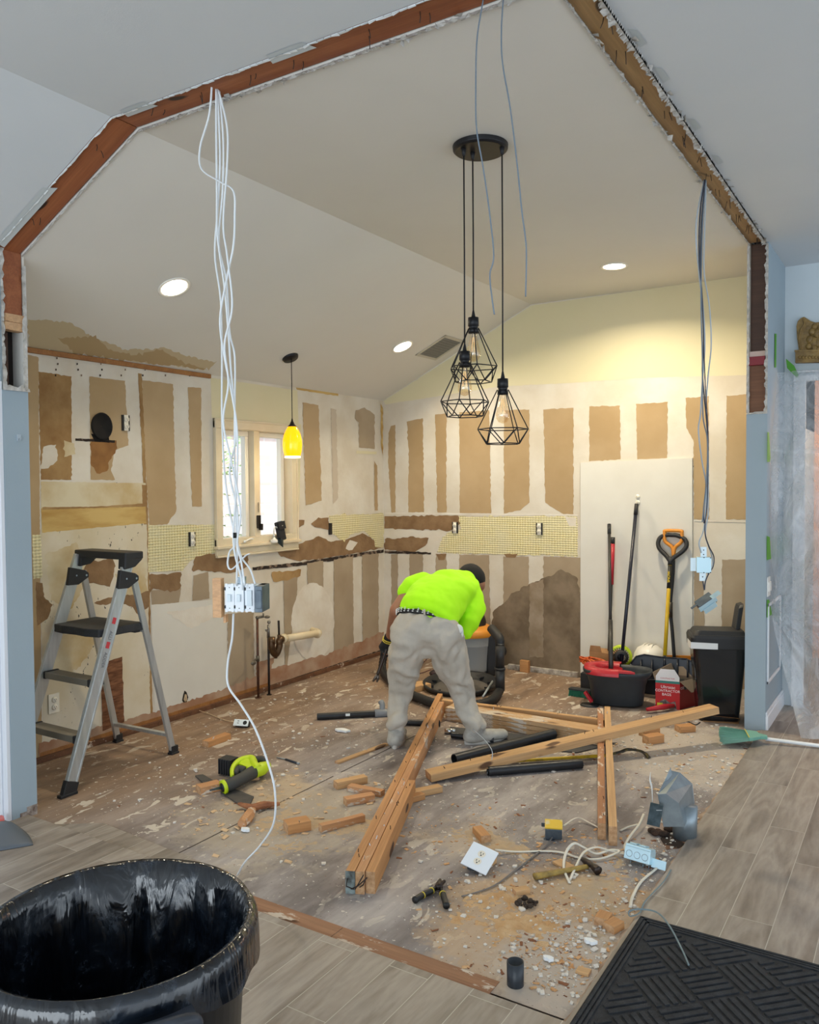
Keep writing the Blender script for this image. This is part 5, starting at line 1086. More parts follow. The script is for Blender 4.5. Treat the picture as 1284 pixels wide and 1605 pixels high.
# black hose wand standing and lying
M_hose=mat('ribbed_black_hose','#191a1c',.5)
hb=fl(784,1085,.03); hb.z=.035
w_=thing('vacuum_hose','black vacuum wand and ribbed hose curving on the floor right of the shop vacuum','hose',(hb.x,hb.y,0))
ht=V((hb.x,hb.y+.02,0)); ztop=.52; 
ztop=up(V((hb.x,hb.y,0)),1008); mb=MB(); mb.tube([V((hb.x,hb.y,.045)),V((hb.x,hb.y,ztop*.52))],[.036,.036],16); mb.tube([V((hb.x,hb.y,ztop*.52)),V((hb.x,hb.y,ztop))],.034,16); mb.cone(V((hb.x,hb.y,ztop*.52-.008)),V((hb.x,hb.y,ztop*.52+.008)),.042); mb.build('wand',mat('dark_grey_tube','#2a2b2d',.45),w_)
mb=MB(); mb.tube(catmull([V((hb.x,hb.y,ztop-.02)),V((hb.x-.01,hb.y+.01,ztop+.03)),V((hb.x-.06,hb.y+.05,ztop+.06)),V((hb.x-.12,hb.y+.10,ztop+.085))]),.036,14); mb.build('elbow',mat('black_plastic','x'),w_); mb=MB(); c=fl(772,1058); mb.box((c.x,c.y,up(c,995)*.5),(.09,.07,up(c,995)),Matrix.Rotation(.4,3,'Z')); mb.sphere((c.x+.09,c.y-.02,up(c,1018)),(.05,.04,.05),10); solo('floor_nozzle','black vacuum floor nozzle standing upright between the vacuum drum and the wand','nozzle',mb,mat('black_plastic','x'),bevel=.012)
mb=MB(); c=wy(823,1057,BY-.05); mb.bb((c.x-.04,BY-.07,0),(c.x+.04,BY-.032,.10)); solo('wood_offcut','small brown block standing against the foot of the stained back wall','wood offcut',mb,W1,bevel=.002)
path=catmull([V((hb.x,hb.y,.045)),fl(770,1098,.035),fl(735,1106,.035),fl(690,1104,.04),fl(660,1095,.04),fl(640,1086,.04),fl(618,1072,.04),fl(600,1050,.05),fl(604,1015,.22)+V((0,0,0))],14)
rad=[.034 if (i%2) else .029 for i in range(len(path))]
mb=MB(); mb.tube(path,rad,14); mb.build('ribbed_hose',M_hose,w_)
lc=fl(722,1079); t=thing('bin_lid','large black bin lid lying upside down on the floor behind the worker','lid',lc); M_lid=mat('grey_lid_inside','#5b5652',.6,c2='#48443f',scale=10)
Rl=Matrix.Rotation(.06,3,'X'); mb=MB(); mb.lathe([(.001,.012),(.22,.012),(.245,.02),(.275,.055),(.295,.06),(.30,.045),(.285,.02),(.25,.002),(.001,.002)],lc,48,R=Rl); mb.build('lid_shell',mat('black_plastic','x'),t)
mb=MB(); mb.lathe([(.001,.0135),(.215,.0135)],lc,40,R=Rl,smooth=False); mb.build('lid_panel',M_lid,t,fixn=False)
mb=MB()
for k in range(10): a=k*2*PI/10; mb.box(lc+Rl@V((.235*math.cos(a),.235*math.sin(a),.03)),(.045,.012,.02),Rl@Matrix.Rotation(a,3,'Z'))
mb.build('clip_lugs',mat('black_plastic','x'),t)
mb=MB(); a0=fl(757,1092,.05); mb.tube([a0,fl(772,1068,.07)],.008); solo('clear_tube','short clear tube lying across the black upturned lid','tube',mb,mat('frosted_plastic','#9aa0a2',.3))
mb=MB(); mb.tube(catmull([fl(640,1062,.005),fl(655,1048,.03),fl(672,1030,.05)]),.004); mb.tube(catmull([fl(640,1051,.004),fl(655,1056,.004),fl(675,1050,.02)]),.004); solo('power_cord','dark red power cord looping on the floor between the worker\'s legs','cord',mb,mat('dark_red_cord','#4a1f26',.5))
c=fl(683,1055,.03); mb=MB(); mb.sphere(c,(.05,.06,.03),10); mb.box(c+V((.03,-.03,.0)),(.05,.05,.03),Matrix.Rotation(.5,3,'Z')); solo('cord_reel','small dark red and black plug block beside the upturned lid','power tool',mb,mat('dark_maroon_plastic','#2b191d',.5),bevel=.004)
# ================================================================ BACK RIGHT CORNER
# mop bucket
bc=fl(963,1100); bc=V((-1.88,5.80,0)); t=thing('mop_bucket','dark grey oval mop bucket with a red wringer rim','bucket',bc); ax=V((.97,.24,0)).normalized(); ay=V((-.24,.97,0)).normalized(); Rb=Matrix((ax,ay,V((0,0,1)))).transposed()
def oval(mb,pr,c,n=48,e=2.6):
    vs=[]
    for a_,b_,z in pr:
        for k in range(n):
            th=2*PI*k/n; cs_,sn=math.cos(th),math.sin(th); x=math.copysign(abs(cs_)**(2/e),cs_)*a_; y=math.copysign(abs(sn)**(2/e),sn)*b_; vs.append(V(c)+Rb@V((x,y,z)))
    mb.add(vs,[(i*n+k,i*n+(k+1)%n,(i+1)*n+(k+1)%n,(i+1)*n+k) for i in range(len(pr)-1) for k in range(n)],0,True)
M_bk=mat('dark_slate_plastic','#262c31',.5,c2='#2d343a')
mb=MB(); oval(mb,[(.001,.001,.01),(.17,.10,.01),(.18,.108,.02),(.205,.130,.20),(.225,.142,.215),(.242,.150,.24),(.245,.152,.262),(.235,.145,.262),(.22,.132,.235),(.165,.10,.03),(.001,.001,.028)],bc); mb.build('tub',M_bk,t)
mb=MB()
n=24; ring=[]
for k in range(n+1):
    th=PI/2+PI*k/n; ring.append((math.copysign(abs(math.cos(th))**(2/2.6),math.cos(th)),math.copysign(abs(math.sin(th))**(2/2.6),math.sin(th))))
o=[bc+Rb@V((x*.255+.02,y*.160,.262)) for x,y in ring]; i_=[bc+Rb@V((x*.17-.02+.03,y*.085,.268)) for x,y in ring]
for k in range(n):
    u=V((0,0,.018)); d=V((0,0,-.03)); mb.add([o[k]+u,o[k+1]+u,i_[k+1]+u*.4,i_[k]+u*.4,o[k]+d,o[k+1]+d,i_[k+1]-V((0,0,.06)),i_[k]-V((0,0,.06))],[(0,1,2,3),(4,5,1,0),(3,2,6,7)],0,True)
mb.lathe([(.07,0),(.055,-.05),(.001,-.055)],bc+Rb@V((-.04,0,.262)),24,R=Rb,sx=1.1)
mb.prism([bc+Rb@V(p) for p in((.0,-.158,.262),(.13,-.158,.262),(.10,-.12,.262),(.0,-.09,.262))],(0,0,.014)); mb.build('wringer',mat('red_plastic','#b3202c',.4),t,fixn=False)
mb=MB(); p=bc+Rb@V((-.19,-.09,0)); mb.lathe([(.001,.012),(.05,.012),(.055,.006),(.055,0)],p,24,R=Rb,sx=1.2); mb.build('pedal_base',mat('black_plastic','x'),t)
mb=MB(); bar(mb,p+V((.02,0,.03)),p+V((-.03,-.01,.10)),.035,.02,(0,1,0)); mb.build('foot_pedal',mat('red_plastic','x'),t,bevel=.004)
# long handles
def pole(lab,name,p0,p1,r,segs,cat='pole',extra=None,sections=None):
    p0,p1=V(p0),V(p1); d=p1-p0; tt=thing(name,lab,cat,(p0.x,p0.y,p0.z))
    for i,(a,b,rr_,m,nm) in enumerate(segs): mb=MB(); mb.tube([p0+d*a,p0+d*(a*.5+b*.5),p0+d*b],rr_,12); mb.build(nm,m,tt)
    return tt,d
M_pole=mat('dark_grey_pole','#3a3835',.45,.3); M_pole2=mat('dark_blue_pole','#181c2c',.35)
yw=BY-.0155-.03
a=V(bc+Rb@V((-.045,0,.23))); top=wy(955,822,yw); pole('dark grey mop pole leaning in the red wringer of the bucket','mop',a,top,.012,[(0,.33,.017,M_pole,'lower_sleeve'),(.33,.965,.0115,M_pole,'shaft'),(.93,1,.0145,M_bpl,'grip')],'mop')
a=V((-2.0,6.20,.0)); top=wy(961,842,yw+.0); tt,d=pole('short pole with a bright red upper grip standing behind the mop','floor_broom',V((-2.12,6.3,.0)),top,.012,[(0,.70,.012,M_pole,'shaft'),(.68,.955,.0175,mat('red_grip','#b02030',.4),'red_grip'),(.95,1,.017,M_bpl,'end_cap')],'broom')
mb=MB(); c=V((-2.12,6.3,0)).lerp(top,.85)
top=wy(998,790,yw); pole('long dark blue pole reaching up to the covered outlet on the white panel','floor_broom',V((-1.97,6.12,.06)),top,.014,[(0,.95,.0135,M_pole2,'shaft'),(.94,1,.016,M_bpl,'grip')],'broom')
# snow shovels
def Pc(px,py,y): return wy(px,py,y)
M_yp=mat('yellow_shovel_pole','#d9b51f',.4,c2='#c9a21c'); M_navb=mat('dark_blue_blade','#171c26',.35,c2='#222835')
sv=thing('snow_shovel','snow shovel with yellow pole, black oval grip and wide dark blade leaning on the panel','shovel',Pc(1050,1078,6.15))
b0=Pc(1042,1034,6.15); t1=Pc(1051,876,yw-.05)
mb=MB(); mb.tube([b0,b0.lerp(t1,.5),t1],.0145,12); mb.build('pole',M_yp,sv)
mb=MB(); a,b=b0.lerp(t1,.70),b0.lerp(t1,.93); mb.tube([a,b],.0155,12); lb=mb.build('black_sticker',mat('black_sticker','#1b1a16',.5),sv)
d=(t1-b0).normalized(); yd=V((0,-1,0)); yd=(yd-d*yd.dot(d)).normalized(); xs=d; M4=Matrix((xs,yd.cross(xs)*-1,yd)).transposed().to_4x4(); M4=Matrix((xs,yd.cross(xs),yd)).transposed().to_4x4(); M4.translation=b0.lerp(t1,.815)+yd*.0158; text('sticker_lettering','SNOW',M4,.028,mat('yellow_print','#e8c81e',.5),lb)
g=t1; X=V((1,0,0)); U=d
mb=MB(); pts=[g+X*x+U*u for x,u in((0,-.02),(-.03,.02),(-.085,.075),(-.10,.12),(-.085,.165),(-.04,.185),(0,.187),(.045,.183),(.10,.155),(.115,.11),(.09,.065),(.03,.015))]
mb.tube(catmull(pts+[pts[0]],5),.017,12); mb.tube([g-U*.05,g+U*.015],.018,12); mb.build('oval_grip',M_bpl,sv)
def blade(nm,pts,y0,y1,m,par,lip=.03):
    mb=MB(); P=[Pc(x,y,y0+(y1-y0)*(y-1024)/60) for x,y in pts]; mb.prism(P,(0,.008,0)); 
    for i in range(len(P)): mb.tube([P[i],P[(i+1)%len(P)]],.006,6)
    return mb.build(nm,m,par)
bp=[(988,1066),(989,1040),(997,1029),(1010,1026),(1036,1030),(1052,1031),(1076,1033),(1087,1038),(1091,1050),(1091,1066)]
blade('blade',bp,6.13,6.07,M_navb,sv)
mb=MB(); 
for x in (1005,1022,1062,1078): a,b=Pc(x,1034,6.11),Pc(x,1062,6.06); mb.tube([a,b],.007,6)
a,b=Pc(1042,1028,6.14),Pc(1042,1046,6.10); mb.tube([a,b],.011,8); mb.build('blade_rib',M_navb,sv)
so=thing('snow_shovel','snow shovel with orange D handle, curved black pole and orange blade behind the other','shovel',Pc(1060,1070,6.36))
mb=MB(); tp=Pc(1053,874,yw-.01); mb.tube(catmull([Pc(1057,1030,6.36),Pc(1054,990,6.38),Pc(1051,950,6.40),Pc(1055,900,yw),Pc(1056,862,yw)]),.0135,12); mb.build('pole',M_bpl,so)
mb=MB(); a,b=Pc(1051.5,968,6.375),Pc(1051.5,944,6.385); mb.tube([a,b],.0155,12); mb.build('sticker',mat('orange_black_sticker','#2b241a',.5,c2='#d07a1c',scale=30,lo=.55,hi=.6),so)
g=Pc(1056,866,yw-.004); mb=MB(); mb.tube(catmull([g+V((0,0,-.03)),g+V((-.012,0,.04)),g+V((-.065,0,.085)),g+V((-.068,0,.15)),g+V((-.063,0,.165)),g+V((0,0,.168)),g+V((.057,0,.165)),g+V((.062,0,.15)),g+V((.058,0,.085)),g+V((.012,0,.04)),g+V((0,0,-.03))],5),.0135,10); mb.build('d_handle',M_or,so)
mb=MB(); P=[Pc(1000,1060,6.34),Pc(1000,1030,6.37),Pc(1008,1026,6.37),Pc(1094,1028,6.37),Pc(1098,1034,6.37),Pc(1098,1062,6.34)]; mb.prism(P,(0,.008,0)); mb.build('blade',mat('amber_blade','#b8741a',.4),so,bevel=.003)
# hard hat
c=wy(1018,1028,6.31); mb=MB(); mb.sphere(c,(.11,.135,.085),12); 
hh=thing('hard_hat','white hard hat peeking out behind the dark shovel blade','hard hat',(c.x,c.y,c.z-.085)); 
mb=MB(); mb.lathe([(.001,.09),(.05,.083),(.09,.06),(.112,.02),(.118,-.02),(.135,-.03),(.136,-.036),(.112,-.03),(.106,.018),(.001,.08)],c,32,sy=1.15); mb.build('shell',mat('hard_hat_white','#e9e4da',.35),hh)
mb=MB(); 
for x in(-.03,0,.03): mb.tube(catmull([c+V((x,-.10,.045)),c+V((x*1.05,-.03,.088)),c+V((x*1.05,.05,.085))]),.006,6)
mb.build('ridges',mat('hard_hat_white','x'),hh)
mb=MB(); mb.bb((-1.86,6.20,0),(-1.62,6.325,.155)); solo('storage_crate','dark crate under the white hard hat behind the shovel blade','crate',mb,M_navb,bevel=.006)
# cardboard box and cords behind the bucket
M_card=mat('brown_cardboard','#a98057',.85,c2='#9a7249',scale=8); M_card2=mat('grey_brown_cardboard','#8d7d6c',.85,c2='#7f7060',scale=8)
cb=thing('cardboard_box','plain brown cardboard box behind the mop bucket against the white panel','box',(-2.36,6.3,0))
p0_=wy(926,1020,6.25); mb=MB(); mb.bb((wy(926,1020,6.25).x,6.22,0),(wy(968,1020,6.25).x,6.40,p0_.z)); mb.build('carton',M_card,cb,bevel=.002)
mb=MB(); z=p0_.z; x0_=wy(926,1020,6.25).x; mb.prism([V((x0_,6.22,z)),V((x0_+.10,6.22,z)),V((x0_+.09,6.215,z+.05)),V((x0_+.01,6.215,z+.05))],(0,.004,0)); mb.build('box_flap',M_card,cb)
mb=MB(); rr=random.Random(8); ctr=fl(940,1050,.12); ctr=V((-2.13,6.12,.16))
pts=[]
for k in range(70): a=k*.62; r=.10+.03*math.sin(k*1.7); pts.append(ctr+V((r*1.25*math.cos(a),r*.55*math.sin(a),.02+.07*abs(math.sin(a*.5))+.02*math.sin(k*.9)-.02)))
mb.tube(catmull(pts,3),.0055,6); solo('extension_cord','coil of orange extension cord spilling over behind the red bucket rim','cord',mb,mat('orange_cord','#c9571f',.5))
mb=MB(); mb.bb((-2.25,6.04,0),(-2.02,6.19,.14)); solo('storage_box','low dark box under the orange cord coil behind the bucket','box',mb,mat('black_plastic','x'),bevel=.004)
fc=wy(970,1030,6.20); t=thing('jobsite_fan','small lime green and black fan standing behind the dark blue pole','fan',(fc.x,fc.y,0))
mb=MB(); Rf=Matrix.Rotation(PI/2,3,'X')@Matrix.Rotation(.3,3,'Y'); mb.lathe([(.07,-.03),(.085,-.02),(.088,.02),(.075,.03),(.065,.028)],fc+V((.015,0,.01)),28,R=Rf); mb.build('housing',mat('lime_green_plastic','#b9cf1c',.4),t)
mb=MB()
for k in range(12): a=k*PI/12; mb.tube([fc+V((.015,-.03,.01))+Rf@V((.072*math.cos(a),.072*math.sin(a),0)),fc+V((.015,-.03,.01))-Rf@V((.072*math.cos(a),.072*math.sin(a),0))],.003,4)
mb.lathe([(.03,.03),(.05,.03),(.055,0)],fc+V((.03,-.03,.01)),20,R=Rf); mb.build('grille',mat('black_plastic','x'),t)
mb=MB(); mb.bb((fc.x-.07,fc.y-.04,0),(fc.x+.10,fc.y+.06,fc.z-.07)); mb.build('base',mat('black_plastic','x'),t,bevel=.005)
# contractor bag box
M_redb=mat('red_carton','#c41c20',.5); M_redd=mat('shaded_red_carton','#8e1418',.5)  # darker red for the sides and back, shade put into the colour
c0,c1,c2=fl(1021,1117),fl(1056,1112),fl(1096,1098); c0=V((-1.62,5.85,0)); ex=V((.93,.0,0)); 
ux=V((.985,.17,0)).normalized(); uy=V((.35,.937,0)).normalized(); W_,Dp,Hh=.165,.24,.20
def q(x,y,z): return c0+ux*x+uy*y+V((0,0,z))
bb_=thing('bag_carton','open red carton of contractor bags with white front flap beside the mop bucket','box',c0)
mb=MB(); vs=[q(0,0,0),q(W_,0,0),q(W_,Dp,0),q(0,Dp,0),q(0,0,Hh),q(W_,0,Hh),q(W_,Dp,Hh),q(0,Dp,Hh)]
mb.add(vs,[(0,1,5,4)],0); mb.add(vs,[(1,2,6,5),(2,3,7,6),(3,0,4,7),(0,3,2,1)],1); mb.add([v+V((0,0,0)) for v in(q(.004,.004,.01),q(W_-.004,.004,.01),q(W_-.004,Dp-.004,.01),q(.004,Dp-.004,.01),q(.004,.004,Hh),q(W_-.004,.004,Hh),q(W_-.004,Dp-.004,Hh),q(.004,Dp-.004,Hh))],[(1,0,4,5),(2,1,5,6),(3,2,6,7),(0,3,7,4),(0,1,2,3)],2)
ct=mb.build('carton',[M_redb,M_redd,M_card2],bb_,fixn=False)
ny=ux.cross(V((0,0,1))).normalized(); ny=ny if ny.y<0 else -ny
mb=MB(); mb.prism([q(.0,0,Hh-.018)+ny*.001,q(W_,0,Hh-.018)+ny*.001,q(W_,0,Hh)+ny*.001,q(0,0,Hh)+ny*.001],ny*.0006); mb.build('teal_stripe',mat('teal_print','#2f7d74',.5),ct)
mb=MB(); f_=ny*.012; mb.prism([q(.003,0,Hh),q(W_-.003,0,Hh),q(W_-.002,0,Hh+.03)+f_*.4,q(W_-.035,0,Hh+.085)+f_,q(.035,0,Hh+.085)+f_,q(.002,0,Hh+.03)+f_*.4],ny*.003); fp=mb.build('front_flap',mat('white_carton_board','#eeeceb',.6),bb_)
def M4of(o,x,y): z=x.cross(y); m=Matrix((x,y,z)).transposed().to_4x4(); m.translation=o; return m
M_wp2=mat('white_print','#f4efef',.5); up=V((0,0,1))
text('brand_lettering','Ultrasac',M4of(q(W_*.52,0,Hh-.045)+ny*.0015,ux,up),.030,M_wp2,ct)
text('carton_lettering','CONTRACTOR',M4of(q(W_*.5,0,Hh-.072)+ny*.0015,ux,up),.0245,M_wp2,ct)
text('carton_lettering','BAGS',M4of(q(W_*.46,0,Hh-.098)+ny*.0015,ux,up),.026,M_wp2,ct)
text('small_print','CONTRACTOR',M4of(q(W_*.5,0,Hh+.018)+ny*.006,ux,(up+ny*.14).normalized()),.014,mat('red_print','#c8434a',.5),fp)
nx=uy.cross(up); text('side_lettering','CONTRACTOR BAGS',M4of(q(W_,Dp*.55,Hh-.05)+nx*.001,uy,up),.026,mat('shaded_side_print','#c9b8b8',.5),ct)  # side print greyed, shade put into its colour
mb=MB(); mb.prism([q(.02,0,.0)+ny*.001,q(W_-.02,0,.0)+ny*.001,q(W_-.03,0,.06)+ny*.001,q(W_*.6,0,.045)+ny*.001,q(W_*.4,0,.07)+ny*.001,q(.03,0,.05)+ny*.001],ny*.0005); mb.build('printed_picture',mat('picture_print','#3c3330',.6,c2='#9a8d86',scale=40),ct)
mb=MB(); mb.prism([q(.012,0,.015)+ny*.002,q(.05,0,.015)+ny*.002,q(.05,0,.04)+ny*.002,q(.012,0,.04)+ny*.002],ny*.0005); mb.build('yellow_patch',mat('yellow_print2','#d9d93a',.5),ct)
mb=MB(); mb.prism([q(W_,.0,Hh),q(W_,Dp,Hh),q(W_,Dp-.02,Hh-.075)+nx*.05,q(W_,.06,Hh-.075)+nx*.05],nx*.004); mb.build('side_flap',M_card2,bb_)
mb=MB(); mb.prism([q(0,Dp,Hh),q(W_,Dp,Hh),q(W_,Dp,Hh+.06)+uy*.03,q(0,Dp,Hh+.06)+uy*.03],uy*.004); mb.build('back_flap',M_card2,bb_)
mb=MB(); mb.prism([q(0,0,Hh),q(0,Dp,Hh),q(0,Dp,Hh+.085)-ux*.03,q(0,0.02,Hh+.05)-ux*.03],-ux*.004); mb.build('side_flap',M_card2,bb_)
mb=MB(); mb.sphere(q(W_*.6,Dp*.5,Hh-.05),(.06,.08,.05),8); mb.build('folded_bags',mat('black_bag','#1a1c1e',.3),bb_)
# tall bin
tb0=V((-1.19,5.80,0)); t=thing('trash_bin','tall rectangular black bin with raised lid and a strip of white tape','bin',tb0)
ux=V((.93,.37,0)).normalized(); uy=V((-.37,.93,0)).normalized(); Rt=Matrix((ux,uy,V((0,0,1)))).transposed()
hz=.585; hx1,hy1,hx0,hy0=.185,.125,.125,.09
def rect(hx,hy,z,r=.035,n=5):
    P=[]
    for cx_,cy_,a0 in((hx-r,hy-r,0),(-hx+r,hy-r,PI/2),(-hx+r,-hy+r,PI),(hx-r,-hy+r,3*PI/2)):
        for k in range(n+1): a=a0+PI/2*k/n; P.append(tb0+Rt@V((cx_+r*math.cos(a),cy_+r*math.sin(a),z)))
    return P
M_bin=mat('glossy_black_bin','#0c0f13',.18,c2='#12161b',coat=.3)
def loft(mb,rings,mi=0,cap=True,sm=False):
    n=len(rings[0]); mb.add([p for r in rings for p in r],[(i*n+k,i*n+(k+1)%n,(i+1)*n+(k+1)%n,(i+1)*n+k) for i in range(len(rings)-1) for k in range(n)]+([tuple(range(n))[::-1],tuple((len(rings)-1)*n+k for k in range(n))] if cap else []),mi,sm)
mb=MB(); loft(mb,[rect(hx0,hy0,0),rect(hx0+.004,hy0+.004,.02),rect(hx1-.012,hy1-.012,hz-.06)]); mb.build('body',M_bin,t)
mb=MB(); loft(mb,[rect(hx1,hy1,hz-.09),rect(hx1+.004,hy1+.004,hz-.02),rect(hx1-.004,hy1-.004,hz),rect(hx1-.03,hy1-.03,hz+.0)]); loft(mb,[rect(hx1-.012,hy1-.012,hz-.005),rect(hx1-.03,hy1-.03,hz+.028)]); mb.build('lid',M_bpl,t,bevel=.003)
mb=MB(); a=Rt@V((0,-1,0)); 
mb.prism([tb0+Rt@V(p) for p in((-hx1-.006,-hy1-.006,hz-.045),(-.02,-hy1-.006,hz-.05),(-.02,-hy1-.006,hz-.09),(-hx1-.006,-hy1-.006,hz-.088))],a*.001); mb.prism([tb0+Rt@V(p) for p in((-hx1-.006,-hy1-.006,hz-.045),(-hx1-.006,.02,hz-.045),(-hx1-.006,.02,hz-.088),(-hx1-.006,-hy1-.006,hz-.088))],Rt@V((-.001,0,0))); mb.build('white_tape',mat('white_cloth_tape','#d9d9d7',.6),t)
mb=MB(); mb.prism([tb0+Rt@V(p) for p in((.11,-.03,hz+.02),(.11,.11,hz+.02),(.13,.11,hz+.16),(.135,.09,hz+.19),(.135,-.01,hz+.19),(.13,-.03,hz+.17))],Rt@V((.03,0,.01))); mb.build('raised_flap',M_bpl,t,bevel=.004)
mb=MB(); mb.add([fl(1098,1112,.0),fl(1100,1122,0),fl(1124,1133,0),fl(1158,1134,0),fl(1164,1128,0),fl(1120,1123,0)],[(0,1,2,3,4,5)]); 
mb=MB(); mb.prism([fl(1100,1122,.002),fl(1102,1131,.002),fl(1158,1135,.002),fl(1160,1128,.002)],(0,0,.003)); mb.prism([fl(1100,1122,.004),fl(1112,1124,.004),fl(1160,1128,.004),fl(1160,1126,.045),fl(1100,1120,.045)],(0,.004,0)) ; solo('cardboard_scrap','flattened strip of cardboard under the front of the tall bin','cardboard',mb,M_card)
mb=MB(); a=fl(975,1092,.02); mb.tube(catmull([fl(1060,1133,.01),fl(1075,1130,.008),fl(1090,1136,.008),fl(1098,1132,.03)]),.004); solo('power_cord','thin black cord on the floor in front of the tall bin','cord',mb,M_cord)
t0=fl(1030,1118,.0); t=thing('utility_tool','red handled tool lying under the end of the diagonal stud beside the bag carton','tool',t0)
mb=MB(); mb.tube([fl(1014,1112,.03),fl(1040,1108,.035),fl(1056,1106,.03)],[.012,.02,.014],10); mb.build('handle',mat('red_plastic','x'),t)
mb=MB(); mb.box(fl(1048,1128,.018),(.09,.05,.03),Matrix.Rotation(.4,3,'Z')); mb.build('foot_block',mat('red_plastic','x'),t,bevel=.006)
# green scrub brush, loose outlet
c=fl(912,1088,.02); t=thing('push_brush','green bristled brush on the floor left of the mop bucket','brush',(c.x,c.y,0)); mb=MB(); rr=random.Random(12)
for k in range(420):
    a=V((c.x+rr.uniform(-.09,.07),c.y+rr.uniform(-.03,.03),.0)); mb.tube([a+V((rr.uniform(-.012,.012),rr.uniform(-.01,.01),.003)),a+V((0,0,.05))],[.0022,.0012],4,cap=False,smooth=False)
o=mb.build('bristles',mat('teal_green_bristle','#2f7d62',.7),t,fixn=False)
mb=MB(); mb.box((c.x-.01,c.y,.054),(.17,.06,.014)); mb.build('brush_head',M_bk,t,bevel=.003)
c=fl(919,1072,.03)+V((0,.12,0)); mb=MB(); mb.box((c.x,c.y,.045),(.085,.05,.09)); mb.box((c.x-.012,c.y-.0265,.05),(.028,.003,.035),None,1); mb.box((c.x+.022,c.y-.0265,.05),(.018,.003,.05),None,1); solo('outlet_box','small white box with dark outlets on the floor left of the mop bucket','electrical box',mb,[mat('white_plate','x'),M_socket],bevel=.002)
# green broom on the tile
b0=fl(1200,1158,TZ+.03); b1=fl(1300,1171,TZ+.012); b2=fl(1143,1152,.03); t=thing('broom','green angled broom with white handle lying on the tile edge by the blue wall','broom',b0)
d=(b1-b0).normalized(); mb=MB(); mb.tube([b0,b0+d*1.1],.0115,12); mb.build('handle',mat('white_handle','#e3e9f0',.35),t)
mb=MB(); h0=b0; sdv=V((-d.y,d.x,0)); 
mb.prism([h0+d*.01+sdv*.012,h0+d*.01-sdv*.014,h0-d*.03-sdv*.03,h0-d*.075-sdv*.085,h0-d*.10-sdv*.10,h0-d*.115+sdv*.075,h0-d*.045+sdv*.07,h0-d*.03+sdv*.03],(0,0,.022)); mb.build('broom_head',mat('seafoam_plastic','#6fa593',.45),t,bevel=.004)
rr=random.Random(6); mb=MB()
for k in range(900):
    s=rr.uniform(-1,1); a=h0-d*(.10)+sdv*(s*.085-.01)+V((0,0,rr.uniform(.0,.018))); e=a-d*rr.uniform(.13,.165)+sdv*(s*.02+rr.uniform(-.01,.01)); e.z=max(.004,a.z+rr.uniform(-.03,.006)); mb.tube([a,e],[.0016,.0012],3,cap=False,smooth=False)
mb.build('bristles',mat('seafoam_bristles','#7fae9b',.7,c2='#6f9d8b'),t,fixn=False)
mb=MB(); mb.tube([h0-d*.112+sdv*.07+V((0,0,.024)),h0-d*.098-sdv*.095+V((0,0,.024))],.003,6); mb.build('yellow_binding',mat('yellow_thread','#c9b64a',.6),t)
# dustpan at far left
c=fl(10,1332,TZ); t=thing('dustpan','grey dustpan with red handle lying face down at the left frame edge','dustpan',c)
mb=MB(); n=14; A=[]; 
e0,e1=fl(-60,1345,TZ),fl(52,1325,TZ); f0=fl(-50,1295,TZ)
ex=(e1-e0).normalized(); ey=V((-ex.y,ex.x,0)); L=(e1-e0).length
for j in range(9):
    v_=j/8; hgt=.055*math.sin(min(1,v_*1.0)*PI/2)
    for i in range(n+1):
        u=i/n; narrow=.5*(1-v_**1.6*.45); x=L/2+(u-.5)*2*L*narrow; z=.004+hgt*(1-abs(u-.5)**3*5)
        mb.v.append(e0+ex*x+ey*(v_*.20)+V((0,0,max(.003,z))))
for j in range(8):
    for i in range(n): a=j*(n+1)+i; mb.f.append([a,a+1,a+n+2,a+n+1]); mb.m.append(0); mb.smooth.append(True)
o=mb.build('pan',mat('slate_grey_plastic','#565d65',.4),t,fixn=False); s_=o.modifiers.new('solid','SOLIDIFY'); s_.thickness=.004
mb=MB(); h=e0+ex*L*.52+ey*.19; mb.tube([h+V((0,0,.04)),h+ey*.04+V((0,0,.035)),h+ey*.12+V((0,0,.03))],[.016,.02,.018],10); mb.build('handle',mat('coral_red_plastic','#d0493c',.4),t)
# ================================================================ THE WORKER
def capsule(mb,a,b,ra,rb,n=16,sq=1,side=None):
    a,b=V(a),V(b); x=(b-a); L=x.length; x.normalize(); s=(side or x.orthogonal()); s=(s-x*s.dot(x)).normalized(); u=x.cross(s); R=Matrix((s,u,x)).transposed()
    prof=[(max(1e-4,ra*math.sin(t*PI/2/5)),-ra*math.cos(t*PI/2/5)) for t in range(0,6)]+[(max(1e-4,rb*math.cos(t*PI/2/5)),L+rb*math.sin(t*PI/2/5)) for t in range(0,6)]
    mb.lathe(prof,a,n,R=R,sy=sq)
def chain(mb,pts,sq=1,side=None):
    for (a,ra),(b,rb) in zip(pts,pts[1:]): capsule(mb,a,b,ra,rb,sq=sq,side=side)
CL=bpy.data.textures.new('cloth_folds','CLOUDS'); CL.noise_scale=.11; CL.noise_depth=2
CB=bpy.data.textures.new('trouser_creases','WOOD'); CB.wood_type='BANDNOISE'; CB.noise_scale=.12; CB.turbulence=9; CB.noise_basis_2='SIN'
CL2=bpy.data.textures.new('fine_folds','CLOUDS'); CL2.noise_scale=.045; CL2.noise_depth=1
def cloth(o,vox,sm=6,d1=0,d2=0):
    r=o.modifiers.new('remesh','REMESH'); r.mode='VOXEL'; r.voxel_size=vox; r.use_smooth_shade=True
    s=o.modifiers.new('smooth','SMOOTH'); s.iterations=sm; s.factor=.6
    for t_,st in((CL,d1),(CL2,d2)):
        if st: d=o.modifiers.new('folds','DISPLACE'); d.texture=t_; d.strength=st; d.mid_level=.5
    return o
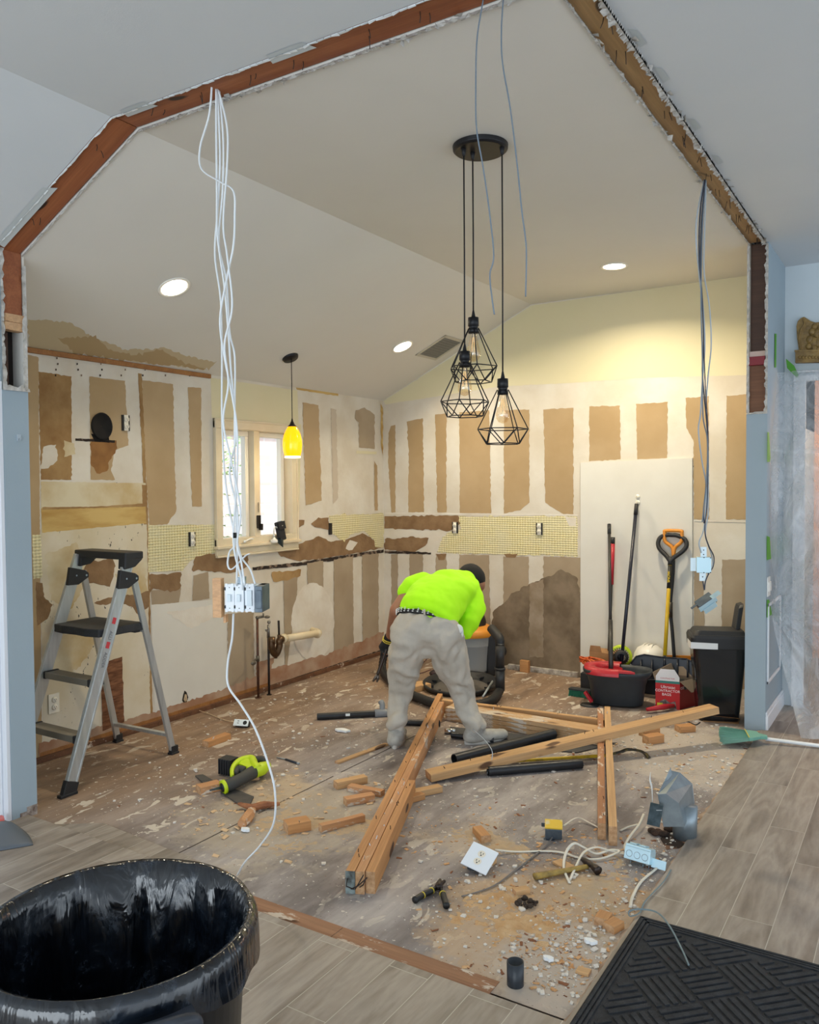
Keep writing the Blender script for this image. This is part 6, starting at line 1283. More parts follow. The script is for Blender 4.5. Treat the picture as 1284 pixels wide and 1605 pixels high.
M_skin=mat('warm_skin','#9c6a50',.5,c2='#8f5f47'); M_pants=mat('light_grey_trousers','#b9b2a6',.85,c2='#a9a296',scale=5,bs=.15,bscale=90)
def shirtmat():
    m,nt,b=newmat('neon_yellow_jersey'); b.inputs['Base Color'].default_value=(.42,.93,.0,1); b.inputs['Roughness'].default_value=.8
    n=noisetex(nt,150,2); bump(nt,b,n.outputs[0],.15,.003); return m
M_shirt=shirtmat(); M_shoe=mat('dusty_grey_shoes','#b3b0a8',.7,c2='#8e8a83',scale=14); M_cap=mat('black_knit_cap','#0d0d10',.85,bs=.2,bscale=80)
hipL,hipR=dp(644,1000,5.0),dp(693,1000,5.0); pel=dp(668,988,5.0); kL,kR=dp(627,1085,5.13),dp(723,1083,5.14); aL,aR=dp(621,1148,5.05),dp(745,1148,5.09)
gp=V((*(pel.xy),0)); wk=thing('person','person in a neon yellow shirt and grey trousers bent over with their back turned','person',gp)
waist=dp(668,962,5.04); mid=dp(683,938,5.17); chest=dp(697,922,5.28); shc=dp(706,919,5.37); neck=dp(728,914,5.47); head=dp(741,909,5.56)
shL,shR=dp(655,915,5.30),dp(741,930,5.40); elL,elR=dp(624,957,5.22),dp(735,980,5.30); wrL=dp(612,996,5.48); haL=dp(609,1008,5.52); wrR=dp(700,1005,5.52); haR=dp(690,1012,5.58)
mb=MB()
chain(mb,[(hipL,.075),(kL,.055),(aL+V((0,0,.05)),.036)]); chain(mb,[(hipR,.075),(kR,.055),(aR+V((0,0,.05)),.036)]); capsule(mb,hipL,hipR,.075,.075); chain(mb,[(pel,.09),(waist,.095),(mid,.10),(chest,.095),(shc,.075),(neck,.052),(head,.07)]); chain(mb,[(shL,.062),(elL,.054),(wrL,.032)]); chain(mb,[(shR,.055),(elR,.043),(wrR,.028)]); capsule(mb,shL,shR,.045,.045)
capsule(mb,aL+V((0,0,.05)),V((aL.x,aL.y,.05)),.034,.028); capsule(mb,aR+V((0,0,.05)),V((aR.x,aR.y,.05)),.034,.028)
Rh=CAM_R*.6+CAM_F*.8+V((0,0,-.5)); Rh.normalize()
mb.sphere(head,(.074,.090,.105),14,R=Matrix((Rh.orthogonal().normalized(),Rh,Rh.orthogonal().normalized().cross(Rh))).transposed())
capsule(mb,head+Rh*.085+V((0,0,-.01)),head+Rh*.10+V((0,0,-.02)),.016,.010)       # nose
for s in(-1,1): mb.sphere(head+CAM_R.cross(Rh).normalized()*.02+Rh.cross(V((0,0,1))).normalized()*s*.075,(.016,.016,.028),8)
# hands with fingers closed round the tool
for w0,h0,sg in((wrL,haL,1),(wrR,haR,-1)):
    d=(h0-w0).normalized(); s=CAM_R*sg; s=(s-d*s.dot(d)).normalized(); n=d.cross(s)
    capsule(mb,w0+d*.02,h0+d*.03,.034,.036,side=s,sq=.6)
    for k in range(4):
        b=h0+d*.055+s*(k-1.5)*.019; l=(.030,.034,.031,.025)[k]; f1_=b+d*l*.8+n*.012; f2_=f1_+n*.026-d*.004; f3_=f2_-d*.022+n*.004
        chain(mb,[(b,.0105),(f1_,.0098),(f2_,.009),(f3_,.008)])
    b=h0-s*.034; chain(mb,[(b,.013),(b-s*.014+d*.03+n*.012,.011),(b-s*.002+d*.052+n*.024,.009)])
body=cloth(mb.build('body',M_skin,wk,fixn=False),.0075,3)
# trousers
mb=MB()
chain(mb,[(hipL+V((0,0,.02)),.125),(hipL.lerp(kL,.45)+CAM_R*-.002,.104),(kL,.078),(kL.lerp(aL,.45),.068),(aL+V((0,0,.055)),.062)])
chain(mb,[(hipR+V((0,0,.02)),.128),(hipR.lerp(kR,.45),.106),(kR,.078),(kR.lerp(aR,.45),.068),(aR+V((0,0,.055)),.064)])
capsule(mb,dp(650,985,5.0),dp(686,990,5.0),.128,.128); capsule(mb,dp(652,970,5.04),dp(688,976,5.04),.112,.112); capsule(mb,dp(662,1012,5.0),dp(676,1012,5.0),.075,.075)
pt=cloth(mb.build('trousers',M_pants,wk,fixn=False),.008,4,.014,.008)
d_=pt.modifiers.new('creases','DISPLACE'); d_.texture=CB; d_.strength=.017; d_.mid_level=.5
# belt
def ellring(c,ax_w,hw,n_,hd,m=28):
    w_=ax_w.normalized(); n_=(n_-w_*n_.dot(w_)).normalized(); return [c+w_*hw*math.cos(2*PI*k/m)+n_*hd*math.sin(2*PI*k/m) for k in range(m)]
wax=(dp(708,982,5.04)-dp(630,966,5.04)).normalized(); up_=(waist-pel).normalized(); dep=up_.cross(wax).normalized()
bc_=dp(667,971,5.04)
mb=MB(); loft(mb,[ellring(bc_-up_*.010,wax,.177,dep,.134,40),ellring(bc_+up_*.034,wax,.171,dep,.130,40)],cap=False,sm=True); bl=mb.build('belt',mat('black_belt','#141416',.6),wk,fixn=False); s_=bl.modifiers.new('solid','SOLIDIFY'); s_.thickness=.008; s_.offset=0
mb=MB(); 
for k in range(36):
    a=2*PI*k/36; 
    for q_ in(.002,.013,.023): 
        c=bc_+up_*q_+wax*.181*math.cos(a+q_*2)+dep*.138*math.sin(a+q_*2); mb.box(c,(.008,.008,.006))
mb.build('belt_stitching',mat('white_stitch','#d8d8d8',.6),bl)
# shirt
mb=MB()
sw_=(shR-shL).normalized()
def sr(c,hw,hd,w_=None,nn=None): return ellring(c,w_ or sw_,hw,nn or V((0,0,1)),hd,32)
up0=V((0,0,1))*.75-CAM_F*.66
hem=(dp(712,1000,5.0)-dp(626,966,5.02)).normalized()
loft(mb,[sr(dp(670,977,4.99),.180,.135,hem,up0),sr(dp(672,962,5.03),.190,.140,hem,up0),sr(dp(683,944,5.12),.208,.140,sw_,up0),sr(dp(694,930,5.22),.222,.138,sw_,up0),sr(dp(701,922,5.32),.212,.128,sw_,up0),sr(dp(711,917,5.41),.165,.105,sw_,up0),sr(dp(722,914,5.46),.098,.085,sw_,up0)],sm=True)
chain(mb,[(dp(664,917,5.30),.085),(dp(648,920,5.28),.074),(dp(638,927,5.27),.064)]); chain(mb,[(dp(733,926,5.38),.095),(dp(741,950,5.32),.086),(dp(734,975,5.25),.076),(dp(727,988,5.22),.060)])
chain(mb,[(dp(640,952,5.06),.055),(dp(672,968,4.99),.075),(dp(704,986,4.97),.050)])
chain(mb,[(chest,.125),(shc,.115),(neck,.085)])
st=cloth(mb.build('shirt',M_shirt,wk,fixn=False),.0095,8,.012,.003)
d_=st.modifiers.new('creases','DISPLACE'); d_.texture=CB; d_.strength=.006; d_.mid_level=.5
mb=MB(); capsule(mb,dp(720,911,5.45),dp(726,911,5.49),.076,.070); mb.build('collar',M_shirt,wk)
mb=MB(); mb.sphere(dp(718,986,4.93),(.035,.012,.03),8); mb.sphere(dp(723,991,4.94),(.015,.010,.035),8); mb.build('pocket_rag',mat('white_rag','#d8dad6',.8),wk)
mb=MB(); a_=bc_-dep*.142-up_*.015 if (bc_-dep*.1-EYE).length<(bc_+dep*.1-EYE).length else bc_+dep*.142-up_*.015; mb.tube([a_-wax*.02,a_-wax*.02+up_*.055],.007,6); mb.build('belt_loop',M_pants,wk)
# cap
mb=MB(); mb.sphere(head+V((0,0,.012))-Rh*.012,(.088,.10,.10),16,R=Matrix((Rh.orthogonal().normalized(),Rh,Rh.orthogonal().normalized().cross(Rh))).transposed()); capsule(mb,head+V((-.01,0,-.0)),neck.lerp(head,.45)+V((0,0,.02)),.084,.062)
cloth(mb.build('cap',M_cap,wk,fixn=False),.008,4,.006)
# shoes
def shoe(a,dirv,z=.0):
    d=V((dirv.x,dirv.y,0)).normalized(); s=V((-d.y,d.x,0)); b=V((a.x,a.y,0)); R=Matrix((d,s,V((0,0,1)))).transposed()
    mb=MB(); capsule(mb,b-d*.030+V((0,0,.048)),b+d*.004+V((0,0,.095)),.050,.052); capsule(mb,b-d*.03+V((0,0,.045)),b+d*.13+V((0,0,.038)),.048,.038,sq=1.15,side=V((0,0,1))); capsule(mb,b+d*.08+V((0,0,.036)),b+d*.19+V((0,0,.034)),.044,.034,sq=1.25,side=V((0,0,1)))
    for v_i in range(len(mb.v)): mb.v[v_i].z=max(.012,mb.v[v_i].z)
    up_=cloth(mb.build('shoe',M_shoe,wk,fixn=False),.008,3,.004)
    mb=MB(); loft(mb,[[b+d*(.065+.14*math.cos(t)*(1))+s*((.043+.008*math.cos(t))*math.sin(t))+V((0,0,zz)) for t in [2*PI*k/24 for k in range(24)]] for zz in(.001,.024)]); mb.build('sole',mat('pale_sole','#c9c6bf',.6),up_)
    mb=MB()
    for k in range(4): c=b+d*(.05+k*.022)+V((0,0,.083-k*.009)); mb.tube([c-s*.03-V((0,0,.008)),c+V((0,0,.004)),c+s*.03-V((0,0,.008))],.003,5)
    mb.build('laces',mat('pale_sole','x'),up_)
shoe(aL,CAM_F+CAM_R*.12); shoe(aR,CAM_R*.9+CAM_F*.35)
# dark striped work glove on the visible hand and the pry tool it holds
d=(haL-wrL).normalized(); s=CAM_R; s=(s-d*s.dot(d)).normalized(); n=d.cross(s)
mb=MB(); capsule(mb,wrL.lerp(haL,.2),haL+d*.035,.040,.042,side=s,sq=.72)
for k in range(4):
    b=haL+d*.055+s*(k-1.5)*.020; l=(.030,.034,.031,.025)[k]; f1_=b+d*l*.8+n*.012; f2_=f1_+n*.026-d*.004; chain(mb,[(b,.013),(f1_,.0125),(f2_,.0115),(f2_-d*.022,.010)])
b=haL-s*.034; chain(mb,[(b,.015),(b-s*.014+d*.03+n*.012,.0135),(b-s*.002+d*.052+n*.024,.011)])
gl=cloth(mb.build('work_glove',mat('black_glove','#17181a',.7),wk,fixn=False),.006,2)
mb=MB()
for q_ in(.25,.62): c=wrL.lerp(haL,.3+q_*.6); mb.tube([c+s*.044*math.cos(t)+n*.033*math.sin(t) for t in [2*PI*k/16 for k in range(16)]],.0035,6,closed=True)
mb.build('glove_stripe',mat('yellow_stripe','#c9b43a',.6),gl)
p0_=haL+d*.0; g1=dp(592,1058,5.50); g0_=dp(611,1003,5.53)
t=thing('wrecking_bar','short dark claw bar held in the worker\'s gloved left hand','pry bar',g1)
mb=MB(); mb.tube(catmull([g0_,g0_.lerp(g1,.5),g1]),[.012,.011,.012],8); mb.build('shaft',mat('dark_tool_steel','#3b322e',.4,.6),t)
mb=MB(); x=(g1-g0_).normalized(); 
for sgn in(-1,1): mb.tube([g1-x*.01,g1+x*.025+s*sgn*.010,g1+x*.055+s*sgn*.014-n*.012],[.011,.010,.006],6)
mb.build('claw',mat('worn_tool_steel','#6d6660',.35,.8),t)
# power lead hanging in front of the left leg
mb=MB(); mb.tube(catmull([dp(607,1015,5.5),dp(604,1035,5.45),dp(606,1060,5.5)]),.02,10) if False else None
# ================================================================ RECIPROCATING SAW
M_lime=mat('lime_tool_plastic','#bcd31a',.4); M_dkg=mat('grey_rubber_grip','#3a3a38',.65)
sc=fl(372,1232); B0=fl(334,1236,.05); fwd=(fl(338,1242)-fl(410,1205)); fwd.z=0; L_=fwd.length; fwd.normalize(); lat=V((-fwd.y,fwd.x,0)); 
if lat.dot(CAM_F)<0: lat=-lat
o=fl(345,1240,.0); t=thing('reciprocating_saw','lime green and black reciprocating saw lying on the floor near the ladder','power saw',o)
Z3=V((0,0,1)); q=fl
mb=MB(); mb.tube(catmull([q(352,1233,.04),q(362,1229,.045),q(378,1221,.05),q(392,1213,.05),q(403,1207,.05)]),[.030,.034,.031,.035,.036],14); mb.build('gear_grip',M_dkg,t)
mb=MB(); mb.tube(catmull([q(399,1209,.055),q(410,1205,.055),q(419,1200,.05)]),[.037,.037,.025],14)
mb.tube(catmull([q(364,1217,.05),q(364,1206,.07),q(369,1197,.085),q(380,1191,.09),q(394,1190,.09),q(399,1198,.085),q(404,1205,.07)]),[.011,.012,.014,.020,.024,.020,.026],10)
mb.prism([q(374,1196,.085),q(384,1189,.10),q(397,1188,.10),q(401,1197,.09),q(390,1203,.08)],(0,0,-.03)); mb.build('body',M_lime,t)
mb=MB(); mb.tube(catmull([q(396,1191,.085),q(408,1190,.08),q(417,1194,.065)]),[.016,.02,.018],10); mb.build('rear_grip',M_dkg,t); mb=MB(); mb.tube(catmull([q(368,1214,.05),q(374,1206,.06),q(384,1208,.06)]),[.018,.022,.022],10); mb.build('trigger_housing',M_dkg,t)
Rb_=Matrix((fwd,lat,Z3)).transposed(); c=q(367,1201,.05)+lat*.04
mb=MB(); mb.box(c,(.075,.085,.085),Rb_)
for k in range(5): mb.box(c+Rb_@V((.04,-.034+k*.017,.0)),(.008,.006,.085),Rb_)
mb.build('battery',mat('black_plastic','x'),t,bevel=.006)
hd_=q(352,1233,.04); fx=(q(352,1233,.04)-q(362,1229,.045)).normalized()
mb=MB(); mb.tube([hd_-fx*.004,hd_+fx*.012],.037,16); sh_=mb.build('shoe_plate',M_lime,t); mb=MB(); mb.tube([hd_+fx*.008,hd_+fx*.016],.024,14); mb.build('chuck',mat('black_plastic','x'),sh_)
mb=MB(); a=hd_+fx*.01; b=q(329,1239,.052); mb.prism([a+V((0,0,-.008)),b+V((0,0,-.003)),b+V((0,0,.004)),a+V((0,0,.009))],lat*.002); mb.build('blade',mat('blue_grey_blade','#6d7d8c',.35,.8),t)
# dark blade-like scraps under the saw
for lab,P_ in (('dark flat metal strip pointing left from under the saw',[(306,1217),(318,1215),(347,1232),(345,1238),(322,1232)]),('dark flat rubber strip running from the saw toward the splinters',[(347,1236),(356,1233),(398,1250),(392,1262),(375,1262),(346,1243)])):
    mb=MB(); mb.prism([fl(x,y,.003) for x,y in P_],(0,0,.006)); solo('metal_strip',lab,'scrap',mb,mat('dark_scrap','#3b3a3a',.6,c2='#4c4845',scale=20))
mb=MB(); a,b,c=fl(434,1187,.006),fl(448,1190,.006),fl(466,1196,.006); mb.tube([a,b],.004,6,1); mb.tube([b,c],.006,8); mb.tube([c,c+(c-b)*.15],.007,8,1); solo('utility_knife','thin dark pen-like tool lying right of the white cable','tool',mb,[mat('dark_blue_plastic','#2b3440',.5),mat('grey_tip','#9aa0a2',.4)])
# pliers
c=fl(683,1392,.02); t=thing('pliers','open black handled pliers with yellow stripes lying on the near subfloor','pliers',(c.x,c.y,0)); q=fl
M_pl=mat('black_grip','#191a1b',.5)
piv=fl(687,1390,.018)
for pts,st_ in (([(685,1391),(676,1397),(664,1402),(650,1411)],[(677,1396),(663,1403)]),([(690,1392),(694,1400),(697,1410),(700,1420)],[(694,1401)])):
    P_=[fl(x,y,.015) for x,y in pts]; mb=MB(); mb.tube(catmull(P_),[.006,.009,.012,.0125,.012,.0135],10); h=mb.build('handle',M_pl,t)
    for a in st_:
        mb=MB(); p=fl(a[0],a[1],.015); dd=(P_[-1]-P_[0]).normalized(); mb.tube([p-dd*.002,p+dd*.002],.0132,10); mb.build('stripe',mat('yellow_stripe','x'),h)
mb=MB(); mb.tube([fl(684,1392,.015),fl(688,1387,.016),fl(697,1381,.015)],[.010,.014,.006],8); mb.tube([fl(690,1392,.015),fl(688,1387,.016),fl(690,1379,.015)],[.010,.014,.006],8); mb.cone(fl(687,1389,.008),fl(687,1389,.034),.009); mb.build('jaws',mat('dark_tool_steel','x'),t)
# hammer
h0,h1=fl(838,1374,.016),fl(921,1358,.016); t=thing('hammer','claw hammer with worn yellow handle lying in the sawdust under white cable','hammer',h0)
mb=MB(); mb.tube(catmull([h0,h0.lerp(h1,.3),h0.lerp(h1,.7),h1]),[.017,.016,.014,.013,.012],10,flat=.75); mb.build('handle',mat('worn_ochre_handle','#a98d45',.6,c2='#6d5a30',scale=20),t)
mb=MB(); mb.tube(catmull([fl(912,1346,.02),fl(921,1352,.024),fl(930,1358,.024),fl(938,1365,.02)]),[.008,.013,.014,.011,.017,.019],10); mb.build('head',mat('dark_tool_steel','x'),t)
# loose outlet with plate
c=fl(752,1345,.05); zz_=(V((0,0,.86))-CAM_F*.5-CAM_R*.08).normalized(); xx_=(CAM_R*.80-CAM_F*.6); xx_=(xx_-zz_*xx_.dot(zz_)).normalized(); R=Matrix((xx_,zz_.cross(xx_),zz_)).transposed()
Nn=R@V((0,0,1)); t=thing('floor_outlet','white square outlet plate on its grey box lying near the pliers','outlet',(c.x,c.y,0))
mb=MB(); mb.box(c,(.118,.118,.006),R); pp=mb.build('cover_plate',mat('bright_white_plate','#e4ebf2',.3),t,bevel=.002)
mb=MB(); mb.box(c-Nn*.028+R@V((-.0,-.012,0)),(.08,.06,.045),R); mb.build('steel_box',M_dsteel,t,bevel=.003)
for s_ in(-.019,.019):
    mb=MB(); mb.disc(c+R@V((0,s_,.0036)),.0165,Nn); f=mb.build('receptacle_face',M_ivory,pp,fixn=False)
    mb=MB(); 
    for x in(-.006,.006): mb.box(c+R@V((x,s_+.003,.0042)),(.0022,.008,.0008),R)
    mb.box(c+R@V((0,s_-.007,.0042)),(.005,.005,.0008),R); mb.build('slot',M_socket,f)
# yellow topped box
c=fl(868,1302,.035); R=Matrix.Rotation(.38,3,'Z')@Matrix.Rotation(.25,3,'X'); t=thing('junction_box','small grey steel box with a yellow painted top on the floor by the stud pair','electrical box',(c.x,c.y,0))
mb=MB(); mb.box(c,(.075,.055,.05),R); mb.box(c+R@V((-.045,.01,.02)),(.02,.004,.02),R); mb.box(c+R@V((-.02,-.03,-.03)),(.05,.03,.006),R); mb.build('steel_box',M_dsteel,t,bevel=.002)
mb=MB(); mb.box(c+R@V((0,.008,.028)),(.078,.062,.006),R); mb.build('yellow_top',mat('chalky_yellow','#d9b53a',.7,c2='#cfc49a',scale=25,lo=.5,hi=.62),t)
# triple box
c=fl(1003,1340,.04); R=Matrix.Rotation(-.12,3,'Z')@Matrix.Rotation(-.35,3,'X'); t=thing('gang_box','galvanised three gang box with round knockouts on the floor in front of the duct','electrical box',(c.x,c.y,0))
mb=MB(); mb.box(c,(.112,.06,.052),R); mb.box(c+R@V((0,.0,.03)),(.11,.055,.01),R); 
for x in(-.03,.01): mb.box(c+R@V((x,.01,.038)),(.03,.045,.006),R)
mb.build('steel_box',mat('bright_zinc','x'),t,bevel=.002)
mb=MB()
for x in(-.034,0,.034): mb.tube([c+R@V((x+.013*math.cos(a),-.0305,.013*math.sin(a)-.002)) for a in [2*PI*k/20 for k in range(20)]],.0012,4,closed=True)
mb.build('knockouts',M_steel,t)
mb=MB(); mb.box(c+R@V((.085,.0,-.015)),(.06,.004,.035),R); 
mb.build('side_bracket',mat('bright_zinc','x'),t)
mb=MB()
for x in(-.035,.02,.045): a=c+R@V((x,-.0,-.03)); mb.tube([a,a+V((0,-.005,-.012))],.0025,5)
mb.build('screw',M_steel,t)
# galvanised floor duct: angled register boot on a round pipe
dc=fl(1060,1314); t=thing('floor_duct','galvanised sheet metal duct boot standing in the hole at the tile edge','duct',dc)
M_duct=mat('galvanised_duct','#9aa5ab',.38,.7,c2='#7f8b92',scale=9)
K=lambda x,y,d_: dp(x,y,d_); d0=(dc-EYE).dot(CAM_F)
F_=[K(1031,1245,d0-.06),K(1044,1244,d0-.07),K(1064,1259,d0-.08),K(1073,1296,d0-.08),K(1040,1296,d0-.06)]
Bk=[K(1050,1207,d0+.10),K(1066,1211,d0+.12),K(1085,1228,d0+.12),K(1089,1262,d0+.10),K(1060,1255,d0+.12)]
mb=MB(); n=5
mb.add(F_+Bk,[(0,1,6,5),(1,2,7,6),(2,3,8,7),(3,4,9,8),(4,0,5,9)]); mb.add(F_,[(0,1,2,3,4)]); mb.add(Bk,[(0,1,2,3,4)])
bo=mb.build('boot',M_duct,t); s_=bo.modifiers.new('solid','SOLIDIFY'); s_.thickness=.002
mb=MB(); a,b=K(1068,1250,d0+.02),dc+V((.02,.02,.0)); mb.tube([K(1074,1262,d0+.02),V((dc.x+.03,dc.y+.03,-.01))],[.055,.052],24); mb.build('round_collar',M_duct,t)
mb=MB(); mb.prism([K(1051,1203,d0+.09),K(1053,1214,d0+.08),K(1036,1245,d0-.04),K(1031,1246,d0-.04)],(.002,0,0)); mb.build('side_flange',M_duct,t)
mb=MB(); mb.box(K(1027,1277,d0-.09),(.055,.006,.10),Matrix.Rotation(.30,3,'Z')@Matrix.Rotation(.16,3,'Y')); mb.build('dark_bracket',mat('mottled_dark_steel','#3b474b',.5,.6,c2='#55636a',scale=30),t)
mb=MB(); a=K(1031,1272,d0-.10); mb.tube([K(1029,1270,d0-.10),K(1038,1270,d0-.10)],.002,5); mb.build('bracket_pin',M_staple,t)
mb=MB(); mb.tube(catmull([K(1023,1257,d0-.05),K(1022,1235,d0-.05),K(1019,1222,d0-.05),K(1020,1210,d0-.05)]),[.004,.006,.010,.007,.002],8,flat=.3); solo('drywall_saw','white handled thin blade tool leaning on the galvanised duct','tool',mb,mat('white_enamel','x'))
mb=MB(); rr=random.Random(3)
h_=[fl(1035,1315),fl(1050,1300),fl(1085,1288),fl(1102,1292),fl(1085,1318),fl(1065,1330),fl(1045,1332)]; mb.prism([p+V((0,0,.0008)) for p in h_],(0,0,.0008)); struct('trim_12',mb,mat('dark_floor_hole','#2d221c',1,c2='#7b5a45',scale=14,lo=.5,hi=.6))
mb=MB()
for k in range(7): mb.sphere(fl(1022+k*5,1305+rr.uniform(-6,6),.012),(.02,.018,.013),6)
solo('insulation_rubble','dark brown rubble under the galvanised duct boot','rubble',mb,mat('brown_rubble','#4d382c',1,c2='#2a211c',scale=40,bs=.5),kind='stuff')
# ---- cables on the floor
M_rom=mat('dusty_white_cable','#d9d5c8',.5); M_gcab=mat('dusty_grey_cable','#6e6a68',.6)
def fc(lab,pts,r,m,cat='cable'): mb=MB(); mb.tube(catmull([fl(*p) for p in pts],8),r,8,flat=.55); return solo('cable',lab,cat,mb,m)
fc('flat white cable looping twice between the loose outlet and the three gang box',[(776,1332,.02),(810,1335,.006),(850,1334,.006),(880,1336,.008),(910,1345,.008),(940,1346,.01),(970,1335,.02),(958,1332,.02),(935,1338,.014),(915,1328,.03),(900,1322,.05),(888,1335,.03),(884,1360,.014),(893,1384,.01)],.0062,M_rom)
fc('second white cable curving around the hammer and meeting the loop',[(893,1380,.006),(903,1358,.02),(915,1336,.03),(935,1328,.03),(955,1333,.02),(975,1338,.012),(984,1338,.03)],.0055,M_rom)
fc('short white cable rising from the three gang box toward the duct',[(982,1336,.04),(980,1325,.02),(988,1310,.02),(1002,1292,.035),(1009,1276,.05)],.0062,M_rom)
fc('white cable curling behind the stud pair foot toward the duct',[(972,1302,.006),(985,1296,.01),(1000,1292,.02)],.0055,M_rom)
fc('white cable from the three gang box down to the mat corner',[(1043,1346,.02),(1028,1362,.01),(1005,1382,.008),(992,1405,.008),(988,1422,.012)],.0062,M_rom)
fc('short white cable between the yellow topped box and the stud pair',[(884,1294,.03),(905,1282,.02),(925,1290,.01),(940,1298,.006)],.005,M_rom)
fc('grey cable running diagonally across the sawdust from the yellow topped box',[(868,1306,.02),(862,1318,.01),(845,1335,.006),(810,1362,.006),(780,1385,.006),(755,1396,.005),(724,1405,.006)],.004,M_gcab)
fc('thin grey wire looping from the tile edge onto the floor mat',[(1052,1363,.02),(1040,1382,.02),(1012,1412,.02),(1003,1430,.02),(988,1436,.022),(987,1428,.03),(1003,1425,.03),(1030,1430,.03),(1050,1452,.035),(1070,1490,.028),(1080,1513,.026)],.0032,mat('blue_grey_wire','#6d7f85',.5))
fc('thin light wire springing over the black pipes by the worker\'s right shoe',[(740,1142,.10),(760,1160,.14),(772,1180,.12),(766,1205,.03),(764,1212,.02)],.0022,M_gry2)
# black plastic sheet under the frame
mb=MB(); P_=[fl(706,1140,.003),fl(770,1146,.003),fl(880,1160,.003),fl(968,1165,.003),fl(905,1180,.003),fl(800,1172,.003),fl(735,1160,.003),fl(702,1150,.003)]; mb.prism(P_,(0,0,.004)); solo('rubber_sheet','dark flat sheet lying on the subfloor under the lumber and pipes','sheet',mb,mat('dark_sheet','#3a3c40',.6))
# ================================================================ DEBRIS
def crumbs(name,lab,n,m,seed,areas,smin,smax,flat=.5,lng=1.0):
    mb=MB(); r=random.Random(seed)
    for k in range(n):
        cx_,cy_,rx,ry=r.choice(areas); a=r.uniform(0,2*PI); q=r.random()**.6; x=cx_+rx*q*math.cos(a); y=cy_+ry*q*math.sin(a)
        if x>-.9 or y<2.36 or x<-4.2 or y>6.3: continue
        s=smin+(smax-smin)*r.random()**4; R=Matrix.Rotation(r.uniform(0,6.3),3,'Z')@Matrix.Rotation(r.uniform(-.3,.3),3,'X'); c=V((x,y,s*flat*.4)); b=[]
        for X in(-.5,.5):
            for Y in(-.5,.5):
                for Z in(-.5,.5): b.append(c+R@V((X*s*lng*r.uniform(.6,1.1),Y*s*r.uniform(.5,1.1),Z*s*flat*r.uniform(.6,1))))
        for p in b: p.z=max(.0005,p.z)
        mb.add(b,[(0,1,3,2),(4,6,7,5),(0,4,5,1),(2,3,7,6),(0,2,6,4),(1,5,7,3)])
    return setp(mb.build(name,m,fixn=False),lab,'debris',kind='stuff')
ALL=[(-2.4,3.6,1.6,1.4),(-1.7,4.6,1.0,1.1),(-1.2,2.8,.5,.5),(-1.3,4.9,.5,.8),(-3.3,4.2,.9,1.6)]
SAW=[(-1.2,2.75,.45,.4),(-1.1,3.0,.35,.5),(-1.7,3.3,.45,.35),(-1.02,2.55,.2,.25),(-1.15,3.4,.3,.3)]
crumbs('plaster_crumbs','white plaster crumbs scattered over the whole subfloor',1500,mat('plaster_crumb','#d6d0c6',.9),1,ALL,.004,.022,.5)
crumbs('plaster_crumbs','dense white plaster crumbs at the corner of the subfloor beside the mat',700,mat('plaster_crumb','x'),2,[(-1.0,2.6,.2,.3),(-.97,3.1,.1,.8),(-.95,4.2,.1,1.0)],.003,.018,.55)
crumbs('plaster_crumbs','very fine pale grit over the whole subfloor',2600,mat('fine_grit','#c4bbae',.9),8,ALL+SAW,.002,.008,.5)
crumbs('wood_chips','tan wood chips thick in the sawdust near the hammer',900,mat('tan_wood_chip','#bd8d5e',.9,c2='#d2aa7c',scale=30),3,SAW,.003,.015,.3,2.0)
crumbs('wood_chips','reddish brown wood chips strewn across the open subfloor',420,mat('red_wood_chip','#85563a',.9),4,ALL+SAW,.003,.015,.3,2.4)
crumbs('wood_chips','small pale wood chips around the saw and the offcuts',420,mat('pale_wood_chip','#cfb08a',.9),5,[(-2.6,3.1,.6,.6),(-2.9,3.0,.4,.4),(-1.25,4.9,.4,.7)],.004,.024,.3,1.8)
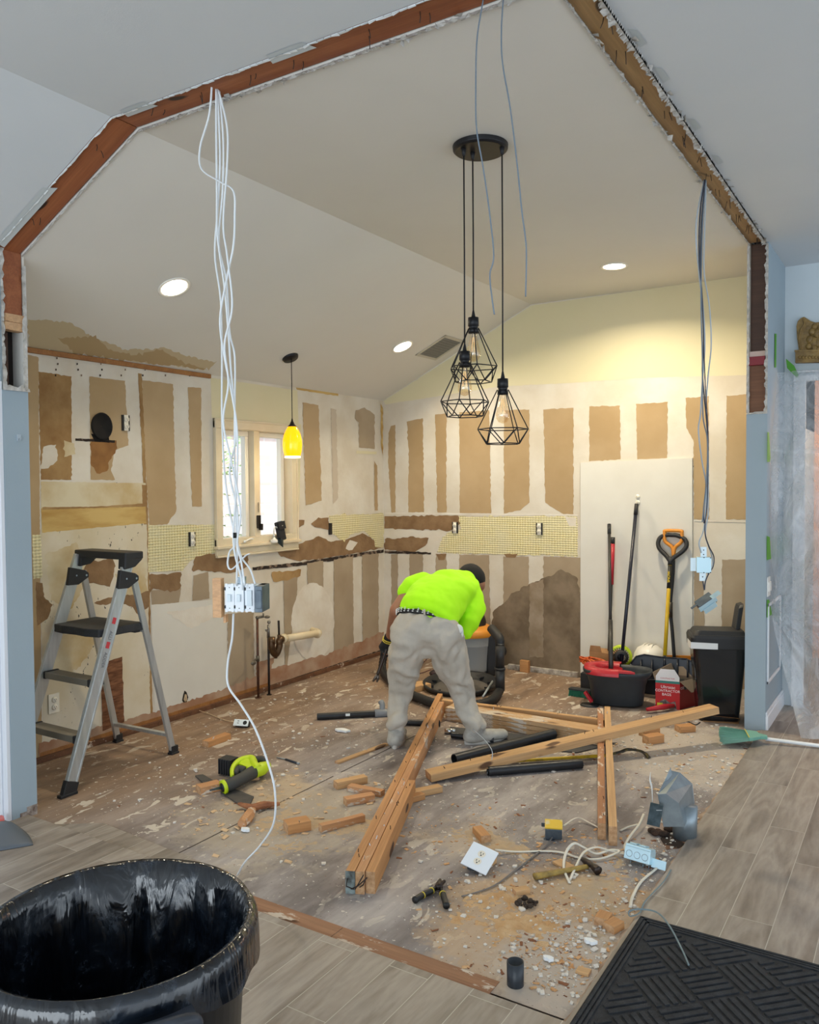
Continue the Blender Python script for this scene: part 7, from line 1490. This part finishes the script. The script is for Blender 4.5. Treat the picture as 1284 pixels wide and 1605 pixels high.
# sawdust heaps
def heap(lab,cx_,cy_,rx,ry,h,seed,m):
    mb=MB(); N=110
    for j in range(N+1):
        for i in range(N+1):
            u,v_=(i/N-.5)*2,(j/N-.5)*2; x,y=cx_+u*rx,cy_+v_*ry; rr_=math.sqrt(u*u+v_*v_); nz=noise.noise(V((x*6,y*6,seed)))*.9+noise.noise(V((x*17,y*17,seed)))*.45+noise.noise(V((x*45,y*45,seed)))*.5
            z=h*(nz+.35-rr_*1.1); mb.v.append(V((x,y,max(-.004,z))))
    for j in range(N):
        for i in range(N):
            a=j*(N+1)+i; f=[a,a+1,a+N+2,a+N+1]
            if max(mb.v[k].z for k in f)>0 and all(mb.v[k].x<-.895 and mb.v[k].y>2.36 for k in f): mb.f.append(f); mb.m.append(0); mb.smooth.append(True)
    return setp(mb.build('sawdust',m,fixn=False),lab,'sawdust',kind='stuff')
M_sd=mat('sawdust','#c69c6c',1,c2='#d6b68c',scale=14,bs=.6,bscale=300); M_sd2=mat('pale_sawdust','#c2a885',1,c2='#b3a18a',scale=14,bs=.5,bscale=300)
heap('orange tan sawdust drift at the near edge of the subfloor left of the hammer',-1.28,2.74,.42,.30,.016,1,M_sd)
heap('pale sawdust drift around the hammer and white cables',-1.08,3.05,.30,.38,.012,2,M_sd2)
heap('thin sawdust drift between the loose outlet and the yellow topped box',-1.62,3.28,.40,.26,.010,3,M_sd2)
heap('sawdust drift beside the reciprocating saw',-2.85,3.14,.22,.16,.009,4,M_sd2)
heap('pale sawdust drift left of the stud bundle',-2.45,2.95,.55,.40,.007,5,M_sd2)
mb=MB(); c=fl(826,1417,.004); rr=random.Random(5)
for k in range(30): mb.sphere(c+V((rr.uniform(-.035,.035),rr.uniform(-.03,.03),rr.uniform(0,.012))),rr.uniform(.004,.010),4)
setp(mb.build('dirt_clump',mat('dark_soil','#40352c',1)),'dark crumbly dirt clump in the sawdust left of the hammer','dirt',kind='stuff')
# torn drywall scraps lying loose
for k,(x,y,w_,lab) in enumerate([(537,1146,.13,'white torn drywall strip on the floor in front of the grey pipe coupling'),(925,1478,.06,'small white drywall flake near the mat corner'),(385,1302,.07,'pale drywall chunk below the splintered wood'),(860,1505,.05,'white flat flake near the front edge of the subfloor'),(606,1568,.0,'')]):
    if not w_: continue
    mb=MB(); c=fl(x,y,.004); P_=[c+V((w_*.5*math.cos(a)*(.7+.5*noise.noise(V((a,k,0)))),w_*.28*math.sin(a)*(.7+.6*noise.noise(V((a*2,k,1)))),0)) for a in [2*PI*q/12 for q in range(12)]]; mb.prism(P_,(0,0,.012)); solo('drywall_scrap',lab,'drywall scrap',mb,M_wht)
